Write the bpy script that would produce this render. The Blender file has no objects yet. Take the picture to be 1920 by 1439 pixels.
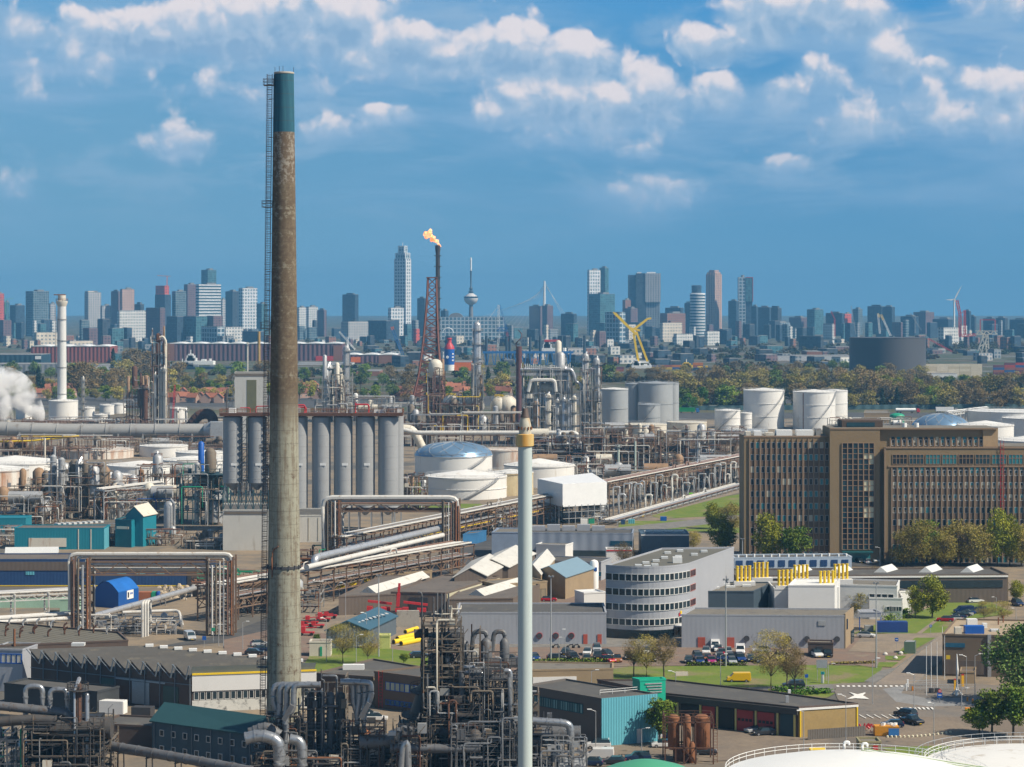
import bpy,math,random
from mathutils import Vector
SC=bpy.context.scene
COL=SC.collection
random.seed(7)
PI=math.pi
# ---- camera: a drone about 78 m above the ground, long lens, level, shifted down a little
FP,YH,HC=4400.0,568.0,78.0
cd=bpy.data.cameras.new('camera');cam=bpy.data.objects.new('camera',cd);COL.objects.link(cam)
cam.location=(0,0,HC);cam.rotation_euler=(PI/2,0,0)
cd.sensor_width=36.0;cd.lens=36.0*FP/1920.0
cd.shift_y=(YH-719.5)/1920.0
cd.clip_start=1.0;cd.clip_end=60000.0
SC.camera=cam
SC.render.engine='CYCLES'
SC.view_settings.view_transform='Standard';SC.view_settings.look='None'
SC.view_settings.exposure=0.3;SC.view_settings.gamma=1.0
SC.view_settings.use_curve_mapping=False
cy=SC.cycles
cy.max_bounces=5;cy.diffuse_bounces=2;cy.glossy_bounces=2;cy.transmission_bounces=2
cy.volume_bounces=5;cy.transparent_max_bounces=16;cy.caustics_reflective=False;cy.caustics_refractive=False
cy.sample_clamp_indirect=4.0
cy.use_denoising=True
SUN_AZ,SUN_EL=math.radians(112),math.radians(45)      # azimuth clockwise from the view axis
# ---------------- node helper
class NT:
 def __init__(s,tree):s.t=tree;s.n=tree.nodes;s.l=tree.links;s.dim='3D'
 def new(s,typ,**kw):
  n=s.n.new(typ)
  for k,v in kw.items():setattr(n,k,v)
  return n
 def put(s,sock,v):
  if hasattr(v,'is_output'):s.l.new(v,sock)
  elif isinstance(v,(tuple,list))and sock.type=='RGBA' and len(v)==3:sock.default_value=(*v,1)
  else:sock.default_value=v
 def m(s,op,a,b=0.0,c=0.0,clamp=False):
  n=s.n.new('ShaderNodeMath');n.operation=op;n.use_clamp=clamp
  for i,v in enumerate((a,b,c)):s.put(n.inputs[i],v)
  return n.outputs[0]
 def mix(s,f,a,b,mode='MIX'):
  n=s.n.new('ShaderNodeMixRGB');n.blend_type=mode
  s.put(n.inputs[0],f);s.put(n.inputs[1],a);s.put(n.inputs[2],b)
  return n.outputs[0]
 def comb(s,x,y,z=0.0):
  n=s.n.new('ShaderNodeCombineXYZ')
  for i,v in enumerate((x,y,z)):s.put(n.inputs[i],v)
  return n.outputs[0]
 def sep(s,v):
  n=s.n.new('ShaderNodeSeparateXYZ');s.l.new(v,n.inputs[0]);return n.outputs
 def noise(s,v,scale,detail=4.0,rough=0.55,dist=0.0):
  n=s.n.new('ShaderNodeTexNoise');n.noise_dimensions=s.dim;s.l.new(v,n.inputs['Vector'])
  n.inputs['Scale'].default_value=scale;n.inputs['Detail'].default_value=detail
  n.inputs['Roughness'].default_value=rough;n.inputs['Distortion'].default_value=dist
  return n.outputs[0]
 def rng(s,v,a,b,c=0.0,d=1.0,smooth=True):
  n=s.n.new('ShaderNodeMapRange');n.interpolation_type='SMOOTHSTEP' if smooth else 'LINEAR'
  for i,x in enumerate((v,a,b,c,d)):s.put(n.inputs[i],x)
  return n.outputs[0]
 def vm(s,op,a,b):
  n=s.n.new('ShaderNodeVectorMath');n.operation=op
  s.put(n.inputs[0],a);s.put(n.inputs[1],b);return n.outputs[0]
# ---------------- world: sky texture, with a blue spring sky and cumulus above the horizon
def make_world():
 w=bpy.data.worlds.new('World');SC.world=w;w.use_nodes=True
 t=NT(w.node_tree);t.n.clear();t.dim='2D';w.cycles.sampling_method='MANUAL';w.cycles.sample_map_resolution=512
 out=t.new('ShaderNodeOutputWorld');bg=t.new('ShaderNodeBackground');t.l.new(bg.outputs[0],out.inputs[0])
 sky=t.new('ShaderNodeTexSky');sky.sky_type='NISHITA';sky.sun_disc=False
 sky.sun_elevation=SUN_EL;sky.sun_rotation=SUN_AZ;sky.air_density=1.3;sky.dust_density=0.6;sky.ozone_density=2.0
 tc=t.new('ShaderNodeTexCoord');d=tc.outputs['Generated']
 x,y,z=t.sep(d)
 az=t.m('ARCTAN2',x,y);el=t.m('ARCSINE',z)
 u=t.m('MULTIPLY_ADD',az,44.0,0.0)          # hundreds of photo pixels per unit, to keep numbers small
 v=t.m('MULTIPLY',el,44.0)
 p=t.comb(u,v,0.0)
 wn=t.new('ShaderNodeTexNoise');wn.noise_dimensions='2D';t.l.new(p,wn.inputs['Vector']);wn.inputs['Scale'].default_value=1.3;wn.inputs['Detail'].default_value=3.0
 wp=t.vm('ADD',p,t.vm('MULTIPLY',t.vm('SUBTRACT',wn.outputs['Color'],(0.5,0.5,0.5)),(0.45,0.38,0.0)))
 def billow(v):
  o=t.new('ShaderNodeTexVoronoi');o.voronoi_dimensions='2D';o.feature='SMOOTH_F1';o.normalize=True;t.l.new(v,o.inputs['Vector'])
  for k_,x_ in(('Scale',1.35),('Detail',2.0),('Roughness',0.42),('Lacunarity',2.3),('Smoothness',0.6)):o.inputs[k_].default_value=x_
  return t.m('MULTIPLY_ADD',o.outputs['Distance'],-1.6,1.25)
 off=t.vm('ADD',wp,(0.13,0.16,0.0))                       # one step nearer the sun
 fb=t.m('MULTIPLY_ADD',billow(wp),0.55,t.m('MULTIPLY',t.noise(wp,0.8,8.0,0.6),0.5))
 fbs=t.m('MULTIPLY_ADD',billow(off),0.55,t.m('MULTIPLY',t.noise(off,0.8,8.0,0.6),0.5))
 st=t.noise(t.comb(t.m('MULTIPLY_ADD',u,0.22,31.0),v),0.62,6.0,0.58,0.3)
 st2=t.noise(t.comb(t.m('MULTIPLY_ADD',u,0.30,77.0),v),1.1,6.0,0.6,0.3)
 blobs=[  # centre (photo px), half sizes, weight
  (300,75,170,48,1.0),(455,60,130,65,1.1),(560,35,70,60,1.0),(640,55,110,60,1.1),(740,95,100,45,1.0),(820,118,45,30,.8),
  (905,100,60,50,.9),(975,110,75,62,1.1),(1070,125,90,60,1.1),(1050,195,110,48,1.0),(1150,215,85,45,1.0),(1215,180,62,60,1.0),
  (1330,98,60,36,1.0),(1345,175,55,45,.85),(1440,35,75,48,1.1),(1530,20,70,50,.95),(1610,45,60,45,.9),(1665,122,48,40,.9),
  (1745,135,28,25,.8),(1875,195,62,52,1.0),(1620,228,80,40,.75),(1780,240,90,35,.7),(1900,240,60,40,.9),
  (335,280,62,36,.8),(720,216,50,20,.8),(640,250,70,26,.6),(1470,318,45,26,.65),(1240,360,60,30,.7),(1160,370,60,22,.5),(60,85,140,50,.5),(130,190,120,22,.35),
  (150,130,230,45,.42),(420,170,260,40,.40),(1120,262,210,30,.45),(1700,210,190,70,.42),(1200,285,60,22,.55),(940,225,60,25,.55),(40,355,50,30,.45),(1860,20,90,30,.5),(1540,150,50,45,.6),(1460,180,60,40,.55)]
 S=U=None
 for bx,by,rx,ry,wt in blobs:
  du=t.m('MULTIPLY',t.m('SUBTRACT',u,(bx-960)/100.0),100.0/rx)
  dv=t.m('MULTIPLY',t.m('SUBTRACT',v,(YH-by)/100.0),100.0/ry)
  dw=t.m('SUBTRACT',dv,0.55);d2=t.m('MULTIPLY',du,du)
  g=t.m('MULTIPLY',t.m('EXPONENT',t.m('MULTIPLY',t.m('MULTIPLY_ADD',dv,dv,d2),-0.75)),wt)
  h=t.m('MULTIPLY',t.m('EXPONENT',t.m('MULTIPLY',t.m('MULTIPLY_ADD',dw,dw,d2),-0.75)),wt)
  S=g if S is None else t.m('MAXIMUM',S,g);U=h if U is None else t.m('MAXIMUM',U,h)
 front=t.rng(t.m('ABSOLUTE',az),0.26,0.5,0.0,1.0)     # the rest of the sky carries scattered cloud too
 S=t.m('ADD',S,t.m('MULTIPLY',t.rng(t.noise(p,0.14,3.0),0.5,0.7),t.m('MULTIPLY',front,0.6)))
 den=t.m('ADD',t.m('MULTIPLY',S,1.45),t.m('MULTIPLY',t.m('SUBTRACT',fb,0.60),1.55))
 top=t.m('SUBTRACT',U,S)
 cl=t.rng(den,0.46,t.rng(top,-0.25,0.20,1.35,0.80))
 lit=t.m('ADD',t.m('MULTIPLY_ADD',t.m('SUBTRACT',fb,fbs),1.7,0.54),t.m('MULTIPLY',top,1.05),clamp=True)
 veil=t.rng(t.m('ADD',t.m('MULTIPLY',S,0.35),st),0.40,0.80);veil2=t.rng(st2,0.48,0.72)
 ramp=t.new('ShaderNodeValToRGB')
 cr=ramp.color_ramp;cr.elements[0].position=0.0;cr.elements[1].position=1.0
 cr.elements[0].color=(0.150,0.335,0.480,1);cr.elements[1].color=(0.050,0.265,0.560,1)
 e=cr.elements.new(0.30);e.color=(0.105,0.285,0.460,1)
 e=cr.elements.new(0.62);e.color=(0.092,0.280,0.490,1)
 t.l.new(t.m('MULTIPLY',v,1/6.2,clamp=True),ramp.inputs[0])
 sidew=t.rng(u,-7.0,6.0,0.0,1.0,False)
 air=t.mix(sidew,t.mix(0.38,ramp.outputs[0],(0.185,0.345,0.47)),t.mix(0.25,ramp.outputs[0],(0.04,0.19,0.42)))
 hi=t.rng(v,0.8,3.0)
 base=t.mix(t.m('MULTIPLY',veil,t.m('MULTIPLY_ADD',hi,0.72,0.24)),air,(0.215,0.365,0.545))
 base=t.mix(t.m('MULTIPLY',veil2,t.m('MULTIPLY',hi,0.5)),base,(0.27,0.40,0.55))
 ccol=t.mix(t.rng(lit,0.0,0.45),(0.205,0.345,0.515),(0.315,0.430,0.570));ccol=t.mix(t.rng(lit,0.38,0.95),ccol,(0.66,0.62,0.645))
 low=t.rng(v,1.2,4.0,0.35,0.97)
 cust=t.mix(t.m('MULTIPLY',cl,low),base,ccol)
 nsk=t.mix(1.0,sky.outputs[0],(0.058,0.058,0.058),'MULTIPLY')
 k=t.rng(el,0.16,0.42,1.0,0.0)
 fin=t.mix(k,nsk,cust)
 t.l.new(fin,bg.inputs[0]);bg.inputs[1].default_value=1.0
make_world()
sl=bpy.data.lights.new('sun','SUN');so=bpy.data.objects.new('sun',sl);COL.objects.link(so)
sl.energy=5.0;sl.angle=math.radians(0.5);sl.color=(1.0,0.90,0.74)
sd=Vector((math.sin(SUN_AZ)*math.cos(SUN_EL),math.cos(SUN_AZ)*math.cos(SUN_EL),math.sin(SUN_EL)))
so.rotation_euler=(-sd).to_track_quat('-Z','Y').to_euler();so.location=(300,0,900)
# ---------------- photo pixels to places on the site plan
def P(px,py,Y):return Vector(((px-960)*Y/FP,Y,HC-(py-YH)*Y/FP))
def GY(py,z=0.0):return(HC-z)*FP/(py-YH)
def R(px,py,z=0.0):return P(px,py,GY(py,z))
def G(px,py):return R(px,py,0.0)
def S(Y):return Y/FP
def V(*a):return Vector(a)
# ---------------- mesh builder
class MB:
 def __init__(s):s.v=[];s.f=[];s.mi=[];s.sm=[];s.k=0
 def add(s,vs,fs,smooth=False):
  o=len(s.v);s.v.extend(vs)
  for f in fs:s.f.append([i+o for i in f]);s.mi.append(s.k);s.sm.append(smooth)
  return s
 def mat(s,k):s.k=k;return s
 def poly(s,pts):return s.add([Vector(p)for p in pts],[list(range(len(pts)))])
 def prism(s,pts,z0,z1,cap=True):
  n=len(pts)
  a=sum(pts[i][0]*pts[(i+1)%n][1]-pts[(i+1)%n][0]*pts[i][1]for i in range(n))
  if a<0:pts=pts[::-1]
  z1s=z1 if isinstance(z1,(list,tuple))else[z1]*n
  if a<0 and isinstance(z1,(list,tuple)):z1s=list(z1)[::-1]
  vs=[V(p[0],p[1],z0)for p in pts]+[V(p[0],p[1],z1s[i])for i,p in enumerate(pts)]
  fs=[[i,(i+1)%n,n+(i+1)%n,n+i]for i in range(n)]
  if cap:fs+=[list(range(n,2*n)),list(range(n-1,-1,-1))]
  return s.add(vs,fs)
 def box(s,c,d,rz=0.0):
  cx,cy_,cz=c;hx,hy,hz=d[0]/2,d[1]/2,d[2]/2;ca,sa=math.cos(rz),math.sin(rz)
  vs=[V(cx+x*ca-y*sa,cy_+x*sa+y*ca,cz+z)for z in(-hz,hz)for x,y in((-hx,-hy),(hx,-hy),(hx,hy),(-hx,hy))]
  return s.add(vs,[[0,1,5,4],[1,2,6,5],[2,3,7,6],[3,0,4,7],[4,5,6,7],[3,2,1,0]])
 def bx(s,c,d,rz=0.0):          # box standing on its base centre
  return s.box((c[0],c[1],c[2]+d[2]/2),d,rz)
 def rev(s,c,prof,n=20,cap0=True,cap1=True,smooth=True):   # lathe about z: prof = [(r, z)]
  vs=[];fs=[]
  for r,z in prof:
   for i in range(n):
    a=2*PI*i/n;vs.append(V(c[0]+r*math.cos(a),c[1]+r*math.sin(a),c[2]+z))
  for j in range(len(prof)-1):
   for i in range(n):fs.append([j*n+i,j*n+(i+1)%n,(j+1)*n+(i+1)%n,(j+1)*n+i])
  s.add(vs,fs,smooth);o=len(s.v)-len(vs)
  if cap0:s.f.append([o+i for i in range(n-1,-1,-1)]);s.mi.append(s.k);s.sm.append(False)
  if cap1:s.f.append([o+(len(prof)-1)*n+i for i in range(n)]);s.mi.append(s.k);s.sm.append(False)
  return s
 def cyl(s,c,r,h,n=16,r2=None):return s.rev(c,[(r,0),(r if r2 is None else r2,h)],n)
 def tube(s,pts,r,n=6,r2=None):
  pts=[Vector(p)for p in pts];m=len(pts);vs=[];fs=[]
  for i,p in enumerate(pts):
   a=(pts[i]-pts[i-1]).normalized()if i else None;b=(pts[i+1]-pts[i]).normalized()if i<m-1 else None
   t=((a or b)+(b or a));t=t.normalized()if t.length>1e-6 else(a or b)
   u=t.cross(V(0,0,1));u=u.normalized()if u.length>1e-4 else V(1,0,0)
   w=u.cross(t).normalized();rr=r if r2 is None else r+(r2-r)*i/(m-1)
   k=1.0
   if a is not None and b is not None:
    k=1.0/max(0.5,(t.dot(a)))
   for j in range(n):
    q=2*PI*(j+.5)/n
    vs.append(p+u*(rr*k*math.cos(q))+w*(rr*k*math.sin(q)))
  for i in range(m-1):
   for j in range(n):fs.append([i*n+j,i*n+(j+1)%n,(i+1)*n+(j+1)%n,(i+1)*n+j])
  s.add(vs,fs,n>4);o=len(s.v)-len(vs)
  for f in([o+j for j in range(n-1,-1,-1)],[o+(m-1)*n+j for j in range(n)]):s.f.append(f);s.mi.append(s.k);s.sm.append(False)
  return s
 def bar(s,a,b,w):return s.tube([a,b],w*0.71,4)
 def build(s,name,mats,parent=None,org=None,link=True):
  if org is None:org=Vector(parent.location)if parent is not None else(sum(s.v,Vector())/max(1,len(s.v)))
  if org is not None and parent is None:org=V(org[0],org[1],min(v.z for v in s.v))if s.v else org
  me=bpy.data.meshes.new(name)
  me.from_pydata([(v.x-org.x,v.y-org.y,v.z-org.z)for v in s.v],[],s.f)
  for m in(mats if isinstance(mats,(list,tuple))else[mats]):me.materials.append(m)
  me.polygons.foreach_set('material_index',s.mi);me.polygons.foreach_set('use_smooth',s.sm)
  me.update()
  if any(s.sm):me.set_sharp_from_angle(angle=0.7)
  o=bpy.data.objects.new(name,me)
  if parent is None:o.location=org
  else:o.parent=parent;o.location=org-root_of(parent)
  COL.objects.link(o)
  return o
def root_of(o):
 p=Vector((0,0,0))
 while o is not None:p+=Vector(o.location);o=o.parent
 return p
# parts are built with org = the place of their thing, so a part sits at its thing's origin
def part(mb,name,mats,parent,label=None):
 o=mb.build(name,mats,parent,root_of(parent))
 if label:o['label']=label
 return o
def tag(o,label,cat,group=None,kind=None):
 if label:o['label']=label
 if cat:o['category']=cat
 if group:o['group']=group
 if kind:o['kind']=kind
 return o
LABELS=set()
def thing(name,label,cat,loc,group=None):
 o=bpy.data.objects.new(name,None);o.empty_display_size=1.0;COL.objects.link(o);o.location=loc
 return tag(o,label,cat,group)
def solo(mb,name,mats,label,cat,group=None):return tag(mb.build(name,mats),label,cat,group)
def struct(mb,name,mats):o=mb.build(name,mats);o['kind']='structure';return o
def copy_tree(o,loc=None,rz=None,sc=None,label=None,group=None):
 def rec(a,par):
  c=a.copy();COL.objects.link(c)
  if par is not None:c.parent=par
  for ch in a.children:rec(ch,c)
  return c
 c=rec(o,None)
 if loc is not None:c.location=loc
 if rz is not None:c.rotation_euler=(0,0,rz)
 if sc is not None:c.scale=sc if isinstance(sc,(tuple,list))else(sc,sc,sc)
 if label:c['label']=label
 if group:c['group']=group
 return c
ORD=['first','second','third','fourth','fifth','sixth','seventh','eighth','ninth','tenth','eleventh','twelfth','thirteenth','fourteenth','fifteenth','sixteenth','seventeenth','eighteenth','nineteenth','twentieth',
       'twenty-first','twenty-second','twenty-third','twenty-fourth','twenty-fifth','twenty-sixth','twenty-seventh','twenty-eighth','twenty-ninth','thirtieth']+['thirty-'+w for w in 'first second third fourth fifth sixth seventh eighth ninth'.split()]+['fortieth']+['forty-'+w for w in 'first second third fourth fifth sixth seventh eighth ninth'.split()]
# ---------------- materials
MC={}
def mk(name):
 m=bpy.data.materials.new(name);m.use_nodes=True
 t=NT(m.node_tree);b=m.node_tree.nodes['Principled BSDF']
 return m,t,b
def objco(t):
 tc=t.new('ShaderNodeTexCoord');oi=t.new('ShaderNodeObjectInfo')
 off=t.comb(t.m('MULTIPLY',oi.outputs['Random'],37.0),t.m('MULTIPLY',oi.outputs['Random'],91.0),0.0)
 return t.vm('ADD',tc.outputs['Object'],off),tc
def pm(name,col,rough=0.75,metal=0.0,var=0.25,sc=0.35,dirt=None,streak=None,bump=0.0,corr=None,em=None,rnd=0.0):
 """weathered paint / concrete / steel: colour varied by two noises; dirt = (colour, amount); streak = (colour, amount, scale);
 corr = (pitch, depth) ribs of corrugated sheet across x+y"""
 if name in MC:return MC[name]
 m,t,b=mk(name);co,tc=objco(t)
 n1=t.noise(co,sc,5.0,0.6);n2=t.noise(co,sc*9,3.0,0.6)
 f=t.m('MULTIPLY_ADD',t.m('SUBTRACT',t.m('ADD',t.m('MULTIPLY',n1,0.65),t.m('MULTIPLY',n2,0.35)),0.5),var*3.2,1.0)
 c=t.mix(1.0,(*col,1),t.comb(f,f,f),'MULTIPLY')
 if rnd:
  oi=t.new('ShaderNodeObjectInfo');g=t.m('MULTIPLY_ADD',oi.outputs['Random'],rnd*2,1-rnd)
  c=t.mix(1.0,c,t.comb(g,g,g),'MULTIPLY')
 if dirt:
  k=t.rng(t.noise(co,sc*2.3,6.0,0.65,0.4),0.62-dirt[1]*0.25,0.72)
  c=t.mix(k,c,dirt[0])
 if streak:
  x,y,z=t.sep(co)
  k=t.rng(t.noise(t.comb(t.m('MULTIPLY',x,streak[2]),t.m('MULTIPLY',y,streak[2]),t.m('MULTIPLY',z,streak[2]*0.12)),1.0,5.0,0.65),0.68-streak[1]*0.3,0.75)
  c=t.mix(k,c,streak[0])
 t.l.new(c,b.inputs['Base Color'])
 b.inputs['Roughness'].default_value=rough;b.inputs['Metallic'].default_value=metal
 if corr:
  x,y,z=t.sep(tc.outputs['Object'])
  wv=t.m('SINE',t.m('MULTIPLY',t.m('ADD',x,y),2*PI/corr[0]))
  bn=t.new('ShaderNodeBump');bn.inputs['Strength'].default_value=1.0;bn.inputs['Distance'].default_value=corr[1]
  t.l.new(wv,bn.inputs['Height']);t.l.new(bn.outputs[0],b.inputs['Normal'])
 elif bump:
  bn=t.new('ShaderNodeBump');bn.inputs['Strength'].default_value=bump;bn.inputs['Distance'].default_value=0.1
  t.l.new(n2,bn.inputs['Height']);t.l.new(bn.outputs[0],b.inputs['Normal'])
 if em:b.inputs['Emission Color'].default_value=(*em[0],1);b.inputs['Emission Strength'].default_value=em[1]
 MC[name]=m;return m
def facade(name,wall,glass,bay=4.0,storey=3.6,ww=0.6,wh=0.55,var=0.5,rough=0.45,hband=0.0,slab=None):
 """wall with a grid of panes; each pane gets its own tone"""
 if name in MC:return MC[name]
 m,t,b=mk(name);tc=t.new('ShaderNodeTexCoord');ge=t.new('ShaderNodeNewGeometry')
 x,y,z=t.sep(tc.outputs['Object']);vt=t.new('ShaderNodeVectorTransform');vt.vector_type='NORMAL';vt.convert_from='WORLD';vt.convert_to='OBJECT'
 t.l.new(ge.outputs['Normal'],vt.inputs[0]);nx,ny,nz=t.sep(vt.outputs[0])
 side=t.m('GREATER_THAN',t.m('ABSOLUTE',nx),t.m('ABSOLUTE',ny))
 u=t.m('ADD',t.m('MULTIPLY',side,y),t.m('MULTIPLY',t.m('SUBTRACT',1.0,side),x))
 a=t.m('DIVIDE',u,bay);c=t.m('DIVIDE',z,storey)
 fu=t.m('FRACT',a);fv=t.m('FRACT',c)
 k=t.m('MULTIPLY',t.m('LESS_THAN',t.m('ABSOLUTE',t.m('SUBTRACT',fu,0.5)),ww/2),t.m('LESS_THAN',t.m('ABSOLUTE',t.m('SUBTRACT',fv,0.5)),wh/2))
 k=t.m('MULTIPLY',k,t.m('LESS_THAN',t.m('ABSOLUTE',nz),0.5))
 wn=t.new('ShaderNodeTexWhiteNoise');t.l.new(t.comb(t.m('FLOOR',a),t.m('FLOOR',c),side),wn.inputs['Vector'])
 g=t.m('MULTIPLY_ADD',t.m('SUBTRACT',wn.outputs['Value'],0.4),var*2,1.0)
 gc=t.mix(1.0,(*glass,1),t.comb(g,g,g),'MULTIPLY')
 n=t.noise(tc.outputs['Object'],0.06,4.0);f=t.m('MULTIPLY_ADD',t.m('SUBTRACT',n,0.5),0.6,1.0)
 wc=t.mix(1.0,(*wall,1),t.comb(f,f,f),'MULTIPLY')
 t.l.new(t.mix(k,wc,gc),b.inputs['Base Color'])
 t.l.new(t.m('MULTIPLY_ADD',k,-rough,0.8),b.inputs['Roughness'])
 MC[name]=m;return m
# ---------------- ground, roads, grass
def ground_mat():
 m,t,b=mk('ground');tc=t.new('ShaderNodeTexCoord');p=t.new('ShaderNodeNewGeometry').outputs['Position']
 x,y,z=t.sep(p)
 big=t.noise(p,0.012,5.0,0.6);mid=t.noise(p,0.09,5.0,0.62);fine=t.noise(p,1.1,4.0,0.6)
 near=t.mix(t.rng(mid,0.38,0.62),(0.255,0.195,0.13),(0.165,0.14,0.11))
 near=t.mix(t.rng(big,0.52,0.62),near,(0.105,0.10,0.09))
 far=t.mix(t.rng(t.noise(p,0.01,5.0,0.6),0.42,0.58),(0.05,0.065,0.022),(0.095,0.072,0.04))
 far=t.mix(t.rng(t.noise(p,0.02,3.0),0.58,0.62),far,(0.16,0.16,0.155))
 c=t.mix(t.rng(y,1500,1750),near,far)
 f=t.m('MULTIPLY_ADD',t.m('SUBTRACT',fine,0.5),0.5,1.0)
 t.l.new(t.mix(1.0,c,t.comb(f,f,f),'MULTIPLY'),b.inputs['Base Color']);b.inputs['Roughness'].default_value=0.9
 return m
g=MB();g.poly([(-9000,-200,0),(9000,-200,0),(9000,14000,0),(-9000,14000,0)])
struct(g,'ground',ground_mat())
def surf_mat(name,a,b_,sc=0.25,fine=2.0,c3=None,rough=0.9):
 m,t,b=mk(name);tc=t.new('ShaderNodeTexCoord');p=tc.outputs['Object']
 c=t.mix(t.rng(t.noise(p,sc,5.0,0.6),0.38,0.62),a,b_)
 if c3:c=t.mix(t.rng(t.noise(p,sc*0.5,5.0,0.65,0.5),0.52,0.66),c,c3)
 c=t.mix(t.m('MULTIPLY',t.rng(t.noise(p,0.6,5.0,0.7,1.5),0.58,0.70),0.35),c,(0.07,0.065,0.055))
 f=t.m('MULTIPLY_ADD',t.m('SUBTRACT',t.noise(p,fine,4.0,0.65),0.5),0.8,1.0)
 t.l.new(t.mix(1.0,c,t.comb(f,f,f),'MULTIPLY'),b.inputs['Base Color']);b.inputs['Roughness'].default_value=rough
 return m
GRASS=surf_mat('grass',(0.105,0.165,0.012),(0.15,0.19,0.02),0.15,1.5,(0.20,0.17,0.08))
ASPH=surf_mat('asphalt',(0.055,0.056,0.06),(0.08,0.08,0.08),0.2,2.0)
BRICKP=surf_mat('brick_paving',(0.205,0.14,0.105),(0.175,0.13,0.105),0.3,3.0,(0.22,0.175,0.13))
PAVE=surf_mat('grey_paving',(0.20,0.19,0.175),(0.155,0.15,0.14),0.3,3.0)
TAN=surf_mat('sandy_paving',(0.255,0.205,0.15),(0.21,0.17,0.13),0.2,2.0,(0.165,0.145,0.12))
WHITE=surf_mat('road_paint',(0.78,0.77,0.73),(0.66,0.65,0.62),1.0,4.0)
DIRT=surf_mat('bare_soil',(0.30,0.235,0.16),(0.24,0.20,0.15),0.1,1.0,(0.17,0.15,0.12))
ZL=[0.02]
def sheet(name,pix,mat,kind='structure',z=None,skirt=0.0):
 """a ground sheet whose corners are given in photo pixels"""
 if z is None:ZL[0]+=0.004;z=ZL[0]
 mb=MB();pts=[R(x,y,z)for x,y in pix]
 a=sum(pts[i].x*pts[(i+1)%len(pts)].y-pts[(i+1)%len(pts)].x*pts[i].y for i in range(len(pts)))
 if a<0:pts=pts[::-1]
 if skirt:mb.prism(pts,z-skirt-0.1,z)
 else:mb.poly(pts)
 o=mb.build(name,mat);o['kind']=kind;return o
# green strips, roads and yards around the offices and the gate
for pts in([(0,770),(1920,752),(1920,738),(0,742)],):
 sheet('motorway',pts,ASPH)
sheet('motorway_verge',[(1240,788),(1940,780),(1940,774),(1240,774)],ASPH)
for pts in([(755,905),(800,905),(800,924),(755,924)],[(740,945),(900,945),(930,958),(740,958)],
   [(1185,957),(1400,925),(1400,965),(1240,973)],[(1160,978),(1400,974),(1400,1000),(1160,992)]):
 sheet('lawn',pts,GRASS)
sheet('pipe_track',[(1110,978),(1395,898),(1395,922),(1180,978)],TAN)
sheet('access_road',[(1150,990),(1400,965),(1400,975),(1180,1000)],PAVE)
# road that runs up under the pipe racks on the left
sheet('road',[(280,1215),(420,1190),(700,1085),(900,1010),(980,985),(1010,995),(880,1060),(700,1130),(520,1180),(420,1205)],ASPH)
sheet('side_road',[(420,1200),(520,1178),(860,1205),(880,1240),(600,1235),(420,1232)],BRICKP)
sheet('works_yard',[(560,1120),(960,1120),(980,1215),(760,1215),(560,1180)],TAN)
sheet('back_yard',[(1005,1118),(1150,1080),(1200,1140),(1060,1150),(985,1150)],BRICKP)
# visitors' car park, lawns, gate roads
sheet('car_park',[(940,1195),(1610,1195),(1640,1225),(1600,1248),(1300,1248),(1150,1250),(900,1262)],BRICKP)
sheet('forecourt',[(940,1196),(1540,1196),(1500,1212),(940,1214)],PAVE)
sheet('lawn',[(590,1215),(690,1212),(800,1225),(830,1262),(560,1262)],GRASS)
sheet('lawn',[(1100,1262),(1180,1250),(1560,1247),(1655,1250),(1640,1278),(1455,1290),(1100,1300)],GRASS)
sheet('lawn',[(1000,1240),(1160,1238),(1150,1246),(1000,1246)],GRASS)
sheet('office_road',[(1080,1300),(1460,1287),(1620,1280),(1630,1292),(1570,1297),(1330,1302),(1080,1315)],PAVE)
sheet('fire_station_yard',[(1090,1345),(1300,1320),(1620,1345),(1920,1300),(1920,1400),(1500,1420),(1080,1439)],surf_mat('worn_brick_yard',(0.17,0.135,0.105),(0.215,0.17,0.125),0.06,1.0,(0.125,0.11,0.095)))
sheet('gate_square',[(1560,1283),(1660,1278),(1700,1270),(1920,1290),(1920,1345),(1600,1345),(1570,1310)],surf_mat('square_asphalt',(0.19,0.16,0.13),(0.155,0.14,0.125),0.1,1.5))
sheet('gate_loop_road',[(1655,1292),(1700,1284),(1690,1300),(1740,1310),(1850,1308),(1850,1322),(1740,1325),(1680,1316)],surf_mat('grey_asphalt',(0.25,0.25,0.25),(0.21,0.21,0.21),0.1,1.5))
sheet('works_road',[(1640,1283),(1715,1283),(1768,1236),(1790,1200),(1768,1180),(1755,1196),(1735,1216)],surf_mat('road_concrete',(0.255,0.21,0.165),(0.215,0.18,0.15),0.1,1.5))
sheet('brick_forecourt',[(1560,1248),(1655,1222),(1690,1222),(1640,1252),(1600,1246)],BRICKP)
sheet('yard',[(1590,1222),(1620,1190),(1770,1184),(1755,1198),(1700,1225)],TAN)
sheet('footpath',[(1620,1278),(1650,1258),(1680,1252),(1668,1262),(1640,1280)],PAVE)
sheet('lawn',[(1690,1160),(1780,1125),(1860,1130),(1900,1150),(1790,1165),(1770,1186),(1725,1188),(1600,1188),(1640,1172)],GRASS)
sheet('lawn',[(1716,1196),(1755,1196),(1700,1226),(1680,1226)],GRASS)
sheet('lawn',[(1660,1230),(1700,1230),(1688,1238),(1660,1237)],GRASS)
sheet('lawn',[(1648,1242),(1685,1242),(1672,1251),(1645,1250)],GRASS)
sheet('footpath',[(1718,1188),(1728,1188),(1760,1163),(1752,1163)],TAN)
sheet('hedge_bed',[(1440,1292),(1500,1292),(1566,1300),(1550,1309),(1440,1307)],GRASS)
sheet('lawn',[(1650,1402),(1780,1398),(1790,1425),(1700,1425)],GRASS)
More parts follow.
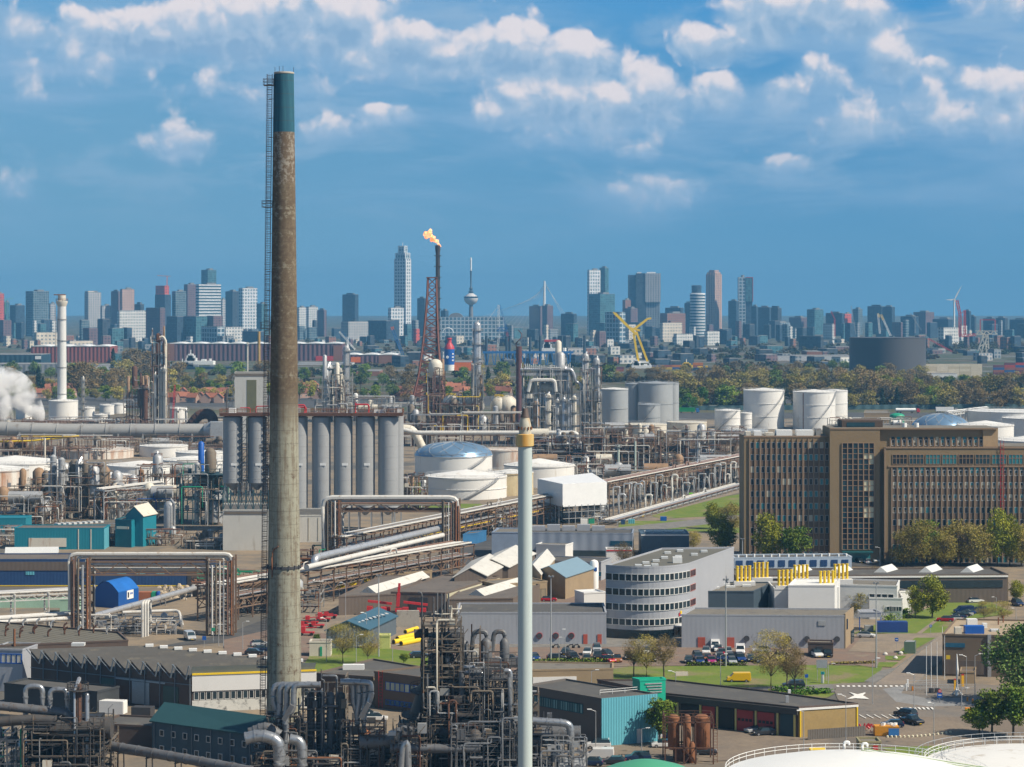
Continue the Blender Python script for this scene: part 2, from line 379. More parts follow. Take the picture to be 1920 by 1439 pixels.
sheet('office_car_park',[(1590,1062),(1920,1062),(1920,1050),(1590,1046)],ASPH)
# road paint
def paint(name,pix):return sheet(name,pix,WHITE)
for i in range(14):
 x=1568+i*10;paint('crosswalk_stripe',[(x,1285.5),(x+5,1285.5),(x+6,1288),(x+1,1288)])
for i in range(9):
 x=1680+i*8;paint('crosswalk_stripe',[(x,1326.5),(x+4,1326.5),(x+8,1330.5),(x+4,1330.5)])
paint('traffic_island',[(1592,1298),(1608,1302),(1622,1298.5),(1623,1300),(1618,1304),(1630,1311),(1605,1309.5),(1588,1311),(1602,1304)])
for i in range(7):paint('parking_line',[(1610+i*14,1340),(1612+i*14,1340),(1625+i*14,1347),(1623+i*14,1347)])
for a in([(1640,1281),(1642,1281),(1757,1197),(1755,1197)],[(1716,1283),(1718,1283),(1752,1248),(1750,1248)]):sheet('kerb',a,PAVE,z=0.14,skirt=0.12)
# ---------------- haze that fades the city
def make_haze():
 mb=MB();mb.box((0,6900,119),(18200,14400,242))
 m=bpy.data.materials.new('haze');m.use_nodes=True;n=m.node_tree.nodes;n.clear()
 o=n.new('ShaderNodeOutputMaterial');p=n.new('ShaderNodeVolumePrincipled')
 p.inputs['Color'].default_value=(0.16,0.45,0.79,1);p.inputs['Density'].default_value=8.5e-5;p.inputs['Anisotropy'].default_value=0.0
 m.node_tree.links.new(p.outputs[0],o.inputs['Volume'])
 m.cycles.homogeneous_volume=True if hasattr(m,'cycles')else None
 h=mb.build('haze',m);h['kind']='stuff'
# ---------------- the far city
CITY={
 'white':facade('city_white',(0.62,0.61,0.58),(0.16,0.20,0.24),6.2,5.8,0.55,0.5,0.4),
 'cream':facade('city_cream',(0.62,0.55,0.45),(0.20,0.22,0.24),7.5,6.2,0.5,0.45,0.4),
 'pale':facade('city_pale',(0.46,0.44,0.43),(0.12,0.16,0.20),6.2,5.5,0.5,0.6,0.4),
 'grey':facade('city_grey',(0.28,0.30,0.32),(0.06,0.09,0.12),6.2,5.2,0.6,0.6,0.5),
 'glass':facade('city_glass',(0.20,0.25,0.28),(0.045,0.085,0.11),5.6,5.2,0.8,0.75,0.6),
 'teal':facade('city_teal',(0.10,0.20,0.23),(0.03,0.10,0.13),5.6,5.2,0.8,0.75,0.6),
 'dark':facade('city_dark',(0.055,0.07,0.09),(0.025,0.04,0.055),6.2,5.2,0.7,0.6,0.8),
 'navy':facade('city_navy',(0.04,0.07,0.11),(0.02,0.045,0.07),6.2,5.0,0.7,0.6,0.8),
 'plum':facade('city_plum',(0.17,0.11,0.12),(0.05,0.05,0.065),6.2,5.0,0.5,0.5,0.6),
 'brick':facade('city_brick',(0.27,0.13,0.09),(0.07,0.07,0.08),6.2,5.0,0.5,0.5,0.6),
 'pink':facade('city_pink',(0.50,0.34,0.28),(0.17,0.13,0.13),6.2,5.8,0.5,0.5,0.4),
 'red':facade('city_red',(0.55,0.10,0.07),(0.20,0.05,0.05),7.5,6.2,0.5,0.4,0.5),
 'bands':facade('city_bands',(0.66,0.67,0.67),(0.06,0.10,0.13),60.0,7.0,1.0,0.55,0.15),
 'grid':facade('city_grid',(0.70,0.70,0.70),(0.14,0.20,0.26),8.1,8.1,0.6,0.62,0.35),
 'gridb':facade('city_gridb',(0.48,0.53,0.56),(0.07,0.13,0.18),8.1,8.1,0.72,0.72,0.5),
}
ROOFG=pm('city_roof',(0.22,0.22,0.22),0.9,var=0.2,sc=0.05)
STEELW=pm('white_steel',(0.80,0.80,0.78),0.5,var=0.05)
STEELB=pm('blue_steel',(0.03,0.16,0.42),0.5,var=0.1)
STEELR=pm('red_steel',(0.55,0.05,0.04),0.5,var=0.1)
STEELY=pm('yellow_steel',(0.80,0.52,0.02),0.5,var=0.08)
STEELG=pm('grey_steel',(0.33,0.34,0.35),0.5,0.2,var=0.15)
DARKST=pm('dark_steel',(0.055,0.055,0.06),0.6,0.1,var=0.2)
def zt(py,Y):return HC-(py-YH)*S(Y)
def tower(L,Rr,top,f,mk_,label,Y=5700,tiers=(),name='office_tower',cat='tower',phi=40,group=None,hut=True):
 """slab seen corner-on: dark face over fraction f of its width, sunlit face over the rest"""
 s=S(Y);W=(Rr-L)*s;ph=math.radians(phi)
 d=max(8.0,f*W/math.sin(ph));w=max(6.0,(W-d*math.sin(ph))/math.cos(ph))
 cx=((L+Rr)/2-960)*s;h=zt(top,Y)
 r=thing(name,label,cat,(cx,Y,0),group);r.rotation_euler=(0,0,ph)
 mb=MB();mb.bx((cx,Y,0),(w,d,h));part(mb,'wall',CITY[mk_],r)
 mb=MB();mb.bx((cx,Y,h),(w-1.2,d-1.2,0.8))
 if hut:mb.bx((cx+w*.1,Y,h+.8),(w*.4,d*.5,3.5))
 part(mb,'roof',ROOFG,r)
 for(fw,fd,ox,oy,ptop,mm)in tiers:
  mb=MB();z1=zt(ptop,Y);mb.bx((cx+ox*w,Y+oy*d,h),(w*fw,d*fd,z1-h));part(mb,'upper_storey',CITY[mm],r)
 return r
TW=[ # L, R, top, f, facade, label, extra
 (-12,7,551,.2,'red','red brown tower cut by the edge beside the pale green block'),
 (8,18,567,.3,'teal','narrow pale teal block next to the red edge tower'),
 (18,47,573,.5,'navy','dark blue office block below the frame topped glass tower'),
 (48,92,547,.42,'glass','broad glass tower with open frame along its top',(1.0,1.0,0,0,546.5,'glass')),
 (92,104,570,.2,'pale','slim pale block against the broad glass tower'),
 (159,189,549,.3,'pale','pale beige tower with vertical piers standing alone',(.45,.9,-.25,0,546,'cream')),
 (189,208,574,.2,'pale','short cream block leaning on the lone beige tower'),
 (207,227,547,.85,'plum','dark purple slab tower beside the pink tower'),
 (226,251,543,.2,'pink','pink brown tower behind the white bank block'),
 (251,271,571,.7,'dark','dark blue block with a pointed roof hut',(.4,.5,0,0,567,'dark')),
 (289,322,553,.7,'navy','unfinished dark tower with red safety netting at its top',(.75,.9,-.1,0,536,'red')),
 (323,349,547,.3,'glass','blue glass tower next to the unfinished red topped tower'),
 (345,369,534,.35,'plum','purple grey tower with fluted top behind the white grid tower'),
 (377,406,507,.5,'teal','dark teal tower rising behind the white grid tower'),
 (369,413,534,.15,'bands','wide white tower with fine grid of windows'),
 (413,423,562,.2,'pale','thin cream tower squeezed between white and dark towers'),
 (422,448,547,.6,'dark','dark blue slab tower left of the white twin slab'),
 (448,482,541,.25,'grid','white twin slab tower with a dark vertical recess'),
 (481,502,570,.5,'teal','teal block hidden half behind the big chimney'),
 (556,574,577,.3,'white','pale block just right of the big chimney'),
 (573,596,576,.3,'white','white slab pair with dark joint right of the chimney'),
 (594,613,582,.75,'plum','purple slim tower among the low blocks'),
 (641,673,553,.8,'navy','lone dark blue office tower with roof hut',(.3,.5,-.1,0,550,'navy')),
 (728,757,578,.2,'grid','white gridded block at the foot of the tallest tower'),
 (783,799,560,.9,'dark','dark tower half behind the flare derrick'),
 (826,841,583,.6,'navy','small dark rounded block left of the observation tower'),
 (993,1016,575,.9,'plum','purple brown block below the bridge pylon'),
 (1014,1037,574,.5,'plum','brown block just right of the bridge pylon'),
 (1052,1081,589,.8,'navy','low navy block left of the twin top tower'),
 (1101,1126,507,.15,'grid','white gridded high tower joined to a teal shaft'),
 (1124,1141,503,.6,'teal','teal glass shaft topping the white gridded tower'),
 (1104,1153,552,.42,'teal','broad dark teal tower in front of the white gridded tower'),
 (1167,1183,563,.3,'brick','red orange block under the stacked triple tower'),
 (1168,1196,579,.5,'plum','plum coloured block left of the stacked triple tower'),
 (1237,1286,588,.25,'brick','wide red brick block beside the stacked triple tower'),
 (1248,1281,578,.8,'navy','navy block peeping over the wide red brick block'),
 (1284,1296,569,.8,'dark','narrow dark slab touching the banded round tower'),
 (1366,1385,565,.7,'navy','navy shoulder block left of the red framed tower'),
 (1409,1421,575,.7,'navy','slim navy block right of the red framed tower'),
 (1421,1446,577,.8,'navy','wide navy block beyond the red framed tower'),
 (1446,1465,578,.6,'dark','stepped dark block near the pale low office',(.5,.8,-.2,0,574,'dark')),
 (1440,1483,606,.2,'gridb','pale low office slab with ribbon windows'),
 (1480,1513,596,.6,'plum','mauve mid height block beside the pale low office'),
 (1513,1544,581,.4,'teal','twin teal residential tower right of the mauve block'),
 (1550,1581,588,.85,'navy','dark tower joined to a bright red flank'),
 (1579,1597,589,.15,'red','bright red slab flank of the dark tower'),
 (1599,1617,580,.5,'glass','blue tower behind the red flank'),
 (1628,1658,575,.75,'dark','dark twin antenna tower with lit white corner',(.3,.6,0,0,572,'dark')),
 (1655,1677,576,.7,'navy','navy block attached to the antenna tower'),
 (1690,1721,594,.7,'navy','navy block left of the pink topped block'),
 (1713,1751,586,.5,'plum','broad block with a pink brown top floor'),
 (1750,1790,599,.6,'navy','low navy block behind the wind turbine'),
 (1808,1820,584,.7,'navy','narrow dark tower right of the red crane'),
 (1817,1829,594,.8,'dark','short dark tower touching the narrow dark tower'),
 (1845,1866,598,.8,'navy','low navy roofs toward the edge with thin mast'),
 (1866,1888,597,.7,'dark','pair of dim slabs near the right hand edge'),
 (1895,1930,600,.7,'navy','last dim block cut by the right edge'),
]
for a in TW:tower(*a[:6],Y=5400+random.random()*500,tiers=a[6:])
FT=[ # nearer blocks in front of the skyline
 (-10,23,601,.6,'plum',4600,'plum apartment block at the left edge'),
 (222,272,583,.12,'white',4700,'white bank block with a red dot sign and blank wall'),
 (271,312,578,.8,'plum',4500,'dark plum block with two roof huts'),
 (311,345,594,.7,'navy',4600,'long dark glass block under the blue tower'),
 (342,390,594,.6,'teal',4600,'long teal glass block under the white grid tower'),
 (386,418,593,.5,'plum',4600,'plum glass block at the end of the long dark row'),
 (375,423,613,.75,'gridb',4200,'grey blue windowless hall with flat roof'),
 (420,455,614,.12,'white',4250,'white hall block stepping down beside the grey hall'),
 (452,498,622,.8,'navy',4200,'low dark blue hall near the chimney'),
 (155,184,616,.5,'plum',4300,'brown apartment block with cream lower front'),
 (182,207,599,.5,'dark',4350,'dark stepped apartment tower left of its twin'),
 (203,232,616,.35,'teal',4300,'teal balconied apartment block with pink end wall'),
 (228,248,615,.6,'navy',4350,'small navy apartment block below the white bank block'),
 (66,109,624,.15,'cream',4000,'cream windowless hall behind the white column'),
 (128,172,640,.15,'cream',3900,'long low cream hall right of the white column'),
 (94,106,602,.2,'white',4600,'white apartment slab left of the white column'),
 (640,690,604,.3,'pale',4700,'pale low office row below the lone navy tower'),
 (688,742,602,.7,'navy',4800,'low navy office row left of the tallest tower'),
 (775,787,617,.3,'red',4300,'small red wedge shaped building by the derrick'),
 (1106,1118,620,.15,'cream',4100,'narrow cream block with dark window columns'),
 (1116,1136,622,.4,'plum',4100,'plum block attached to the narrow cream block'),
 (1135,1172,586,.7,'gridb',4300,'dark tower with diamond patterned windows'),
 (1160,1188,645,.7,'dark',4000,'dark lower wing beneath the diamond patterned tower'),
 (1236,1280,606,.12,'cream',4700,'cream low pavilion below the red brick block'),
 (1262,1300,627,.15,'white',4300,'white low shed row below the banded round tower'),
 (1320,1350,622,.15,'white',4300,'white low shed below the pink crowned tower'),
 (1346,1366,620,.8,'navy',4400,'navy cube between pink tower and red framed tower'),
 (1500,1542,631,.85,'dark',3900,'low dark office with ribbon windows among trees'),
 (1757,1800,615,.2,'white',4200,'white terraced block below the wind turbine'),
]
for a in FT:tower(a[0],a[1],a[2],a[3],a[4],a[6],Y=a[5],name='city_block',cat='building',hut=False)
# low filler between the landmarks
LM=[(-20,'the red edge tower'),(70,'the broad glass tower'),(175,'the lone beige tower'),(240,'the pink tower'),(390,'the white grid tower'),(535,'the big chimney'),
      (657,'the lone navy tower'),(755,'the tallest white tower'),(883,'the observation tower'),(1021,'the white bridge pylon'),(1120,'the white gridded tower'),(1208,'the stacked triple tower'),
      (1308,'the banded round tower'),(1397,'the red framed tower'),(1528,'the twin teal tower'),(1643,'the antenna tower'),(1789,'the wind turbine'),(1940,'the right edge')]
FILL=[]
rf=random.Random(11)
x=-5
while x<1925:
 w=rf.uniform(7,24);row=rf.random()
 near=rf.random()<0.55
 Y=rf.uniform(3900,4600)if near else rf.uniform(4700,5300)
 top=(rf.uniform(629,641)if near else rf.uniform(600,620))
 if not(815<x<945 and near is False):FILL.append((x,x+w,top,rf.uniform(.2,.8),rf.choice(['navy','navy','dark','teal','plum','glass','white','grey','brick','navy','dark','cream','teal']),Y))
 x+=w*rf.uniform(0.42,0.8)
CN={'navy':'navy','dark':'dark','teal':'teal','plum':'plum','glass':'glassy','white':'white','pale':'pale','grey':'grey','brick':'red','cream':'cream'}
cnt={}
for L,Rr,top,f,m_,Y in FILL:
 c=(L+Rr)/2;i=max(k for k in range(len(LM))if LM[k][0]<=c)
 a,b=LM[i][1],LM[min(i+1,len(LM)-1)][1]
 key=(CN[m_],i);cnt[key]=cnt.get(key,0)+1
 tower(L,Rr,top,f,m_,f"{CN[m_]} block, {ORD[cnt[key]-1]} from left between {a} and {b}",Y=Y,name='low_block',cat='building',hut=False,group='low city blocks between the towers')
# flat harbour sheds and works between the city and the wood
cnt={}
for x in sorted(rf.uniform(-10,1925)for i in range(120)):
 Y=rf.uniform(2850,3800);w=rf.uniform(14,42);h=rf.uniform(5,13);m_=rf.choice(['navy','dark','plum','grey','white','brick','teal','pale','navy','dark'])
 if 300<x+w/2<720 and Y<3200 or 1560<x+w<1780 and Y<3000:continue
 k=max(q for q in range(len(LM))if LM[q][0]<=x+w/2);cnt[(m_,k)]=cnt.get((m_,k),0)+1
 tower(x,x+w,YH+(HC-h)/S(Y),rf.uniform(.15,.5),m_,f"flat {CN[m_]} shed, {ORD[cnt[(m_, k)]-1]} from the left below and beyond {LM[k][1]}",Y=Y,name='harbour_shed',cat='shed',hut=False,group='flat harbour sheds below the skyline',phi=rf.uniform(15,40))
# ---- landmarks
def tallest():
 Y=5700;s=S(Y);cx=(755-960)*s
 r=thing('residential_tower','tallest white gridded tower with stepped crown and spire','tower',(cx,Y,0));r.rotation_euler=(0,0,math.radians(55))
 W=32*s
 for n,fw,t0,t1,mm in(('wall',1.0,640,486,'grid'),('upper_storey',.82,486,476,'gridb'),('crown',.5,476,463,'gridb')):
  mb=MB();w=W*fw/(math.cos(math.radians(35))+math.sin(math.radians(35))*.6);z0=max(0,zt(t0,Y));mb.bx((cx,Y,z0),(w*.62,w,zt(t1,Y)-z0));part(mb,n,CITY[mm],r)
  if n!='wall':
   fr=MB()
   z1=zt(t1,Y)
   for sx in(-1,1):
    for sy in(-1,1):fr.bx((cx+sx*w*.31,Y+sy*w*.5,z0),(1.6,1.6,z1-z0+2))
   for sy in(-1,1):fr.bx((cx,Y+sy*w*.5,z1+.4),(w*.62,1.5,1.5))
   for sx in(-1,1):fr.bx((cx+sx*w*.31,Y,z1+.4),(1.5,w-1.5,1.5))
   part(fr,'crown_frame',STEELW,r)
 mb=MB();mb.cyl((cx,Y,zt(463,Y)),.9,11,6,.3);part(mb,'spire',STEELW,r)
tallest()
def euromast():
 Y=5500;s=S(Y);cx=(883-960)*s;z=lambda p:zt(p,Y);c=(cx,Y,0)
 r=thing('observation_tower','slim observation tower with a disc deck and white mast','tower',c)
 m=MB();m.rev(c,[(6.5,0),(5.2,z(596)),(4.2,z(568))],14);part(m,'shaft',pm('euro_concrete',(0.20,0.19,0.19),.8,var=.1,sc=.05),r)
 m=MB();m.rev(c,[(5,z(572)),(13,z(568)),(16.5,z(562)),(16.5,z(559)),(15,z(556)),(8,z(552)),(5,z(550))],24);part(m,'deck',pm('euro_white',(.62,.60,.58),.5,var=.1,sc=.1),r)
 m=MB();m.rev(c,[(16.7,z(559.5)),(16.7,z(556.5)),(15.5,z(556.2))],24);part(m,'window_band',pm('euro_glass',(.03,.05,.07),.2),r)
 m=MB();m.rev(c,[(5.5,z(551)),(6,z(547)),(3.2,z(545)),(4.2,z(541)),(1.8,z(538)),(2.2,z(508))],12);part(m,'crow_nest',pm('euro_dark',(.05,.08,.11),.5),r)
 m=MB();m.rev(c,[(2.3,z(508)),(2.0,z(490)),(2.4,z(487)),(1.0,z(483))],12);part(m,'mast',STEELW,r)
euromast()
def bridge():
 Y=6000;s=S(Y);cx=(1021-960)*s;z=lambda p:zt(p,Y)
 r=thing('cable_stayed_bridge','white cable stayed bridge pylon with its fan of cables','bridge',(cx,Y,0))
 m=MB();m.tube([(cx-6,Y,0),(cx-1,Y,z(580)),(cx,Y,z(527))],6.0,8,2.4);part(m,'pylon',STEELW,r)
 m=MB()
 for k in range(16):
  t=k/15;m.tube([(cx,Y,z(528+t*26)),(cx-(28+k*14),Y+20,16)],.2,4)
 for k in range(3):m.tube([(cx,Y,z(528+k*3)),(cx+60+k*8,Y-20,16)],.4,4)
 part(m,'cable_lattice',STEELW,r)
 m=MB();m.box((cx-80,Y+10,15),(420,24,3));part(m,'deck',STEELG,r)
bridge()
def longhall():
 Y=4900;s=S(Y);x0,x1=(826-960)*s,(946-960)*s
 r=thing('office_building','long pale gridded glass office below the observation tower','building',((x0+x1)/2,Y,0))
 m=MB();m.bx(((x0+x1)/2,Y,0),(x1-x0,24,zt(595,Y)));part(m,'wall',CITY['gridb'],r)
 m=MB();xc=(855-960)*s;m.add([V(xc+22*math.cos(a)*s*.6,Y+yy,zt(595,Y)+9*math.sin(a))for yy in(-11,11)for a in[PI*i/10 for i in range(11)]],[[i,i+1,12+i,11+i]for i in range(10)]+[list(range(10,-1,-1)),list(range(11,22))]);part(m,'roof',ROOFG,r)
longhall()
def derotterdam():
 Y=5800;s=S(Y)
 r=thing('office_tower','stacked triple tower with shifted upper half','tower',((1208-960)*s,Y,0))
 z=lambda p:zt(p,Y)
 for L,Rr,t0,t1,mm,dy in((1178,1195,640,516,'navy',6),(1192,1211,640,513,'dark',0),(1207,1237,640,567,'grey',3),(1209,1238,567,513,'pale',-2)):
  z0=max(0,z(t0));m=MB();w=(Rr-L)*s;m.bx((((L+Rr)/2-960)*s,Y+dy,z0),(w,24,z(t1)-z0));part(m,'wall',CITY[mm],r)
 m=MB()
 for L,Rr in((1194,1203),(1212,1230)):m.bx((((L+Rr)/2-960)*s,Y,z(513.5)),((Rr-L)*s*.9,10,4))
 part(m,'roof',STEELW,r)
derotterdam()
def round_tower():
 Y=5500;s=S(Y);cx=(1308-960)*s;z=lambda p:zt(p,Y)
 r=thing('office_tower','round tower with white horizontal bands and dark set back top','tower',(cx,Y,0))
 m=MB();m.rev((cx,Y,0),[(14.5*s,0),(14.5*s,z(551)),(13*s,z(550))],24);part(m,'wall',CITY['bands'],r)
 m=MB();m.rev((cx-2*s,Y,z(552)),[(9.3*s,0),(9.3*s,z(536)-z(552)),(6*s,z(535)-z(552))],20);part(m,'upper_storey',CITY['navy'],r)
round_tower()
def neworleans():
 Y=5700;s=S(Y);cx=(1338.5-960)*s;z=lambda p:zt(p,Y)
 r=thing('residential_tower','slender pink stone tower with stepped crown','tower',(cx,Y,0));r.rotation_euler=(0,0,math.radians(48))
 for fw,t0,t1 in((1.0,640,515),(.85,515,511),(.62,511,507)):
  z0=max(0,z(t0));w=30*s*fw*.71;m=MB();m.bx((cx,Y,z0),(w,w,z(t1)-z0));part(m,'wall' if fw==1 else 'crown',CITY['pink'],r)
 m=MB()
 for q in range(4):
  for k in(-1,0,1):
   a=PI/2*q;w=30*s*.71/2
   m.bx((cx+math.cos(a)*w-math.sin(a)*k*w*.6,Y+math.sin(a)*w+math.cos(a)*k*w*.6,0),(1.4,1.4,z(513)))
 part(m,'pier_lattice',pm('pier',(.55,.40,.33),.7),r)
neworleans()
def montevideo():
 Y=5650;s=S(Y);z=lambda p:zt(p,Y);cx=(1397-960)*s
 r=thing('residential_tower','tower of pale and blue halves with a red frame','tower',(cx,Y,0))
 m=MB();m.bx(((1390.5-960)*s,Y,0),(13*s,26,z(520)));part(m,'wall',CITY['gridb'],r)
 m=MB();m.bx(((1403.5-960)*s,Y+2,0),(13*s,24,z(566)));part(m,'wall',CITY['navy'],r)
 m=MB();m.bx(((1403.5-960)*s,Y-1,z(566)),(13*s,26,z(521)-z(566)));part(m,'upper_storey',CITY['teal'],r)
 m=MB();x0,x1=(1397-960)*s,(1410.5-960)*s
 m.bx((x1,Y-1,z(566)),(1.2,27,z(520)-z(566)));m.bx(((x0+x1)/2,Y-1,z(521)),(x1-x0-1.3,27,1.2));part(m,'red_frame',STEELR,r)
 m=MB();m.cyl((cx-6,Y,z(520)),4,5,8);part(m,'roof',ROOFG,r)
montevideo()
def turbine(px,hub,base,Y,label):
 s=S(Y);cx=(px-960)*s;zh=zt(hub,Y)
 r=thing('wind_turbine',label,'wind turbine',(cx,Y,0))
 m=MB();m.rev((cx,Y,0),[(2.2,0),(1.3,zh)],10);part(m,'tower',STEELW,r)
 m=MB();m.box((cx,Y,zh),(3,8,3));part(m,'nacelle',STEELW,r)
 for dx,dy in((14.5,-28),(-18,0.5),(9,18)):
  m=MB();L=V(dx*s,0,-dy*s);u=L.normalized();n=V(-u.z,0,u.x)
  a=V(cx,Y-5,zh);m.add([a-n*.6,a+n*1.0+u*2,a+L*.35+n*1.6,a+L,a+L*.3-n*.9,a+V(0,1.2,0)],[[0,4,3,2,1],[0,1,5],[1,2,5],[2,3,5],[3,4,5],[4,0,5]]);part(m,'blade',STEELW,r)
turbine(1789,562,612,4300,'white wind turbine with three blades above the terraced block')
def crane(label,pts_list,Y,mat,r=0.8,name='harbour_crane',lat=True,base=None):
 """lattice crane from px polylines: (part name, [(px,py)...], radius px)"""
 s=S(Y);x0,y0=base or pts_list[0][1][0]
 t=thing(name,label,'crane',P(x0,y0,Y))
 for nm,pts,w,mt in pts_list:
  m=MB();q=[P(x,y,Y)for x,y in pts];W=w*s
  for a,b in zip(q,q[1:]):
   if not lat or w<.8:m.tube([a,b],W/2,4);continue
   d=(b-a);L=d.length;u=d.normalized();n=V(-u.z,0,u.x)*(W/2);e=V(0,W/2,0);ch=W*.15
   for k1 in(-1,1):
    for k2 in(-1,1):m.tube([a+n*k1+e*k2,b+n*k1+e*k2],ch,4)
   N=max(2,int(L/W))
   for i in range(N):
    for k2 in(-1,1):
     k=1 if i%2 else-1;m.tube([a+d*(i/N)+n*k+e*k2,a+d*((i+1)/N)-n*k+e*k2],ch*.7,3)
  part(m,nm,mt,t)
 return t
STEELO=pm('orange_steel',(0.72,0.16,0.02),0.5,var=0.1)
crane('thin orange tower crane above the unfinished tower',[('mast',[(312.5,560),(313.5,518)],1.6,STEELO),('jib',[(295,517),(320,518.5)],1.3,STEELO)],5500,STEELO)
crane('pale green crane by the red edge tower',[('mast',[(10,590),(10,562)],.9,pm('green_steel',(.2,.5,.3))),('jib',[(2,562),(25,560)],.9,MC['green_steel'])],5300,STEELO)
# ---------------- kit for the works: paints, tanks, vessels, racks, buildings
ALU=pm('aluminium_cladding',(0.52,0.53,0.55),0.38,0.55,var=0.18,sc=0.5,dirt=((0.22,0.20,0.18),0.25))
GALV=pm('galvanised_steel',(0.42,0.43,0.44),0.5,0.3,var=0.2,sc=0.6,dirt=((0.25,0.2,0.15),0.3))
PIPEW=pm('white_pipe',(0.58,0.57,0.54),0.5,0.0,var=0.12,sc=0.4,dirt=((0.38,0.31,0.24),0.35))
PIPEB=pm('brown_pipe',(0.20,0.115,0.085),0.7,0.0,var=0.25,sc=0.5)
RUST=pm('rust',(0.24,0.10,0.045),0.85,0.1,var=0.35,sc=0.5,dirt=((0.10,0.055,0.035),0.5))
RUSTD=pm('dark_rust',(0.115,0.055,0.035),0.85,0.1,var=0.35,sc=0.5)
OLDST=pm('old_steel',(0.17,0.145,0.115),0.7,0.1,var=0.3,sc=0.6,dirt=((0.20,0.10,0.05),0.45))
FRAMEB=pm('brown_frame',(0.20,0.135,0.095),0.75,0.1,var=0.3,sc=0.5,dirt=((0.25,0.11,0.05),0.4))
FRAMEG=pm('grey_frame',(0.30,0.30,0.29),0.6,0.1,var=0.25,sc=0.5,dirt=((0.22,0.14,0.09),0.4))
FRAMED=pm('dark_frame',(0.085,0.085,0.09),0.6,0.1,var=0.3,sc=0.5)
CREAM=pm('cream_vessel',(0.62,0.58,0.49),0.55,0.0,var=0.12,sc=0.3,streak=((0.33,0.17,0.08),0.35,0.5))
TANKW=pm('white_tank',(0.74,0.73,0.70),0.5,0.0,var=0.06,sc=0.15,streak=((0.52,0.47,0.40),0.25,0.6))
TANKR=pm('rusty_tank',(0.66,0.63,0.57),0.65,0.0,var=0.12,sc=0.12,streak=((0.40,0.19,0.09),0.95,0.35))
TANKROOF=pm('tank_roof',(0.76,0.75,0.72),0.6,0.0,var=0.08,sc=0.12,dirt=((0.55,0.50,0.43),0.3))
TANKG=pm('grey_tank',(0.40,0.42,0.43),0.5,0.25,var=0.1,sc=0.12,streak=((0.30,0.32,0.33),0.3,0.3))
DOMEB=pm('alu_dome',(0.22,0.36,0.52),0.3,0.5,var=0.1,sc=0.3)
CONC=pm('concrete',(0.42,0.39,0.34),0.85,var=0.18,sc=0.25,dirt=((0.25,0.22,0.18),0.3))
CONCL=pm('pale_concrete',(0.55,0.54,0.50),0.85,var=0.12,sc=0.2,streak=((0.38,0.34,0.28),0.4,0.4))
ROOFD=pm('roof_felt',(0.085,0.082,0.078),0.9,var=0.25,sc=0.12,dirt=((0.13,0.12,0.10),0.4))
ROOFM=pm('roof_gravel',(0.17,0.155,0.13),0.9,var=0.22,sc=0.15,dirt=((0.11,0.10,0.09),0.4))
ROOFB=pm('roof_brown',(0.135,0.115,0.10),0.9,var=0.2,sc=0.15,dirt=((0.09,0.08,0.07),0.4))
WALLG=pm('grey_cladding',(0.35,0.365,0.40),0.55,0.0,var=0.08,sc=0.2,streak=((0.26,0.27,0.29),.35,.5),corr=(1.0,0.004))
WALLD=pm('dark_cladding',(0.05,0.075,0.10),0.55,var=0.12,sc=0.2)
WALLW=pm('white_wall',(0.70,0.70,0.69),0.6,var=0.07,sc=0.2)
BRICKD=pm('dark_brick',(0.105,0.075,0.062),0.85,var=0.2,sc=0.4)
BRICKT=pm('tan_brick',(0.30,0.225,0.14),0.85,var=0.2,sc=0.5)
BROWNW=pm('brown_wall',(0.135,0.105,0.085),0.8,var=0.15,sc=0.3,corr=(1.2,0.008))
TEALW=pm('teal_cladding',(0.012,0.20,0.27),0.5,var=0.1,sc=0.2,corr=(0.9,0.008))
BLUEW=pm('blue_cladding',(0.02,0.06,0.165),0.5,var=0.12,sc=0.2,corr=(0.9,0.008))
GLASSD=pm('dark_glass',(0.02,0.035,0.045),0.12,var=0.4,sc=0.6,rnd=0.5)
GLASSB=pm('blue_glass',(0.02,0.10,0.17),0.15,var=0.3,sc=0.5,rnd=0.4)
FRAMEW=pm('window_frame',(0.62,0.62,0.60),0.5,var=0.05)
YELLOW=pm('yellow_paint',(0.80,0.55,0.02),0.5,var=0.08)
REDP=pm('red_paint',(0.50,0.03,0.035),0.5,var=0.12)
BLUEP=pm('blue_paint',(0.01,0.10,0.42),0.45,var=0.1)
GREENP=pm('green_paint',(0.02,0.30,0.17),0.5,var=0.1)
LBLUE=pm('light_blue_cladding',(0.11,0.38,0.47),0.5,var=0.08,sc=0.2,corr=(0.7,0.03))
SKYL=pm('skylight',(0.62,0.63,0.62),0.4,var=0.08)
rk=random.Random(5)
def ladder(mb,a,b,w=0.5,r=0.05,step=0.6,side=None):
 a,b=Vector(a),Vector(b);u=(b-a).normalized();n=side or(V(1,0,0)if abs(u.x)<.7 else V(0,1,0))
 mb.tube([a-n*w/2,b-n*w/2],r,4);mb.tube([a+n*w/2,b+n*w/2],r,4)
 L=(b-a).length
 for i in range(1,int(L/step)):q=a+u*(i*step);mb.tube([q-n*w/2,q+n*w/2],r*.7,3)
def rail_loop(mb,pts,h=1.1,r=0.05,closed=True):
 n=len(pts);E=range(n)if closed else range(n-1)
 for i in E:
  a,b=Vector(pts[i]),Vector(pts[(i+1)%n])
  for k in(.55,1.0):mb.tube([a+V(0,0,h*k),b+V(0,0,h*k)],r,4)
  m=max(1,int((b-a).length/2.5))
  for j in range(m):q=a+(b-a)*(j/m);mb.tube([q,q+V(0,0,h)],r,4)
def ring(c,r,z,n=20,a0=0,a1=2*PI):return[V(c[0]+r*math.cos(a0+(a1-a0)*i/n),c[1]+r*math.sin(a0+(a1-a0)*i/n),z)for i in range(n if abs(a1-a0)>6.2 else n+1)]
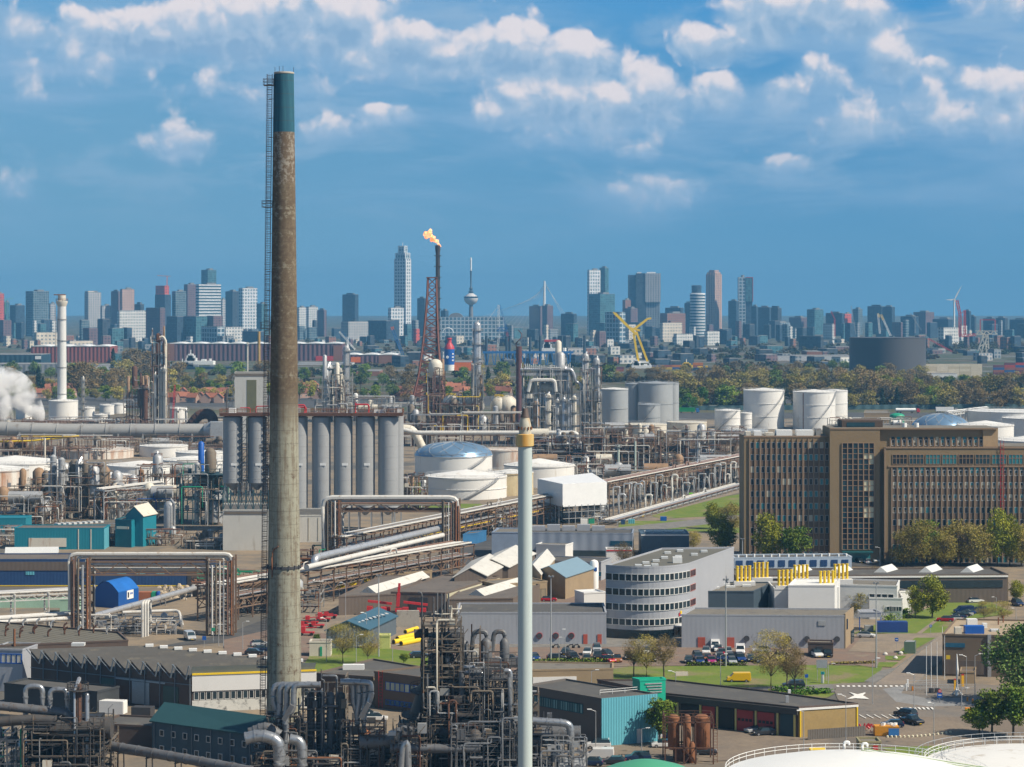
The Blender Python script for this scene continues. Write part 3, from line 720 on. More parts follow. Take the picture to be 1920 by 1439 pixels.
def tank(label,L,Rr,ptop,pbase,roof='cone',shell=TANKW,rmat=TANKROOF,hroof=0.12,stair=None,rails=True,rings=1,name='storage_tank',group=None,stripe=None,z=None):
 """cylinder tank seen between px L..R, rim ptop, front foot pbase"""
 Yf=GY(pbase);r=(Rr-L)/2*S(Yf);Y=Yf+r;r=(Rr-L)/2*S(Y);cx=((L+Rr)/2-960)*S(Y)
 h=z or(HC-(ptop-YH)*S(Y));c=(cx,Y,0);n=40
 t=thing(name,label,'tank',c,group)
 m=MB();m.rev(c,[(r,0),(r,h)],n)
 part(m,'shell',shell,t)
 m=MB();hr=hroof*r*2
 if roof=='cone':m.rev((cx,Y,h),[(r*1.01,0.0),(r*1.01,.25),(r*.5,.25+hr*.5),(.4,.25+hr)],n)
 elif roof=='dome':m.rev((cx,Y,h),[(r*1.01,0)]+[(r*math.cos(a),.2+hr*math.sin(a))for a in[PI/2*i/7 for i in range(7)]]+[(.3,.2+hr)],n)
 else:m.rev((cx,Y,h-1.6),[(r*.985,0),(r*.985,.2),(.3,.5)],n)
 part(m,'roof',rmat,t)
 m=MB()
 for k in range(rings):zz=h*(1-(k)/max(1,rings))-(.5 if roof=='float' else .35);m.rev((cx,Y,zz),[(r+.02,0),(r+.25,.02),(r+.25,.16),(r+.02,.18)],n,False,False)
 if rings:part(m,'stiffener_rim',shell,t)
 if roof=='dome' and rmat is DOMEB:
  m=MB()
  for i in range(12):
   for sg in(1,-1):
    pts=[]
    for k in range(6):
     a=PI/2*k/5*.98;an=2*PI*i/12+sg*k*.16;pts.append(V(cx+(r+.02)*math.cos(a)*math.cos(an),Y+(r+.02)*math.cos(a)*math.sin(an),h+.28+hr*math.sin(a)))
    m.tube(pts,.11,4)
  part(m,'dome_lattice',GALV,t)
 if rails:
  m=MB();rail_loop(m,ring(c,r-.1,h+.2,24),1.1,.055);part(m,'railing_frame',GALV,t)
 if stair:
  a0,a1=stair;N=26;m=MB();lo=[];hi=[]
  for i in range(N+1):
   a=a0+(a1-a0)*i/N;zz=h*i/N
   lo.append(V(cx+(r+.12)*math.cos(a),Y+(r+.12)*math.sin(a),zz));hi.append(V(cx+(r+1.1)*math.cos(a),Y+(r+1.1)*math.sin(a),zz))
  for i in range(N):
   m.add([lo[i],hi[i],hi[i+1],lo[i+1],lo[i]-V(0,0,.35),hi[i]-V(0,0,.35),hi[i+1]-V(0,0,.35),lo[i+1]-V(0,0,.35)],[[0,1,2,3],[7,6,5,4],[0,4,5,1],[1,5,6,2],[2,6,7,3],[3,7,4,0]])
  m.tube([p+V(0,0,1.1)for p in hi],.06,4)
  for p in hi[::2]:m.tube([p,p+V(0,0,1.1)],.05,4)
  part(m,'stairway',GALV,t)
 if stripe:
  m=MB();a=stripe;m.box((cx+(r+.06)*math.cos(a),Y+(r+.06)*math.sin(a),h/2),(.5,.12,h*.98),a+PI/2);part(m,'painted_stripe',RUST,t)
 return t,c,r,h
def column(label,px,w,ptop,pbase,mat=GALV,plats=3,cap='dome',name='process_column',cat='column',taper=1.0,pipe=True,dY=0,pmat=None,group=None):
 Y=GY(pbase)+dY;s=S(Y);r=w*s/2;cx=(px-960)*s;h=zt(ptop,Y);c=(cx,Y,0)
 t=thing(name,label,cat,c,group)
 m=MB();top=[(r*taper,h-r*.9),(r*taper*.8,h-r*.3),(r*taper*.35,h)]if cap=='dome' else[(r*taper,h),(r*taper*.8,h-.05)]
 m.rev(c,[(r,0)]+top,14);part(m,'shell',mat,t)
 for i in range(plats):
  zz=h*(1-.08-(i/max(1,plats))*.75);m=MB();ro=r*(1.0+(taper-1)*zz/h)
  m.rev((cx,Y,zz),[(ro+.02,0),(ro+1.1,0),(ro+1.1,.15),(ro+.02,.15)],14,False,False);rail_loop(m,ring(c,ro+1.05,zz+.1,10),1.1,.07)
  part(m,'platform_frame',pmat or FRAMEG,t)
 if pipe:
  m=MB();a=rk.uniform(3.6,5.8);q=(r+.35);x,y=cx+q*math.cos(a),Y+q*math.sin(a)
  m.tube([(x,y,.5),(x,y,h*.93),(cx+r*.3,Y,h+.6),(cx,Y,h-.2)],max(.18,r*.16),6);part(m,'overhead_pipe',ALU,t)
  m=MB();ladder(m,(cx+r*.6,Y-r*.9-.25,0),(cx+r*.6,Y-r*.9-.25,h),.6,.06,1.2);part(m,'ladder_frame',pmat or FRAMEG,t)
 return t
def elbow(pts,rad=1.0,k=3):
 """round the corners of a polyline"""
 out=[Vector(pts[0])]
 for i in range(1,len(pts)-1):
  p,a,b=Vector(pts[i]),Vector(pts[i-1]),Vector(pts[i+1])
  ra=min(rad,(a-p).length*.45);rb=min(rad,(b-p).length*.45)
  p0=p+(a-p).normalized()*ra;p1=p+(b-p).normalized()*rb
  for j in range(k+1):q=j/k;out.append(p0*(1-q)**2+p*2*q*(1-q)+p1*q*q)
 out.append(Vector(pts[-1]));return out
def unit(label,L,Rr,ptop,pbase,depth=14,lev=4,seed=1,fmat=FRAMEB,nves=4,npipe=10,ncol=2,vm=(GALV,CREAM,OLDST),pmat=(PIPEW,ALU,OLDST,PIPEB),name='process_unit',cat='process unit',over=0.25,brace=0.5,group=None,hmin=.6):
 """open steel structure full of vessels and pipes"""
 q=random.Random(seed);Y=GY(pbase);s=S(Y);x0,x1=(L-960)*s,(Rr-960)*s;W=x1-x0;H=zt(ptop,Y)
 t=thing(name,label,cat,((x0+x1)/2,Y+depth/2,0),group)
 nx=max(2,int(W/4.5));ny=max(1,int(depth/8));xs=[x0+W*i/nx for i in range(nx+1)];ys=[Y+depth*i/ny for i in range(ny+1)]
 hs=[H*q.uniform(hmin,1.0)for _ in xs];zl=[H*(i+1)/lev for i in range(lev)]
 m=MB();w=.20+.9*s
 for i,x in enumerate(xs):
  for y in ys:m.tube([(x,y,0),(x,y,hs[i])],w*.6,4)
 for zz in zl:
  for j,y in enumerate(ys):
   for i in range(nx):
    if min(hs[i],hs[i+1])>=zz*.98:
     m.tube([(xs[i],y,zz),(xs[i+1],y,zz)],w*.5,4)
     if j==0 and q.random()<brace:m.tube([(xs[i],y,zz-H/lev),(xs[i+1],y,zz)],w*.35,4)
  for i,x in enumerate(xs):
   if hs[i]>=zz*.98:
    for j in range(ny):m.tube([(x,ys[j],zz),(x,ys[j+1],zz)],w*.5,4)
 kw=.05+.35*s
 for i in range(int(npipe*1.6)):                      # thin conduits, stanchions and stair rails
  x,y=q.uniform(x0,x1),q.choice([Y-.5,Y-.3,q.uniform(Y,Y+depth)]);z0=q.choice([0]+zl[:-1]);k=q.random()
  if k<.5:m.tube([(x,y,z0),(x,y,min(H*.98,z0+H/lev*q.uniform(.5,1.6)))],kw,4)
  elif k<.85:x2=min(x1,max(x0,x+q.uniform(-8,8)));zz=z0+q.uniform(.3,1)*H/lev;m.tube([(x,y,zz),(x2,y,zz)],kw,4)
  else:x2=min(x1,x+H/lev*.8);ladder(m,(x,y,z0),(x2,y,z0+H/lev),.8,kw*.6,.9,V(0,1,0))
 part(m,'steel_frame',fmat,t)
 for zz in zl:
  if q.random()<.8:
   i0=q.randrange(nx);i1=min(nx,i0+q.randint(1,3))
   while i1>i0 and min(hs[i0],hs[i1])<zz*.98:i1-=1
   if i1>i0:
    m=MB();a,b=xs[i0],xs[i1];m.box(((a+b)/2,Y+depth/2-.3,zz+.1),(b-a,depth,.16))
    rail_loop(m,[V(a,Y-.2,zz+.18),V(b,Y-.2,zz+.18),V(b,Y+depth-.5,zz+.18),V(a,Y+depth-.5,zz+.18)],1.1,.06);part(m,'platform_frame',fmat,t)
 for i in range(nves):
  r=q.uniform(.06,.14)*min(W,22);r=min(r,2.6,H*.2);x=q.uniform(x0+r,x1-r);y=q.uniform(Y+r,Y+depth-r);m=MB()
  if q.random()<.6:
   z0=q.choice([0]+zl[:-1]);hh=q.uniform(.25,.5)*H;m.rev((x,y,z0),[(r*.3,0),(r,r*.4),(r,hh),(r*.6,hh+r*.5),(r*.1,hh+r*.7)],12)
  else:
   z0=q.choice([1.0]+zl[:-1]);LL=q.uniform(2.5,5)*r;a=V(x-LL/2,y,z0+r+.3);b=V(x+LL/2,y,z0+r+.3);m.tube([a-V(r*.35,0,0),a,b,b+V(r*.35,0,0)],r,12)
  part(m,'vessel',q.choice(vm),t)
 for i in range(max(3,npipe//4)):
  m=MB();x,y=q.uniform(x0,x1),q.uniform(Y-.3,Y+depth*.5);z0=q.choice([0]+zl[:-1]);m.bx((x,y,z0+.2),(q.uniform(.5,1.6),q.uniform(.5,1.4),q.uniform(.5,1.7)));part(m,'equipment_box',q.choice([GALV,CREAM,OLDST,fmat,fmat,STEELG]),t)
 for i in range(ncol):
  r=q.uniform(.035,.07)*min(W,25);r=min(1.5,r);x=q.uniform(x0+r,x1-r);y=q.uniform(Y+r,Y+depth*.6);hh=H*q.uniform(.85,1+over);m=MB()
  m.rev((x,y,0),[(r,0),(r,hh*.97),(r*.4,hh)],12)
  for k in(.55,.8):m.rev((x,y,hh*k),[(r,0),(r+.8,0),(r+.8,.25),(r,.25)],10,False,False)
  part(m,'column_shell',q.choice(vm),t)
 for i in range(npipe):
  r=q.uniform(.05,.17)+.05*min(3,s/.1-.8);z0=q.choice(zl)+q.uniform(-1.5,.8);y=q.choice([Y-.4-r,q.uniform(Y,Y+depth)])
  a=q.uniform(x0,x1);b=min(x1,max(x0,a+q.uniform(-.6,.6)*W))
  p=[V(a,y,q.choice([0,.3])),V(a,y,z0)]if q.random()<.7 else[V(a,y+q.uniform(2,5),z0),V(a,y,z0)]
  p.append(V(b,y,z0))
  if q.random()<.6:p.append(V(b,y,max(.3,min(H*1.05,z0+q.uniform(-.6,.4)*H))))
  m=MB();m.tube(elbow(p,r*3),r,6);part(m,'pipe',q.choice(pmat),t)
 return t
def rack(label,a,b,z,width,npipe,seed=1,fmat=FRAMEB,pmats=(PIPEW,ALU,GALV),levels=1,span=9.0,truss=0.0,rmax=.35,name='pipe_rack',cat='pipe rack',group=None,legs=True):
 """elevated rack of parallel pipes between two site points (x, y)"""
 q=random.Random(seed);a,b=V(a[0],a[1],0),V(b[0],b[1],0);d=b-a;L=d.length;u=d.normalized();n=V(-u.y,u.x,0)
 t=thing(name,label,cat,(a+b)/2,group);N=max(1,round(L/span));zs=[z-k*3.2 for k in range(levels)]
 m=MB()
 for i in range(N+1):
  p=a+u*(L*i/N)
  if legs:
   for k in(-1,1):m.tube([p+n*(k*width/2),p+n*(k*width/2)+V(0,0,z+.3)],.26,4)
   if z>6:m.tube([p-n*(width/2)+V(0,0,z*.15),p+n*(width/2)+V(0,0,z*.6)],.12,4)
  for zz in zs:m.tube([p-n*(width/2+.6)+V(0,0,zz),p+n*(width/2+.6)+V(0,0,zz)],.25,4)
 for k in(-1,1):
  for zz in zs:m.tube([a+n*(k*width/2)+V(0,0,zz-.2),b+n*(k*width/2)+V(0,0,zz-.2)],.22,4)
  if truss:
   m.tube([a+n*(k*width/2)+V(0,0,zs[-1]-truss),b+n*(k*width/2)+V(0,0,zs[-1]-truss)],.18,4);M_=int(L/truss/1.2)
   for i in range(M_):
    p0=a+u*(L*i/M_);p1=a+u*(L*(i+1)/M_);
    if i%2:p0,p1=p1,p0
    m.tube([p0+n*(k*width/2)+V(0,0,zs[-1]-truss),p1+n*(k*width/2)+V(0,0,zs[-1]-.2)],.11,4)
 part(m,'steel_frame',fmat,t)
 for i in range(npipe):
  zz=zs[i%levels];off=-width/2+.4+(width-.8)*((i//levels)+.5)/max(1,math.ceil(npipe/levels));r=q.uniform(.12,rmax);m=MB()
  p=[a+n*off+V(0,0,zz+.28+r),b+n*off+V(0,0,zz+.28+r)]
  if q.random()<.35 and L>40:     # expansion loop
   k=q.uniform(.3,.7);c=a+u*(L*k);e=V(0,0,zz+.28+r);w2=min(3.0,width*.4);p=[a+n*off+e,c+n*off+e,c+n*off+V(0,0,1.4)+e,c+u*3+n*off+V(0,0,1.4)+e,c+u*3+n*off+e,b+n*off+e];p=elbow(p,.8,2)
  m.tube(p,r,6);part(m,'pipe',q.choice(pmats),t)
 return t
def pipeline(label,pts,r,mat=PIPEW,rings=0,supports=0,name='pipeline',n=10,group=None,rad=None,smat=FRAMEG):
 """one big pipe through site points"""
 p=elbow(pts,rad or r*2.5,4);c=sum((Vector(x)for x in pts),V(0,0,0))/len(pts);t=thing(name,label,'pipe',(c.x,c.y,0),group)
 m=MB();m.tube(p,r,n);part(m,'pipe_shell',mat,t)
 L=[0]
 for i in range(1,len(p)):L.append(L[-1]+(p[i]-p[i-1]).length)
 def at(d):
  for i in range(1,len(p)):
   if L[i]>=d:k=(d-L[i-1])/max(1e-6,L[i]-L[i-1]);return p[i-1].lerp(p[i],k),(p[i]-p[i-1]).normalized()
  return p[-1],(p[-1]-p[-2]).normalized()
 if rings:
  for i in range(rings+1):m=MB();q,u=at(L[-1]*i/rings*.998+.01);m.tube([q-u*.12,q+u*.12],r*1.09,n);part(m,'flange',mat,t)
 if supports:
  for i in range(supports):
   q,u=at(L[-1]*(i+.5)/supports);s_=u.cross(V(0,0,1));s_=s_.normalized()if s_.length>.1 else V(1,0,0);m=MB()
   for k in(-1,1):m.tube([V(q.x,q.y,0)+s_*(k*r*1.1),q+s_*(k*r*.9)-V(0,0,r*.4)],max(.12,r*.14),4)
   m.tube([q-s_*r*1.2-V(0,0,r),q+s_*r*1.2-V(0,0,r)],max(.12,r*.14),4);part(m,'support_frame',smat,t)
 return t
# ---- buildings
def bldg(name,label,pix,z,wall=WALLG,roof=ROOFD,par=0.35,cat='building',parm=None,group=None,pts=None,z0=0):
 """flat roofed block; pix = roof corners in photo pixels at height z"""
 q=pts or[R(x,y,z)for x,y in pix];q=[V(p.x,p.y,0)for p in q];c=sum(q,V(0,0,0))/len(q)
 t=thing(name,label,cat,(c.x,c.y,0),group)
 m=MB();m.prism(q,z0,z-.02);part(m,'wall',wall,t)
 ins=[c+(p-c)*(1-.35/max(1,(p-c).length))for p in q]
 m=MB();m.prism(ins,z-.01,z+.03);part(m,'roof',roof,t)
 if par:
  m=MB();out=[c+(p-c)*(1+.12/max(1,(p-c).length))for p in q]
  for i in range(len(q)):
   j=(i+1)%len(q);a,b,a2,b2=out[i],out[j],ins[i],ins[j]
   m.add([V(a.x,a.y,z),V(b.x,b.y,z),V(b2.x,b2.y,z),V(a2.x,a2.y,z),V(a.x,a.y,z+par),V(b.x,b.y,z+par),V(b2.x,b2.y,z+par),V(a2.x,a2.y,z+par)],[[0,1,5,4],[1,2,6,5],[2,3,7,6],[3,0,4,7],[4,5,6,7],[3,2,1,0]])
  part(m,'parapet_edging',parm or wall,t)
 return t,q
def gable(name,label,pix,z,rh,axis=0,wall=BROWNW,roof=ROOFB,cat='building',group=None,over=.4,pts=None,gmat=None,pitch2=None):
 """pitched roof; pix = four eave corners at height z; axis 0: ridge parallel to corner0-corner1"""
 q=pts or[R(x,y,z)for x,y in pix];q=[V(p.x,p.y,0)for p in q];c=sum(q,V(0,0,0))/4
 if axis:q=q[1:]+q[:1]
 t=thing(name,label,cat,(c.x,c.y,0),group);up=V(0,0,z);e0,e1=(q[0]+q[3])/2+V(0,0,z+rh),(q[1]+q[2])/2+V(0,0,z+rh)
 m=MB();m.prism(q,0,z,cap=False)
 m.poly([q[0]+up,e0,q[3]+up]);m.poly([q[1]+up,q[2]+up,e1]);part(m,'wall',wall,t)
 m=MB();u=(q[1]-q[0]).normalized()*over;w=(q[0]-q[3]).normalized()*over;dz=V(0,0,.22);dn=-V(0,0,over*2*rh/max(1,(q[0]-q[3]).length))
 for A,B,sg in((q[0],q[1],1),(q[3],q[2],-1)):
  a,b,c_,d=A+up-u+w*sg+dn,B+up+u+w*sg+dn,e1+u,e0-u;m.add([a,b,c_,d,a+dz,b+dz,c_+dz,d+dz],[[0,1,2,3],[7,6,5,4],[0,4,5,1],[1,5,6,2],[2,6,7,3],[3,7,4,0]])
 part(m,'roof',roof,t)
 return t,q
def face(a,b):
 u=(b-a);u.z=0;L=u.length;u=u/L;n=V(u.y,-u.x,0)
 if n.y>0:n=-n
 return u,n,L
def wins(t,a,b,z0,h,n,w,t0=0.0,t1=1.0,glass=GLASSD,frame=FRAMEW,mull=1,name='window',bar=.1):
 """n windows, each a part with its pane, along the wall foot a-b"""
 u,nn,L=face(a,b);org=root_of(t);first=None;P0=None
 for i in range(n):
  p=a+u*(L*(t0+(t1-t0)*(i+.5)/n))+nn*.05;p=V(p.x,p.y,z0)
  if first is None:
   m=MB();f=MB();P0=p
   def bxx(mb,uu,zz,ww,hh,dp):c=p+u*uu+V(0,0,zz);mb.box((c.x,c.y,c.z),(ww,dp,hh),math.atan2(u.y,u.x))
   bxx(f,0,bar/2,w,bar,.16);bxx(f,0,h-bar/2,w,bar,.16)
   for k in range(mull+1):bxx(f,-w/2+bar/2+(w-bar)*k/mull,h/2,bar,h-2*bar,.16)
   first=f.build(name,frame,t,org);bxx(m,0,h/2,w-.05,h-.05,.06);m.build('pane',glass,first,org)
  else:
   c=first.copy();COL.objects.link(c);c.location=Vector(first.location)+(p-P0)
   d=first.children[0].copy();COL.objects.link(d);d.parent=c
def slab(t,name,mat,a,b,s0,s1,z0,z1,out=.12,dep=.2):
 """panel on a wall a-b from s0..s1 metres (fractions if <=1)"""
 u,nn,L=face(a,b);f=lambda s_:s_*L
 c=a+u*((f(s0)+f(s1))/2)+nn*(out-dep/2+.02);m=MB();m.box((c.x,c.y,(z0+z1)/2),(f(s1)-f(s0),dep,z1-z0),math.atan2(u.y,u.x));return part(m,name,mat,t)
def roofbox(t,name,mat,px,py,z,d,rz=0.0,lift=0.05):
 p=R(px,py,z);m=MB();m.bx((p.x,p.y,z+lift),d,rz);return part(m,name,mat,t)
# ---------------- trees
def leafmat(name,a,b_,sc=0.35):
 m,t,b=mk(name);co,tc=objco(t);oi=t.new('ShaderNodeObjectInfo')
 c=t.mix(t.rng(t.noise(co,sc,4.0,0.6),0.35,0.65),a,b_)
 g=t.m('MULTIPLY_ADD',oi.outputs['Random'],0.6,0.7)
 f=t.m('MULTIPLY',t.m('MULTIPLY_ADD',t.noise(co,3.0,2.0),0.6,0.72),g)
 t.l.new(t.mix(1.0,c,t.comb(f,f,f),'MULTIPLY'),b.inputs['Base Color']);b.inputs['Roughness'].default_value=0.8
 b.inputs['Specular IOR Level'].default_value=0.2
 return m
BARK=pm('bark',(0.11,0.085,0.06),0.9,var=0.3,sc=1.0)
LEAF={'twig':leafmat('twigs',(0.27,0.185,0.075),(0.195,0.15,0.06)),'green':leafmat('leaves_green',(0.11,0.19,0.02),(0.19,0.24,0.03)),
  'spring':leafmat('leaves_spring',(0.30,0.30,0.025),(0.20,0.23,0.025)),'dark':leafmat('needles',(0.022,0.045,0.022),(0.035,0.06,0.025)),
  'olive':leafmat('leaves_olive',(0.34,0.30,0.055),(0.30,0.235,0.08)),'bright':leafmat('leaves_bright',(0.06,0.16,0.015),(0.10,0.19,0.02)),'blush':leafmat('leaves_bluegreen',(0.10,0.17,0.04),(0.15,0.20,0.055))}
def crown_mb(q,h,w,n,leaf,asp=1.0,base=.22,col=False,nb=16):
 m=MB();blobs=[]
 for i in range(nb):
  if col:zc=h*(.12+.8*i/nb);r=w*.5*(1-.75*i/nb)*q.uniform(.7,1);blobs.append((V(q.uniform(-.1,.1)*w,q.uniform(-.1,.1)*w,zc),r,h/nb*1.6))
  else:
   a=q.uniform(0,2*PI);t=q.uniform(0,1);rr=w*.5*math.sqrt(max(0,1-(2*t-1)**2))*.62;zc=h*(base+(1-base)*(.12+.76*t));blobs.append((V(rr*math.cos(a)*q.uniform(.5,1.1),rr*math.sin(a)*q.uniform(.5,1.1),zc),w*q.uniform(.13,.25),h*q.uniform(.09,.16)))
 for _ in range(n):
  c,r,rz=q.choice(blobs);d=V(q.gauss(0,1),q.gauss(0,1),q.gauss(0,1)).normalized()*(q.random()**.35)
  p=c+V(d.x*r,d.y*r,d.z*rz);u=V(q.gauss(0,1),q.gauss(0,1),q.gauss(0,.7)+.2).normalized()
  v_=u.cross(V(q.gauss(0,1),q.gauss(0,1),q.gauss(0,1))).normalized();L=leaf*q.uniform(.6,1.3);B=L*asp
  m.add([p-u*L-v_*B*.4,p+v_*-B,p+u*L,p+v_*B],[[0,1,2,3]])
 return m
def trunk_mb(q,h,w,r,nl=7,deep=1):
 m=MB();m.tube([(0,0,0),(q.uniform(-.1,.1),q.uniform(-.1,.1),h*.3),(q.uniform(-.3,.3),q.uniform(-.3,.3),h*.62)],r,7,r*.45)
 for i in range(nl):
  a=q.uniform(0,2*PI);z0=h*q.uniform(.22,.55);z1=z0+h*q.uniform(.15,.38);R_=w*q.uniform(.22,.42)
  e=V(R_*math.cos(a),R_*math.sin(a),z1);k=V(R_*.4*math.cos(a),R_*.4*math.sin(a),z0+(z1-z0)*.55)
  m.tube([(0,0,z0),k,e],r*.42,5,r*.1)
  for _ in range(3*deep):
   d=V(q.gauss(0,1),q.gauss(0,1),abs(q.gauss(.8,.5))).normalized()*w*q.uniform(.1,.22);s0=k.lerp(e,q.random());m.tube([s0,s0+d],r*.14,4,r*.03)
   if deep>1:
    for _ in range(3):s1=s0+d*q.uniform(.4,1);d2=V(q.gauss(0,1),q.gauss(0,1),abs(q.gauss(.6,.5))).normalized()*w*q.uniform(.05,.13);m.tube([s1,s1+d2],r*.07,3,r*.02)
 return m
PROTO={}
def proto(kind,h,w,n,leaf,mat,asp=1.0,seed=1,name='tree',col=False,deep=1,nl=7,base=.22,nb=16):
 q=random.Random(seed);r=thing(name,'x','tree',(0,0,0));crown_mb(q,h,w,n,leaf,asp,base,col,nb).build('crown',LEAF[mat],r,V(0,0,0));trunk_mb(q,h,w,max(.18,h*.02),nl,deep).build('trunk',BARK,r,V(0,0,0))
 PROTO[kind]=r;r['h']=float(h);return r
FIRST=set()
def tree(kind,px,pbase,hpx,label,group=None,wid=1.0,z=0.0):
 p=R(px,pbase,z);k=hpx*S(p.y)/PROTO[kind]['h'];sc=(k*wid,k*wid,k)
 if kind in FIRST:o=copy_tree(PROTO[kind])
 else:o=PROTO[kind];FIRST.add(kind)
 o.location=p;o.rotation_euler=(0,0,rk.uniform(0,6.3));o.scale=sc;o['label']=label
 if group:o['group']=group
 elif 'group' in o.keys():del o['group']
 return o
for i in range(3):proto(f'bare{i}',14,14,2000,.60,'twig',.30,20+i,'bare_tree',nl=6,nb=26,base=.06)
for i in range(2):proto(f'olive{i}',13,13,1700,.46,'olive',.5,30+i,'budding_tree',nb=22,base=.06)
for i in range(2):proto(f'green{i}',12,12,1600,.45,'green',.7,40+i,'leafy_tree',nb=22,base=.06)
proto('spring0',11,11,1200,.40,'spring',.7,50,'leafy_tree',nb=20)
proto('blush0',12,10,1200,.40,'blush',.6,51,'leafy_tree',nb=20)
proto('bright0',12,9,1200,.40,'bright',.7,52,'leafy_tree',nb=18)
proto('poplar0',16,5.5,1200,.40,'dark',.6,60,'conifer_tree',col=True,nl=3)
qt=random.Random(3)
TL={'bare':'bare brown twiggy tree','olive':'budding olive brown tree','green':'mid green rounded tree','spring':'yellow green spring tree','blush':'blue green tree','bright':'bright green tree','poplar':'dark pointed conifer'}
def belt(x0,x1,py,kinds,hpx,where,step=.62,jit=3,wid=(.95,1.3)):
 x=x0
 while x<x1:
  k=qt.choice(kinds);kk=k+str(qt.randrange({'bare':3,'olive':2,'green':2}.get(k,1)));h=hpx*qt.uniform(.75,1.25)
  tree(kk,x+qt.uniform(-jit,jit),py+qt.uniform(-3,3),h,f'{TL[k]} in {where}',f'{TL[k]}s in {where}',qt.uniform(*wid));x+=h*step*qt.uniform(.8,1.35)
B=['bare']*3+['olive']*2
WR='the wood beyond the motorway'
belt(1262,1920,766,B+['olive','olive','green','poplar'],40,WR,.6);belt(1250,1920,750,B+['olive'],46,WR,.65);belt(1255,1930,733,B+['olive','spring','green'],38,WR,.68)
belt(1120,1740,716,B+['olive','green'],27,WR,.8);belt(1340,1730,704,B+['green','blush'],24,WR,.9)
belt(1600,1740,745,['spring','spring','green','olive'],38,'the pale green clump before the dark round tank',.7)
for x,y,h,k in((1290,770,32,'bright0'),(1302,771,26,'bright0'),(1318,768,42,'bright0'),(1273,771,24,'bright0')):tree(k,x,y,h,'bright green tree at the near edge of the brown wood','bright green trees at the edge of the brown wood')
WL='the park left of the big chimney'
belt(0,560,752,['olive','green','green','spring','blush'],30,WL,.8);belt(0,560,733,B+['olive','green','spring'],36,WL,.85);belt(20,520,715,['bare','bare','olive','green','blush'],36,WL,1.0)
belt(330,500,735,['olive','green','green'],22,WL,.7)
for x,y,h,w in((150,742,66,1.15),(163,738,62,1.2),(252,708,56,1.3),(270,706,50,1.3),(212,735,40,1.1),(20,725,40,1.1)):tree('bare1',x,y,h,'large bare brown tree rising over the park left of the chimney','large bare trees in the park',w)
for x,y,h in((72,742,58),(80,744,40),(212,700,50)):tree('poplar0',x,y,h,'dark pointed conifer standing in the park by the white column','dark conifers in the park',1.0)
WM='the green belt between chimney and flare'
belt(560,990,752,['olive','green','blush','bare','spring'],28,WM,.85);belt(560,1100,735,['bare','olive','green','blush'],34,WM,1.0);belt(570,1000,712,['bare','bare','olive','green'],30,WM,1.4)
tree('poplar0',915,735,50,'dark conifer standing alone between the silver column and the blue frame')
# woods that read as one mass, near the harbour
def woodmass():
 q=random.Random(9);m=MB();
 for x0,x1,py,h,n in((0,340,688,8,20),(1340,1735,688,10,50),(1230,1760,672,8,60),(1250,1930,662,8,60),(640,840,660,9,16),(1440,1600,660,9,14),(1730,1920,655,12,24),(560,700,700,8,14),(1258,1925,762,15,60),(1258,1925,745,18,60),(1250,1925,728,20,60),(1340,1735,708,14,50),(1120,1340,716,12,26),(0,1000,738,9,70),(0,1100,722,9,70),(0,900,705,8,60),(0,1920,650,7,120),(0,1920,641,5,120),(0,1920,661,7,110),(0,1300,672,7,80),(640,1250,688,7,50)):
  for i in range(n):
   px=q.uniform(x0,x1);p=G(px,py+q.uniform(-3,3));s=S(p.y);hh=h*s*q.uniform(.6,1.3);w=hh*q.uniform(1.0,2.0)
   for _ in range(110):
    d=V(q.gauss(0,1),q.gauss(0,1),abs(q.gauss(0,1))).normalized()*(q.random()**.3);c=p+V(d.x*w*.6,d.y*w*.6,d.z*hh);u=V(q.gauss(0,1),q.gauss(0,1),q.gauss(0,1)).normalized()*1.6;v_=u.cross(V(0,.3,1)).normalized()*1.0
    m.add([c-u,c-v_,c+u,c+v_],[[0,1,2,3]])
 o=m.build('woodland',leafmat('far_wood',(0.14,0.095,0.042),(0.065,0.08,0.026),0.02));o['kind']='stuff'
woodmass()
# ---------------- harbour zone between the wood and the city
def shed(label,L,Rr,ptop,Y,wall,depth=60,scal=True,name='warehouse',parts=()):
 s=S(Y);x0,x1=(L-960)*s,(Rr-960)*s;h=zt(ptop,Y);t=thing(name,label,'warehouse',((x0+x1)/2,Y,0))
 m=MB();m.bx(((x0+x1)/2,Y+depth/2,0),(x1-x0,depth,h));part(m,'wall',wall,t)
 if scal:
  n=max(3,int((x1-x0)/24));w=(x1-x0)/n
  m=MB()
  for i in range(n):
   xa=x0+i*w;pts=[V(xa+w*k/6,0,h+.05+1.8*math.sin(PI*k/6))for k in range(7)]
   m.add([V(p.x,Y-.5,p.z)for p in pts]+[V(p.x,Y+depth,p.z)for p in pts],[[k,k+1,8+k,7+k]for k in range(6)]+[list(range(6,-1,-1)),list(range(7,14))])
  part(m,'roof',STEELW,t)
 else:
  m=MB();m.bx(((x0+x1)/2,Y+depth/2,h),(x1-x0-1,depth-1,.6));part(m,'roof',ROOFG,t)
 for nm,a,b,t0,t1,mt in parts:
  m=MB();m.box((((a+b)/2-960)*s,Y-.4,(zt(t0,Y)+zt(t1,Y))/2),((b-a)*s,.8,abs(zt(t0,Y)-zt(t1,Y))));part(m,nm,mt,t)
 return t
REDB=pm('red_brown_sheet',(0.26,0.075,0.06),.8,var=.1,sc=.02,corr=(5,.3));PLUMB=pm('plum_sheet',(0.14,0.075,0.085),.8,var=.12,sc=.02,corr=(6,.4));BRK=pm('old_brick',(0.26,0.12,0.08),.85,var=.15,sc=.05)
shed('long red shed with white scalloped roof beside the white column',58,206,650,3050,REDB)
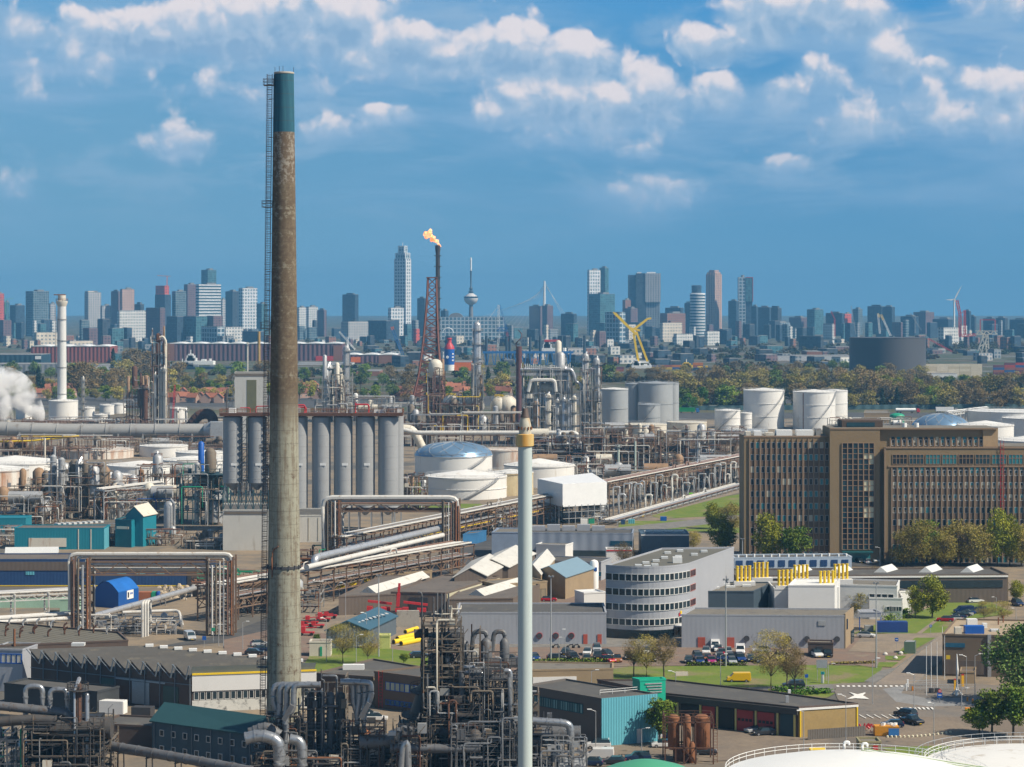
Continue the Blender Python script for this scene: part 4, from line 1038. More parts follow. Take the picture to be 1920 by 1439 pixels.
shed('very long purple brown shed with scalloped white roof behind the chimney',313,642,645,3150,PLUMB,parts=[('brick_bay',313,327,645,683,BRK),('brick_bay',625,641,648,683,BRK),('red_gate',592,625,668,683,STEELR)])
shed('lower purple shed with scalloped roof right of the long one',642,745,666,3000,PLUMB,parts=[('brick_bay',710,740,667,683,BRK),('orange_gate',658,676,670,680,STEELO)])
shed('flat dark blue warehouse at the left edge',-20,77,666,2850,pm('blue_black_sheet',(0.02,0.06,0.09),.6,corr=(6,.2)),scal=False,parts=[('white_sign',66,77,668,674,STEELW)])
shed('long low grey roofed depot in front of the dark blue warehouse',-20,110,684,2600,pm('grey_sheet',(.25,.26,.28),.6,corr=(6,.2)),scal=False)
shed('white low depot between the bare trees',176,290,686,2700,pm('pale_sheet',(.55,.56,.57),.6),scal=False)
shed('low white quay shed right of the chimney',556,660,682,2950,pm('pale_sheet',(.55,.56,.57),.6),scal=False)
shed('dark glazed dock office below the blue crane boom',762,792,662,3000,CITY['dark'],scal=False,name='dock_office')
shed('brown brick house on the quay left of the derrick',668,712,697,2500,BRK,scal=False,name='quay_house')
shed('orange red hall behind the blue and red capped cylinder',852,884,680,2700,STEELO,scal=False,name='orange_hall')
shed('small red hut on the low white quay',1513,1542,660,3200,BRK,scal=False,name='quay_hut')
shed('white ribbed quay building under the cream containers',1738,1795,702,2450,WALLW,scal=False,name='quay_building')
shed('long pale roofed depot across the brown wood',1440,1600,668,3150,pm('pale_sheet',(.55,.56,.57),.6),scal=False)
# dark round tank behind the wood
tank('huge dark grey round tank standing behind the wood',1593,1735,633,708,'float',pm('slate_tank',(0.075,0.075,0.085),.6,var=.06,sc=.02),pm('slate_roof',(.30,.30,.29),.6),rails=False,rings=1,name='round_tank')
# containers on the quay
CB=MB();CB.bx((0,0,0),(12,2.5,2.6))
def stackc(x0,x1,ybase,rows,cols,label,group,Y=None):
 Y=GY(ybase);s=S(Y);w=12*1.0;n=max(1,int((x1-x0)*s/w));pal=[pm('container_'+c_,v,.6,var=.12)for c_,v in cols]
 for i in range(n):
  for r in range(rows):
   if r==rows-1 and rk.random()<.35:continue
   mtl=rk.choice(pal);cname=mtl.name.split('_')[1];m=MB();x=(x0-960)*s+w*(i+.5);m.bx((x,Y,r*2.6+.01*r),(11.8,2.5,2.58));o=m.build('shipping_container',mtl)
   tag(o,label.replace('#',cname),'container',group.replace('#',cname))
stackc(1735,1862,706,5,[('cream',(.66,.58,.44)),('cream',(.66,.58,.44)),('sand',(.55,.47,.33))],'# shipping container in the pale stack right of the dark round tank','# containers in the pale stack')
stackc(1862,1930,703,5,[('red',(.42,.05,.04)),('blue',(.03,.10,.28)),('brick',(.30,.10,.07)),('plum',(.16,.06,.09))],'# shipping container in the coloured stack at the right edge','# containers in the coloured stack')
stackc(1222,1335,693,3,[('orange',(.52,.17,.04)),('yellow',(.60,.40,.06)),('brick',(.30,.10,.07)),('blue',(.03,.10,.28))],'# shipping container on the quay right of the yellow crane','# containers by the yellow crane')
stackc(1090,1180,697,2,[('red',(.42,.05,.04)),('brick',(.30,.10,.07)),('plum',(.16,.06,.09))],'# shipping container on the quay left of the yellow crane','# containers left of the yellow crane')
# floating crane
def ship(label,L,Rr,pwl,ptop,hull,sup,Y,name='ship',red=None):
 s=S(Y);x0,x1=(L-960)*s,(Rr-960)*s;h=(pwl-ptop)*s;W=x1-x0;t=thing(name,label,'ship',((x0+x1)/2,Y,0));z0=HC-(pwl-YH)*s;z0=max(.2,z0)
 m=MB();m.prism([V(x0,Y-5,0),V(x1-W*.06,Y-5,0),V(x1,Y,0),V(x1-W*.06,Y+5,0),V(x0,Y+5,0)],z0,z0+h*.35);part(m,'hull',hull,t)
 m=MB()
 for a,b,k in((.05,.4,.62),(.08,.34,.85),(.12,.28,1.0),(.55,.7,.5),(.8,.86,.55)):m.bx((x0+W*(a+b)/2,Y,z0+h*.35),(W*(b-a),7,h*(k-.35)+.1))
 part(m,'superstructure',sup,t)
 m=MB();m.cyl((x0+W*.2,Y,z0+h*.95),.5,h*.45,6);part(m,'mast',STEELW,t)
 if red:m=MB();m.bx((x0+W*.45,Y-3.6,z0+h*.8),(W*.7,.6,h*.16));part(m,'stripe_panel',STEELR,t)
 return t
ship('small white ship with tall mast moored before the purple shed',346,404,684,664,STEELW,STEELW,2900)
ship('long dark barge carrying cargo below the white ship',312,462,693,679,pm('navy_hull',(.02,.05,.09),.5),STEELG,2750,'barge')
ship('white ship with red striped bridge among the blue legs',1016,1062,662,636,STEELW,STEELW,3300,red=1)
ship('white crane barge under the yellow crane',1184,1226,692,676,STEELW,STEELW,2780,'crane_barge')
ship('dark coaster beside the orange containers',1275,1335,695,680,pm('navy_hull',(.02,.05,.09),.5),STEELY,2700,'coaster')
YC=2780
YEL=pm('bright_yellow',(.95,.62,.0),.5,var=.03)
crane('big yellow floating crane with raised V shaped boom',[
 ('leg',[(1188,627),(1197,678)],5.6,YEL),('leg',[(1193,622),(1214,678)],5.6,YEL),('boom',[(1193,628),(1153,588)],7.0,YEL),
 ('boom_head',[(1155,590),(1150,586)],4,YEL),('back_boom',[(1186,620),(1212,600)],6.0,YEL),('back_boom_head',[(1212,599),(1221,597)],5,YEL),('cross_beam',[(1182,616),(1200,620)],5.5,YEL),('hook',[(1152,592),(1152,602)],1.2,REDP),('pedestal',[(1196,679),(1216,679)],5,STEELW)],YC,STEELY,lat=False,base=(1204,690))
crane('red crane with leaning jib beside the wind turbine',[('jib_lattice',[(1794,563),(1800,590),(1800,630)],4,STEELR),('mast',[(1809,582),(1809,628)],3.2,STEELR),('tie',[(1800,590),(1809,582)],1.2,STEELR),('boom_lattice',[(1740,635),(1800,668)],2.4,STEELR),('base_lattice',[(1798,630),(1830,628)],4,STEELR)],3700,STEELR,base=(1803,660))
crane('cream lattice ship loader with wide head near the right edge',[('leg_lattice',[(1836,660),(1848,628)],7,CREAM),('leg_lattice',[(1852,664),(1850,628)],5,CREAM),('head_lattice',[(1830,624),(1870,624)],6,CREAM),('red_gantry',[(1838,600),(1866,600),(1866,622)],1.5,STEELR),('red_gantry',[(1838,600),(1838,622)],1.5,STEELR)],3300,CREAM,name='ship_loader',base=(1848,672))
crane('thin grey crane leaning beside the bright red slab',[('jib',[(1596,574),(1605,627)],1.4,STEELG)],4000,STEELG,base=(1605,632))
crane('pink boom crane left of the bright red slab',[('jib',[(1558,584),(1566,600)],1.4,STEELR),('mast',[(1565,600),(1565,632)],2.2,STEELR)],4000,STEELR,base=(1565,640))
crane('pair of yellow tipped white jibs by the antenna tower',[('jib_lattice',[(1646,588),(1650,626)],2.5,STEELW),('jib_lattice',[(1652,590),(1670,630)],2.5,STEELW),('tip',[(1646,588),(1649,596)],2.6,STEELY),('tip',[(1652,590),(1656,600)],2.6,STEELY)],4000,STEELW,base=(1658,635))
crane('blue grey luffing crane over the navy roofs',[('jib',[(1707,588),(1728,620)],1.2,STEELG),('mast',[(1716,592),(1716,625)],1.4,STEELG)],4000,STEELG,base=(1716,640))
crane('leaning blue crane boom with orange lamp head',[('boom',[(736,618),(758,672)],4.2,STEELB),('head',[(735,613),(737,619)],4,STEELO)],2900,STEELB,base=(758,690),name='boom_crane')
crane('white blue luffing jib crane right of the chimney',[('jib_lattice',[(636,622),(666,656)],2.2,STEELW),('mast',[(652,632),(652,670)],3.0,STEELW),('tie',[(641,622),(656,640)],.9,STEELB)],3050,STEELW,base=(652,685))
crane('blue and white striped portal crane over the blue frame',[('mast',[(935,572),(935,618)],3.0,STEELW),('jib_lattice',[(937,572),(950,618)],2.4,STEELB),('leg',[(936,620),(933,662)],3.0,STEELW),('leg',[(949,620),(955,640)],3.0,STEELR),('cab',[(932,618),(953,618)],6,STEELB),('jib',[(935,573),(915,600)],.9,STEELW)],3050,STEELW,base=(942,680))
crane('small white blue crane at the left end of the blue frame',[('jib',[(886,616),(892,650)],1.5,STEELW),('jib',[(893,650),(888,690)],2.0,STEELB)],3000,STEELW,base=(890,695))
def wheelarch():
 Y=4000;c=P(840,625,Y);m=MB();pts=[c+V(10*S(Y)*math.cos(a),0,10*S(Y)*math.sin(a))for a in[PI*i/12 for i in range(13)]];m.tube(pts,.8,5);solo(m,'arch_ring',STEELW,'thin white half ring arch right of the flare derrick','arch')
wheelarch()
# jack-up frame with four round legs
def jackup():
 Y=2950;s=S(Y);t=thing('jack_up_platform','blue jack up platform frame with tall dark legs','platform',P(1000,684,Y))
 for px,top in((912,630),(950,632),(956,630),(994,632),(1013,630),(1053,630),(1096,630)):
  m=MB();m.cyl(((px-960)*s,Y+(px%3)*4,0),2.6*s,zt(top,Y),10);part(m,'leg',pm('leg_steel',(.05,.085,.12),.5,.2),t)
 m=MB()
 for y0 in(0,12):m.box(((990-960)*s,Y+y0-6,zt(661,Y)),(170*s,1.5,2.6))
 for px in range(908,1076,14):
  m.tube([P(px,661,Y-6),P(px+5,690,Y-6)],.8,4);m.tube([P(px+9,661,Y-6),P(px+5,690,Y-6)],.8,4)
 m.tube([P(1069,661,Y-6),P(1069,690,Y-6)],1.2,4);part(m,'steel_frame',STEELB,t)
 m=MB();m.bx(((990-960)*s,Y,0),(168*s,20,zt(690,Y)+1));part(m,'hull',STEELB,t)
jackup()
def buoy():
 Y=2700;s=S(Y);c=((842.5-960)*s,Y,0);t=thing('capped_cylinder','blue floating cylinder with red domed cap and white foot','cylinder',c);z=lambda p:zt(p,Y);r=9.6*s
 m=MB();m.rev(c,[(r*.95,z(697)),(r*.98,z(684))],20);part(m,'foot',STEELW,t)
 m=MB();m.rev(c,[(r,z(684)),(r,z(655))],20);part(m,'body',BLUEP,t)
 m=MB();m.rev(c,[(r,z(655)),(r*.9,z(650)),(r*.55,z(645)),(r*.42,z(643)),(r*.42,z(637)),(r*.55,z(636)),(r*.5,z(634))],20);part(m,'cap',REDP,t)
 m=MB()
 cc=P(839,670,Y-r*.93-.6);m.tube([cc,cc-V(0,.5,0)],1.7,14);part(m,'emblem_disc',STEELW,t)
 for px,pz in((849,664),(849,670),(849,676)):m=MB();q=P(px,pz,Y-r*.73-.3);m.box(q,(2.2,.5,1.6),.7);part(m,'emblem_letter',STEELW,t)
buoy()
# red roofed houses
ROOFO=pm('orange_tile',(0.27,0.10,0.055),.8,var=.25,sc=.3,rnd=.35);HWALL=pm('house_wall',(0.36,0.24,0.19),.8,var=.15,rnd=.4)
def houses(x0,x1,rows,label,group):
 first=None
 for py in rows:
  x=x0
  while x<x1:
   p=G(x,py+qt.uniform(-2,2))
   if first is None:
    t,q=gable('house',label,None,4.4,3.2,0,HWALL,ROOFO,'house',group,pts=[V(p.x-4,p.y-3.5,0),V(p.x+4,p.y-3.5,0),V(p.x+4,p.y+3.5,0),V(p.x-4,p.y+3.5,0)])
    m=MB();m.bx((p.x+2,p.y,6.6),(.8,.8,1.8));part(m,'chimney',BRK,t)
    wins(t,q[0],q[1],1.2,1.3,2,1.2,mull=2);first=t
   else:t=copy_tree(first)
   t.location=(p.x,p.y,0);t.rotation_euler=(0,0,qt.choice([0,0,1.57,.3,-.3]));x+=qt.uniform(9,17)
houses(308,425,(754,746),'orange tiled house in the village left of the chimney','orange roofed houses left of the chimney')
houses(556,600,(746,732),'orange tiled house in the row right of the chimney','orange roofed houses right of the chimney')
houses(60,140,(745,736),'orange tiled house between the trees by the white column','houses between trees by the white column')
houses(740,790,(752,742),'orange tiled house left of the flare derrick','houses left of the derrick')
houses(840,960,(742,733),'orange tiled house behind the cream spheres','houses behind the cream spheres')
# motorway barrier and traffic
def wall_strip(label,pix,z,mat,name='noise_barrier',cat='barrier',th=.4):
 m=MB();p=[G(*q)for q in pix]
 for a,b in zip(p,p[1:]):c=(a+b)/2;d=b-a;m.bx((c.x,c.y,0),(d.length,th,z),math.atan2(d.y,d.x))
 return solo(m,name,mat,label,cat)
wall_strip('long grey noise barrier along the motorway before the wood',[(1250,770),(1500,769),(1920,766)],3.4,pm('barrier',(.045,.10,.115),.7,corr=(8,.2)))
wall_strip('pale motorway rail behind the white tanks at the left',[(0,764),(480,768)],1.6,CONC,'guard_rail')
def lorry(label,px,py,L,colc,cab,tanker=False):
 p=G(px,py);t=thing('lorry',label,'lorry',p);m=MB()
 if tanker:m.tube([p+V(-L/2,0,2.3),p+V(L/2-3,0,2.3)],1.25,12)
 else:m.bx((p.x-1.5,p.y,1.0),(L-3.4,2.5,2.9))
 part(m,'trailer',colc,t)
 m=MB();m.bx((p.x+L/2-1.1,p.y,.7),(2.2,2.4,1.5));m.bx((p.x+L/2-1.3,p.y,2.2),(1.7,2.3,1.1));part(m,'cab',cab,t)
 for dx in(-.42,-.3,.18,.42):
  m=MB();m.tube([p+V(L*dx,-1.25,.5),p+V(L*dx,1.25,.5)],.5,10);part(m,'wheel',DARKST,t)
lorry('green lorry with long trailer on the motorway by the grey tanks',1290,775,16,pm('lorry_green',(.01,.22,.07),.5),STEELB)
lorry('white tanker lorry with red cab on the motorway',1702,775,17,STEELW,REDP,True)
lorry('white box lorry on the motorway near the blue dome',1775,774,16,STEELW,STEELG)
# ---------------- the refinery, back to front
COLW=pm('white_column',(0.66,0.66,0.64),.5,0.0,var=.06,sc=.2,streak=((0.40,0.33,0.26),.2,.5))
RUSTC=pm('rust_column',(0.30,0.19,0.11),.7,.1,var=.3,sc=.3,streak=((0.10,0.07,0.05),.5,.5))
def white_col():
 Y=1546;s=S(Y);cx=(116-960)*s;z=lambda p:zt(p,Y);t=thing('flue_stack','tall white square shouldered column with rusty head platform','stack',(cx,Y,0))
 m=MB();m.rev((cx,Y,0),[(9*s,0),(8.2*s,z(575))],12);part(m,'shell',COLW,t)
 m=MB();m.rev((cx,Y,z(575)),[(8.2*s,0),(11*s,z(568)-z(575)),(11*s,z(565)-z(575)),(7.5*s,z(564)-z(575)),(7.5*s,z(554)-z(575))],12);part(m,'head',CREAM,t)
 m=MB();rail_loop(m,ring((cx,Y),11*s,z(565),10),1.6,.12);m.tube([(cx-15*s,Y,z(553)),(cx+7*s,Y,z(553))],.5,4);m.tube([(cx+3*s,Y-2,z(553)),(cx+3*s,Y-2,z(564))],.35,4);part(m,'platform_frame',RUST,t)
 m=MB();ladder(m,(cx-9.5*s,Y-1,0),(cx-9*s,Y-1,z(575)),1.6,.14,2.0)
 for p in(600,640,690,740):m.rev((cx,Y,z(p)),[(9*s,0),(9.6*s,0),(9.6*s,.5),(9*s,.5)],12,False,False)
 part(m,'ladder_frame',FRAMEG,t)
white_col()
for a in((30,60,762,788,'white tank half hidden in steam at the left edge'),(92,146,752,792,'wide white tank at the foot of the white column'),(152,178,765,796,'small white tank right of the white column'),
          (176,206,778,798,'low white tank with flat roof by the pipe rack'),(187,214,760,778,'grey topped low tank behind the low white tank'),(209,236,758,776,'pale low tank next to the rusty heater frame'),
          (318,350,766,798,'low white tank behind the red boom')):tank(a[4],a[0],a[1],a[2],a[3],rings=1,hroof=.06)
column('slender lattice sided pale column by the low white tanks',155.5,6,708,798,CREAM,5,'flat')
unit('rusty heater frame with open top gantry left of the slender columns',232,280,712,800,22,5,21,FRAMEB,5,12,2,(RUSTC,OLDST,RUSTD))
column('dark square rusty furnace stack',272,11,722,800,RUSTD,1,'flat',pipe=False)
column('tall rusty brown column with ringed head',297,9.5,625,805,RUST,4,'dome',pmat=RUSTD)
for i,(x,tp)in enumerate(((291,700),(303,690),(308,688))):column(('cream slender column','middle cream slender column','outer cream slender column')[i]+' clasping the tall rusty column',x,5,tp,806,CREAM,2,'dome',dY=-6-i)
column('thin dark riser left of the tall rusty column',285.5,2.6,618,805,RUSTD,2,'flat',dY=-4)
pipeline('cream pipe hooking over the top of the tall rusty column',[P(300,633,1440),P(306,631,1440),P(311,640,1440),P(311,805,1440)],.75,CREAM,8)
crane('slim red crane boom standing up behind the big pipe',[('boom',[(323,798),(328,722)],2.4,REDP)],1480,REDP,base=(323,798),name='boom_crane')
for i,x in enumerate((333,349)):column(('short cream column with curved top','second short cream column near the brown duct')[i],x,5,768,806,CREAM,1)
pipeline('brown rusty arched duct beside the silos',[P(352,806,1340),P(372,778,1340),P(392,775,1340),P(400,786,1340),P(400,802,1340)],2.9,RUSTD,10,n=12,rad=6)
unit('low rusty pipe manifold behind the big grey pipe',0,240,786,806,30,2,22,FRAMEB,6,26,3)
unit('low brown manifold below the slender columns',240,420,788,808,30,2,23,FRAMEB,5,20,2)
YP=1250
pipeline('fat grey ringed pipeline running in from the left edge',[P(-30,803,YP),P(118,808,YP),P(124,808,YP),P(345,808,YP),P(385,808,YP)],3.75,pm('grey_duct',(.36,.355,.34),.55,.15,var=.12,sc=.1,streak=((.22,.19,.16),.4,.2)),9,9,n=18)
def duct_end():
 t=thing('duct_transition','pale flared duct end box beside the first silo','duct',P(400,850,YP-3));m=MB();m.tube([P(383,808,YP-3),P(396,808,YP-3)],3.2,14,5.2);part(m,'cone',GALV,t)
 m=MB();c=P(408,808,YP-3);m.box(c,(6.5,9,9.5));part(m,'box',GALV,t)
duct_end()
unit('dark rusty low structure below the fat grey pipeline',-10,200,822,862,26,2,24,FRAMEB,8,26,2,(RUSTC,OLDST,RUSTD),(PIPEB,OLDST,PIPEW))
unit('dim rusty rack of pumps left of the silos',200,420,822,850,26,2,25,FRAMEB,8,26,2,(RUSTC,OLDST,GALV),(PIPEB,OLDST,PIPEW))
pipeline('thin yellow gas pipe over the left tank yard',[P(-20,829,1170),P(60,827,1170),P(148,818,1170)],.45,YELLOW,0,3)
pipeline('upper thin yellow pipe near the left edge',[P(40,819,1190),P(130,819,1190)],.35,YELLOW,0,2)
# left tank yard
for a in((-60,118,866,898,.10,TANKW,'white cone roofed tank behind the rusty tank at the left edge'),(-90,53,880,925,.10,TANKR,'rust streaked tank cut by the left edge'),
          (105,250,842,862,.02,TANKR,'wide tank with rusty rim and sunken roof'),(262,352,836,858,.05,TANKW,'white low tank behind the blue legged column'),
          (300,420,862,900,.09,TANKW,'broad white cone tank left of the silos'),(200,330,872,915,.09,TANKW,'white cone tank behind the rust walled tank'),
          (112,246,892,928,.09,TANKR,'white cone tank with orange rust wall behind the dark plant'),(330,420,848,872,.05,TANKW,'far white tank against the first silo')):
 tank(a[6],a[0],a[1],a[2],a[3],'float' if a[4]<.03 else 'cone',a[5],TANKROOF,a[4]*.6)
column('grey tall vent pipe between the left tanks',102.5,5,838,905,GALV,0,'flat',pipe=False,name='vent_stack',cat='stack')
column('pale short vent pipe behind the left tanks',84,4,822,870,CREAM,0,'flat',pipe=False,name='vent_stack',cat='stack')
column('blue grey column with orange collar among the white tanks',294,11,850,925,pm('blue_grey',(.10,.16,.22),.5),3,'flat',pmat=RUST)
unit('old dark brown plant with pipe deck at the left edge',2,92,898,968,18,4,31,OLDST,7,24,2,(OLDST,RUSTC,GALV),(OLDST,PIPEB,PIPEW),over=.1)
unit('taller dark brown plant with a drum on top',80,196,868,974,18,5,32,OLDST,9,30,4,(OLDST,RUSTC,GALV),(OLDST,PIPEB,PIPEW,ALU),over=.15)
column('grey drum with ring deck on top of the dark brown plant',150,19,862,968,GALV,2,'dome')
rack('slanting grey conveyor bridge between plant and column',G(186,978),G(300,962),11,4,4,33,GALV,(GALV,PIPEW),1,12,2.5,name='conveyor_bridge',cat='conveyor')
unit('blue green framed pipe plant left of the silos',332,420,868,985,16,5,34,pm('teal_frame',(.04,.09,.11),.6,.1,var=.3),7,26,3,(GALV,OLDST,BLUEP),(OLDST,GALV,PIPEW,GREENP),over=.05,brace=.7)
unit('lower scaffolded pipework with blue vessels behind the teal houses',190,335,918,975,14,3,35,FRAMEG,5,30,2,(GALV,BLUEP,CREAM),(PIPEW,OLDST,BLUEP,RUST))
column('grey insulated drum right of the teal gable',318,22,940,1000,GALV,0,'dome',dY=2)
# silos
SILO=pm('silo_steel',(0.32,0.33,0.34),.6,.05,var=.1,sc=.12,streak=((.20,.20,.20),.35,.25))
def silos():
 Y=800;s=S(Y);z=lambda p:zt(p,Y)
 for i,(L,Rr,pb)in enumerate(((418,455,905),(464,500,905),(512,548,952),(541,577,952),(585,620,952),(626,661,952),(667,703,952),(709,747,952),(729,755,952))):
  lab=['first grey silo from the left on raised legs','second grey silo from the left on raised legs','grey silo hidden behind the big chimney','grey silo just right of the big chimney','grey silo second right of the chimney','grey silo third right of the chimney','grey silo fourth right of the chimney','rightmost dark front silo with brackets','rear silo tucked behind the rightmost one'][i]
  r=(Rr-L)/2*s;cx=((L+Rr)/2-960)*s;yy=Y+(i==8)*7;t=thing('silo',lab,'silo',(cx,yy,0),'row of tall grey silos');c=(cx,yy,0)
  m=MB();m.rev(c,[(r,z(pb)),(r,z(784))],28,False);part(m,'shell',SILO,t)
  m=MB();m.rev((cx,yy,z(784)),[(r*1.02,0),(r*1.02,.3),(r*.3,1.3)],24);part(m,'roof',SILO,t)
  m=MB();m.rev((cx,yy,z(pb+14)),[(r*.15,0),(r*.98,z(pb)-z(pb+14))],24);part(m,'hopper',SILO,t)
  m=MB()
  for k in range(8):zz=z(784)-(k+.5)*(z(784)-z(pb))/8;m.rev((cx,yy,zz),[(r+.01,0),(r+.05,.03),(r+.05,.12),(r+.01,.15)],24,False,False)
  for a in(3.9,5.5,.8,2.3):m.tube([(cx+r*.9*math.cos(a),yy+r*.9*math.sin(a),0),(cx+r*.9*math.cos(a),yy+r*.9*math.sin(a),z(pb))],.25,4)
  part(m,'stiffener_frame',SILO,t)
  if i<7:m=MB();m.box((cx+.8,yy-r-.02,z(870)),(2.1,.12,.8));part(m,'number_plate',STEELW,t)
 # deck over all silos
 t=thing('silo_deck','brown walkway deck with railings across the silo tops','walkway',((586-960)*s,Y,0));x0,x1=(414-960)*s,(756-960)*s
 m=MB();m.box(((x0+x1)/2,Y,z(777)),(x1-x0,8,1.0));part(m,'deck',RUSTD,t)
 m=MB();rail_loop(m,[V(x0,Y-4,z(774)),V(x1,Y-4,z(774)),V(x1,Y+4,z(774)),V(x0,Y+4,z(774))],1.3,.09);part(m,'railing_frame',RUST,t)
 for k in range(26):
  m=MB();xx=rk.uniform(x0+1,x1-1);yy=Y+rk.uniform(-3,3);
  if k%3:p=[V(xx,yy,z(774)),V(xx,yy,z(774)+rk.uniform(1,3.5)),V(xx+rk.uniform(-5,5),yy,z(774)+rk.uniform(1,3.5))];p[2].z=p[1].z;m.tube(elbow(p,.6),rk.uniform(.12,.28),6);part(m,'pipe',rk.choice([PIPEW,GALV,OLDST,REDP]),t)
  else:m.bx((xx,yy,z(774)),(rk.uniform(.8,2.4),1.5,rk.uniform(.8,2)));part(m,'blower_box',rk.choice([STEELW,GALV,OLDST]),t)
 # lift shaft gap between the first silos
 for i,px in enumerate((459,505)):
  t=thing('stair_tower',('lattice stair tower between the first two silos','lattice stair tower behind the big chimney')[i],'stair tower',((px-960)*s,Y-2.5,0));m=MB();xc=(px-960)*s
  for sx in(-.9,.9):
   for sy in(-.9,.9):m.tube([(xc+sx,Y-2.5+sy,0),(xc+sx,Y-2.5+sy,z(784))],.12,4)
  for k in range(18):zz=z(784)*k/18;m.tube([(xc-.9,Y-3.4,zz),(xc+.9,Y-3.4,zz+z(784)/18)],.09,4);m.box((xc,Y-2.5,zz),(1.8,1.8,.1))
  part(m,'stair_frame',DARKST,t)
silos()
def silo_base():
 t,q=bldg('silo_building','white plastered base building under the left silos',[(418,958),(503,958),(503,946),(418,946)],12.5,CONCL,ROOFD)
 slab(t,'louvre_panel',OLDST,q[0],q[1],.03,.97,11.4,12.2)
 m=MB()
 for i in range(7):
  x=q[0].x+(q[1].x-q[0].x)*i/6
  m.tube([V(x,q[0].y+.5,12.5),V(x,q[0].y+.5,19)],.25,4)
  if i<6:x2=q[0].x+(q[1].x-q[0].x)*(i+1)/6;m.tube([V(x,q[0].y+.5,12.7),V(x2,q[0].y+.5,19)],.13,4);m.tube([V(x2,q[0].y+.5,12.7),V(x,q[0].y+.5,19)],.13,4)
 m.tube([V(q[0].x,q[0].y+.5,15.5),V(q[1].x,q[0].y+.5,15.5)],.2,4);part(m,'leg_frame',pm('teal_frame',(.04,.09,.11)),t)
 t,q=bldg('silo_building','grey stained base building right of the chimney',[(500,968),(612,968),(612,955),(500,955)],8.5,CONCL,ROOFD)
 for k in range(6):slab(t,'stain_strip',pm('yellow_stain',(.45,.40,.28),.8),q[0],q[1],.06+k*.16,.065+k*.16,.5,8.0)
silo_base()
def whitebox():
 t,q=bldg('plant_building','tall white plant house above the silos left of chimney',[(440,706),(500,706),(500,698),(440,698)],37,CONCL,ROOFM)
 slab(t,'glazed_strip',pm('olive_glass',(.16,.15,.07),.3),q[0],q[1],.38,.68,6,35);slab(t,'roof_rim',OLDST,q[0],q[1],0,1,37,38.4)
whitebox()
column('rusty yellow stack beside the white plant house',485.5,5.5,622,712,pm('ochre',(.42,.26,.07),.7,var=.3,streak=((.1,.06,.03),.5,.4)),0,'flat',pipe=False,name='stack',cat='stack')
column('thin pale stack on the white plant house',464,3,642,710,CREAM,1,'flat',pipe=False,name='stack',cat='stack')
unit('scaffold clutter in front of the white plant house',424,500,706,785,12,4,36,FRAMEG,4,18,3,(GALV,OLDST,CREAM),over=.0)
column('grey silver column with hooked pipe right of the chimney',616,17,683,790,GALV,3);column('cream column between two silver ones right of the chimney',634.5,19,690,790,CREAM,2,'flat');column('tall slim silver column topped with mast right of chimney',649.5,12,648,790,GALV,4)
unit('light pipework at the feet of the silver columns',590,790,745,790,24,3,37,FRAMEG,6,26,3,(GALV,CREAM,STEELW),over=.2)
# flare
def flare():
 Y=1650;s=S(Y);z=lambda p:zt(p,Y);c=P(806,772,Y);t=thing('flare_tower','lattice flare derrick with dark stack and burning tip','flare',(c.x,Y,0))
 m=MB();N=16;b=[(770,838,772),(786,826,700),(794,822,640),(801,819,560),(802.5,818.5,521)]
 def edge(py):
  for(l0,r0,p0),(l1,r1,p1)in zip(b,b[1:]):
   if p1<=py<=p0:k=(p0-py)/(p0-p1);return l0+(l1-l0)*k,r0+(r1-r0)*k
  return b[-1][:2]
 prev=None
 for i in range(N+1):
  py=772-(772-521)*i/N;l,r=edge(py);w=(r-l)*s/2;xc=((l+r)/2-960)*s;q=[V(xc-w,Y-w,z(py)),V(xc+w,Y-w,z(py)),V(xc+w,Y+w,z(py)),V(xc-w,Y+w,z(py))]
  for k in range(4):m.tube([q[k],q[(k+1)%4]],.4,4)
  if prev:
   for k in range(4):m.tube([prev[k],q[k]],.75,4);m.tube([prev[k],q[(k+1)%4]],.4,4);m.tube([prev[(k+1)%4],q[k]],.4,4)
  prev=q
 m.box((prev[0]+prev[2])/2,(8,8,.8));part(m,'derrick_lattice',pm('derrick_red',(.20,.075,.05),.7,.1,var=.25),t)
 m=MB();x=(821-960)*s;m.rev((x,Y-1,0),[(1.7,0),(1.5,z(475)),(1.9,z(468)),(1.9,z(461)),(1.3,z(460))],12);part(m,'flare_stack',DARKST,t)
 m=MB();m.rev((x-1.5*s,Y-2,0),[(.5,0),(.5,z(465))],6)
 for k in range(10):m.box((x,Y-1,z(480+k*20)),(5,3,.5))
 part(m,'ladder_frame',DARKST,t)
 f=MB();rr=random.Random(4);path=[(824,461,.9),(822,457,1.3),(819,454,1.5),(816,451,1.7),(813,449,1.9),(810,446,2.2),(806,443,2.7),(802,440,2.9),(799,438,2.2),(797,441,1.0)]
 for px,py,rad in path:
  c=P(px,py,Y-1)
  for _ in range(6):rad_=rad*.7;d=V(rr.gauss(0,.4),rr.gauss(0,.4),rr.gauss(0,.4))*rad;f.rev(c+d-V(0,0,rad_*.7),[(rad_*.1,0),(rad_*.55,rad_*.25),(rad_*.75,rad_*.7),(rad_*.5,rad_*1.15),(rad_*.08,rad_*1.5)],8)
 mm,tt,bb=mk('flame');bb.inputs['Base Color'].default_value=(.9,.35,.12,1);n=tt.noise(tt.new('ShaderNodeTexCoord').outputs['Object'],.35,3.0)
 tt.l.new(tt.mix(tt.rng(n,.4,.6),(1.0,.26,.08),(1.0,.52,.28)),bb.inputs['Emission Color']);bb.inputs['Emission Strength'].default_value=1.0
 part(f,'flame',mm,t)
flare()
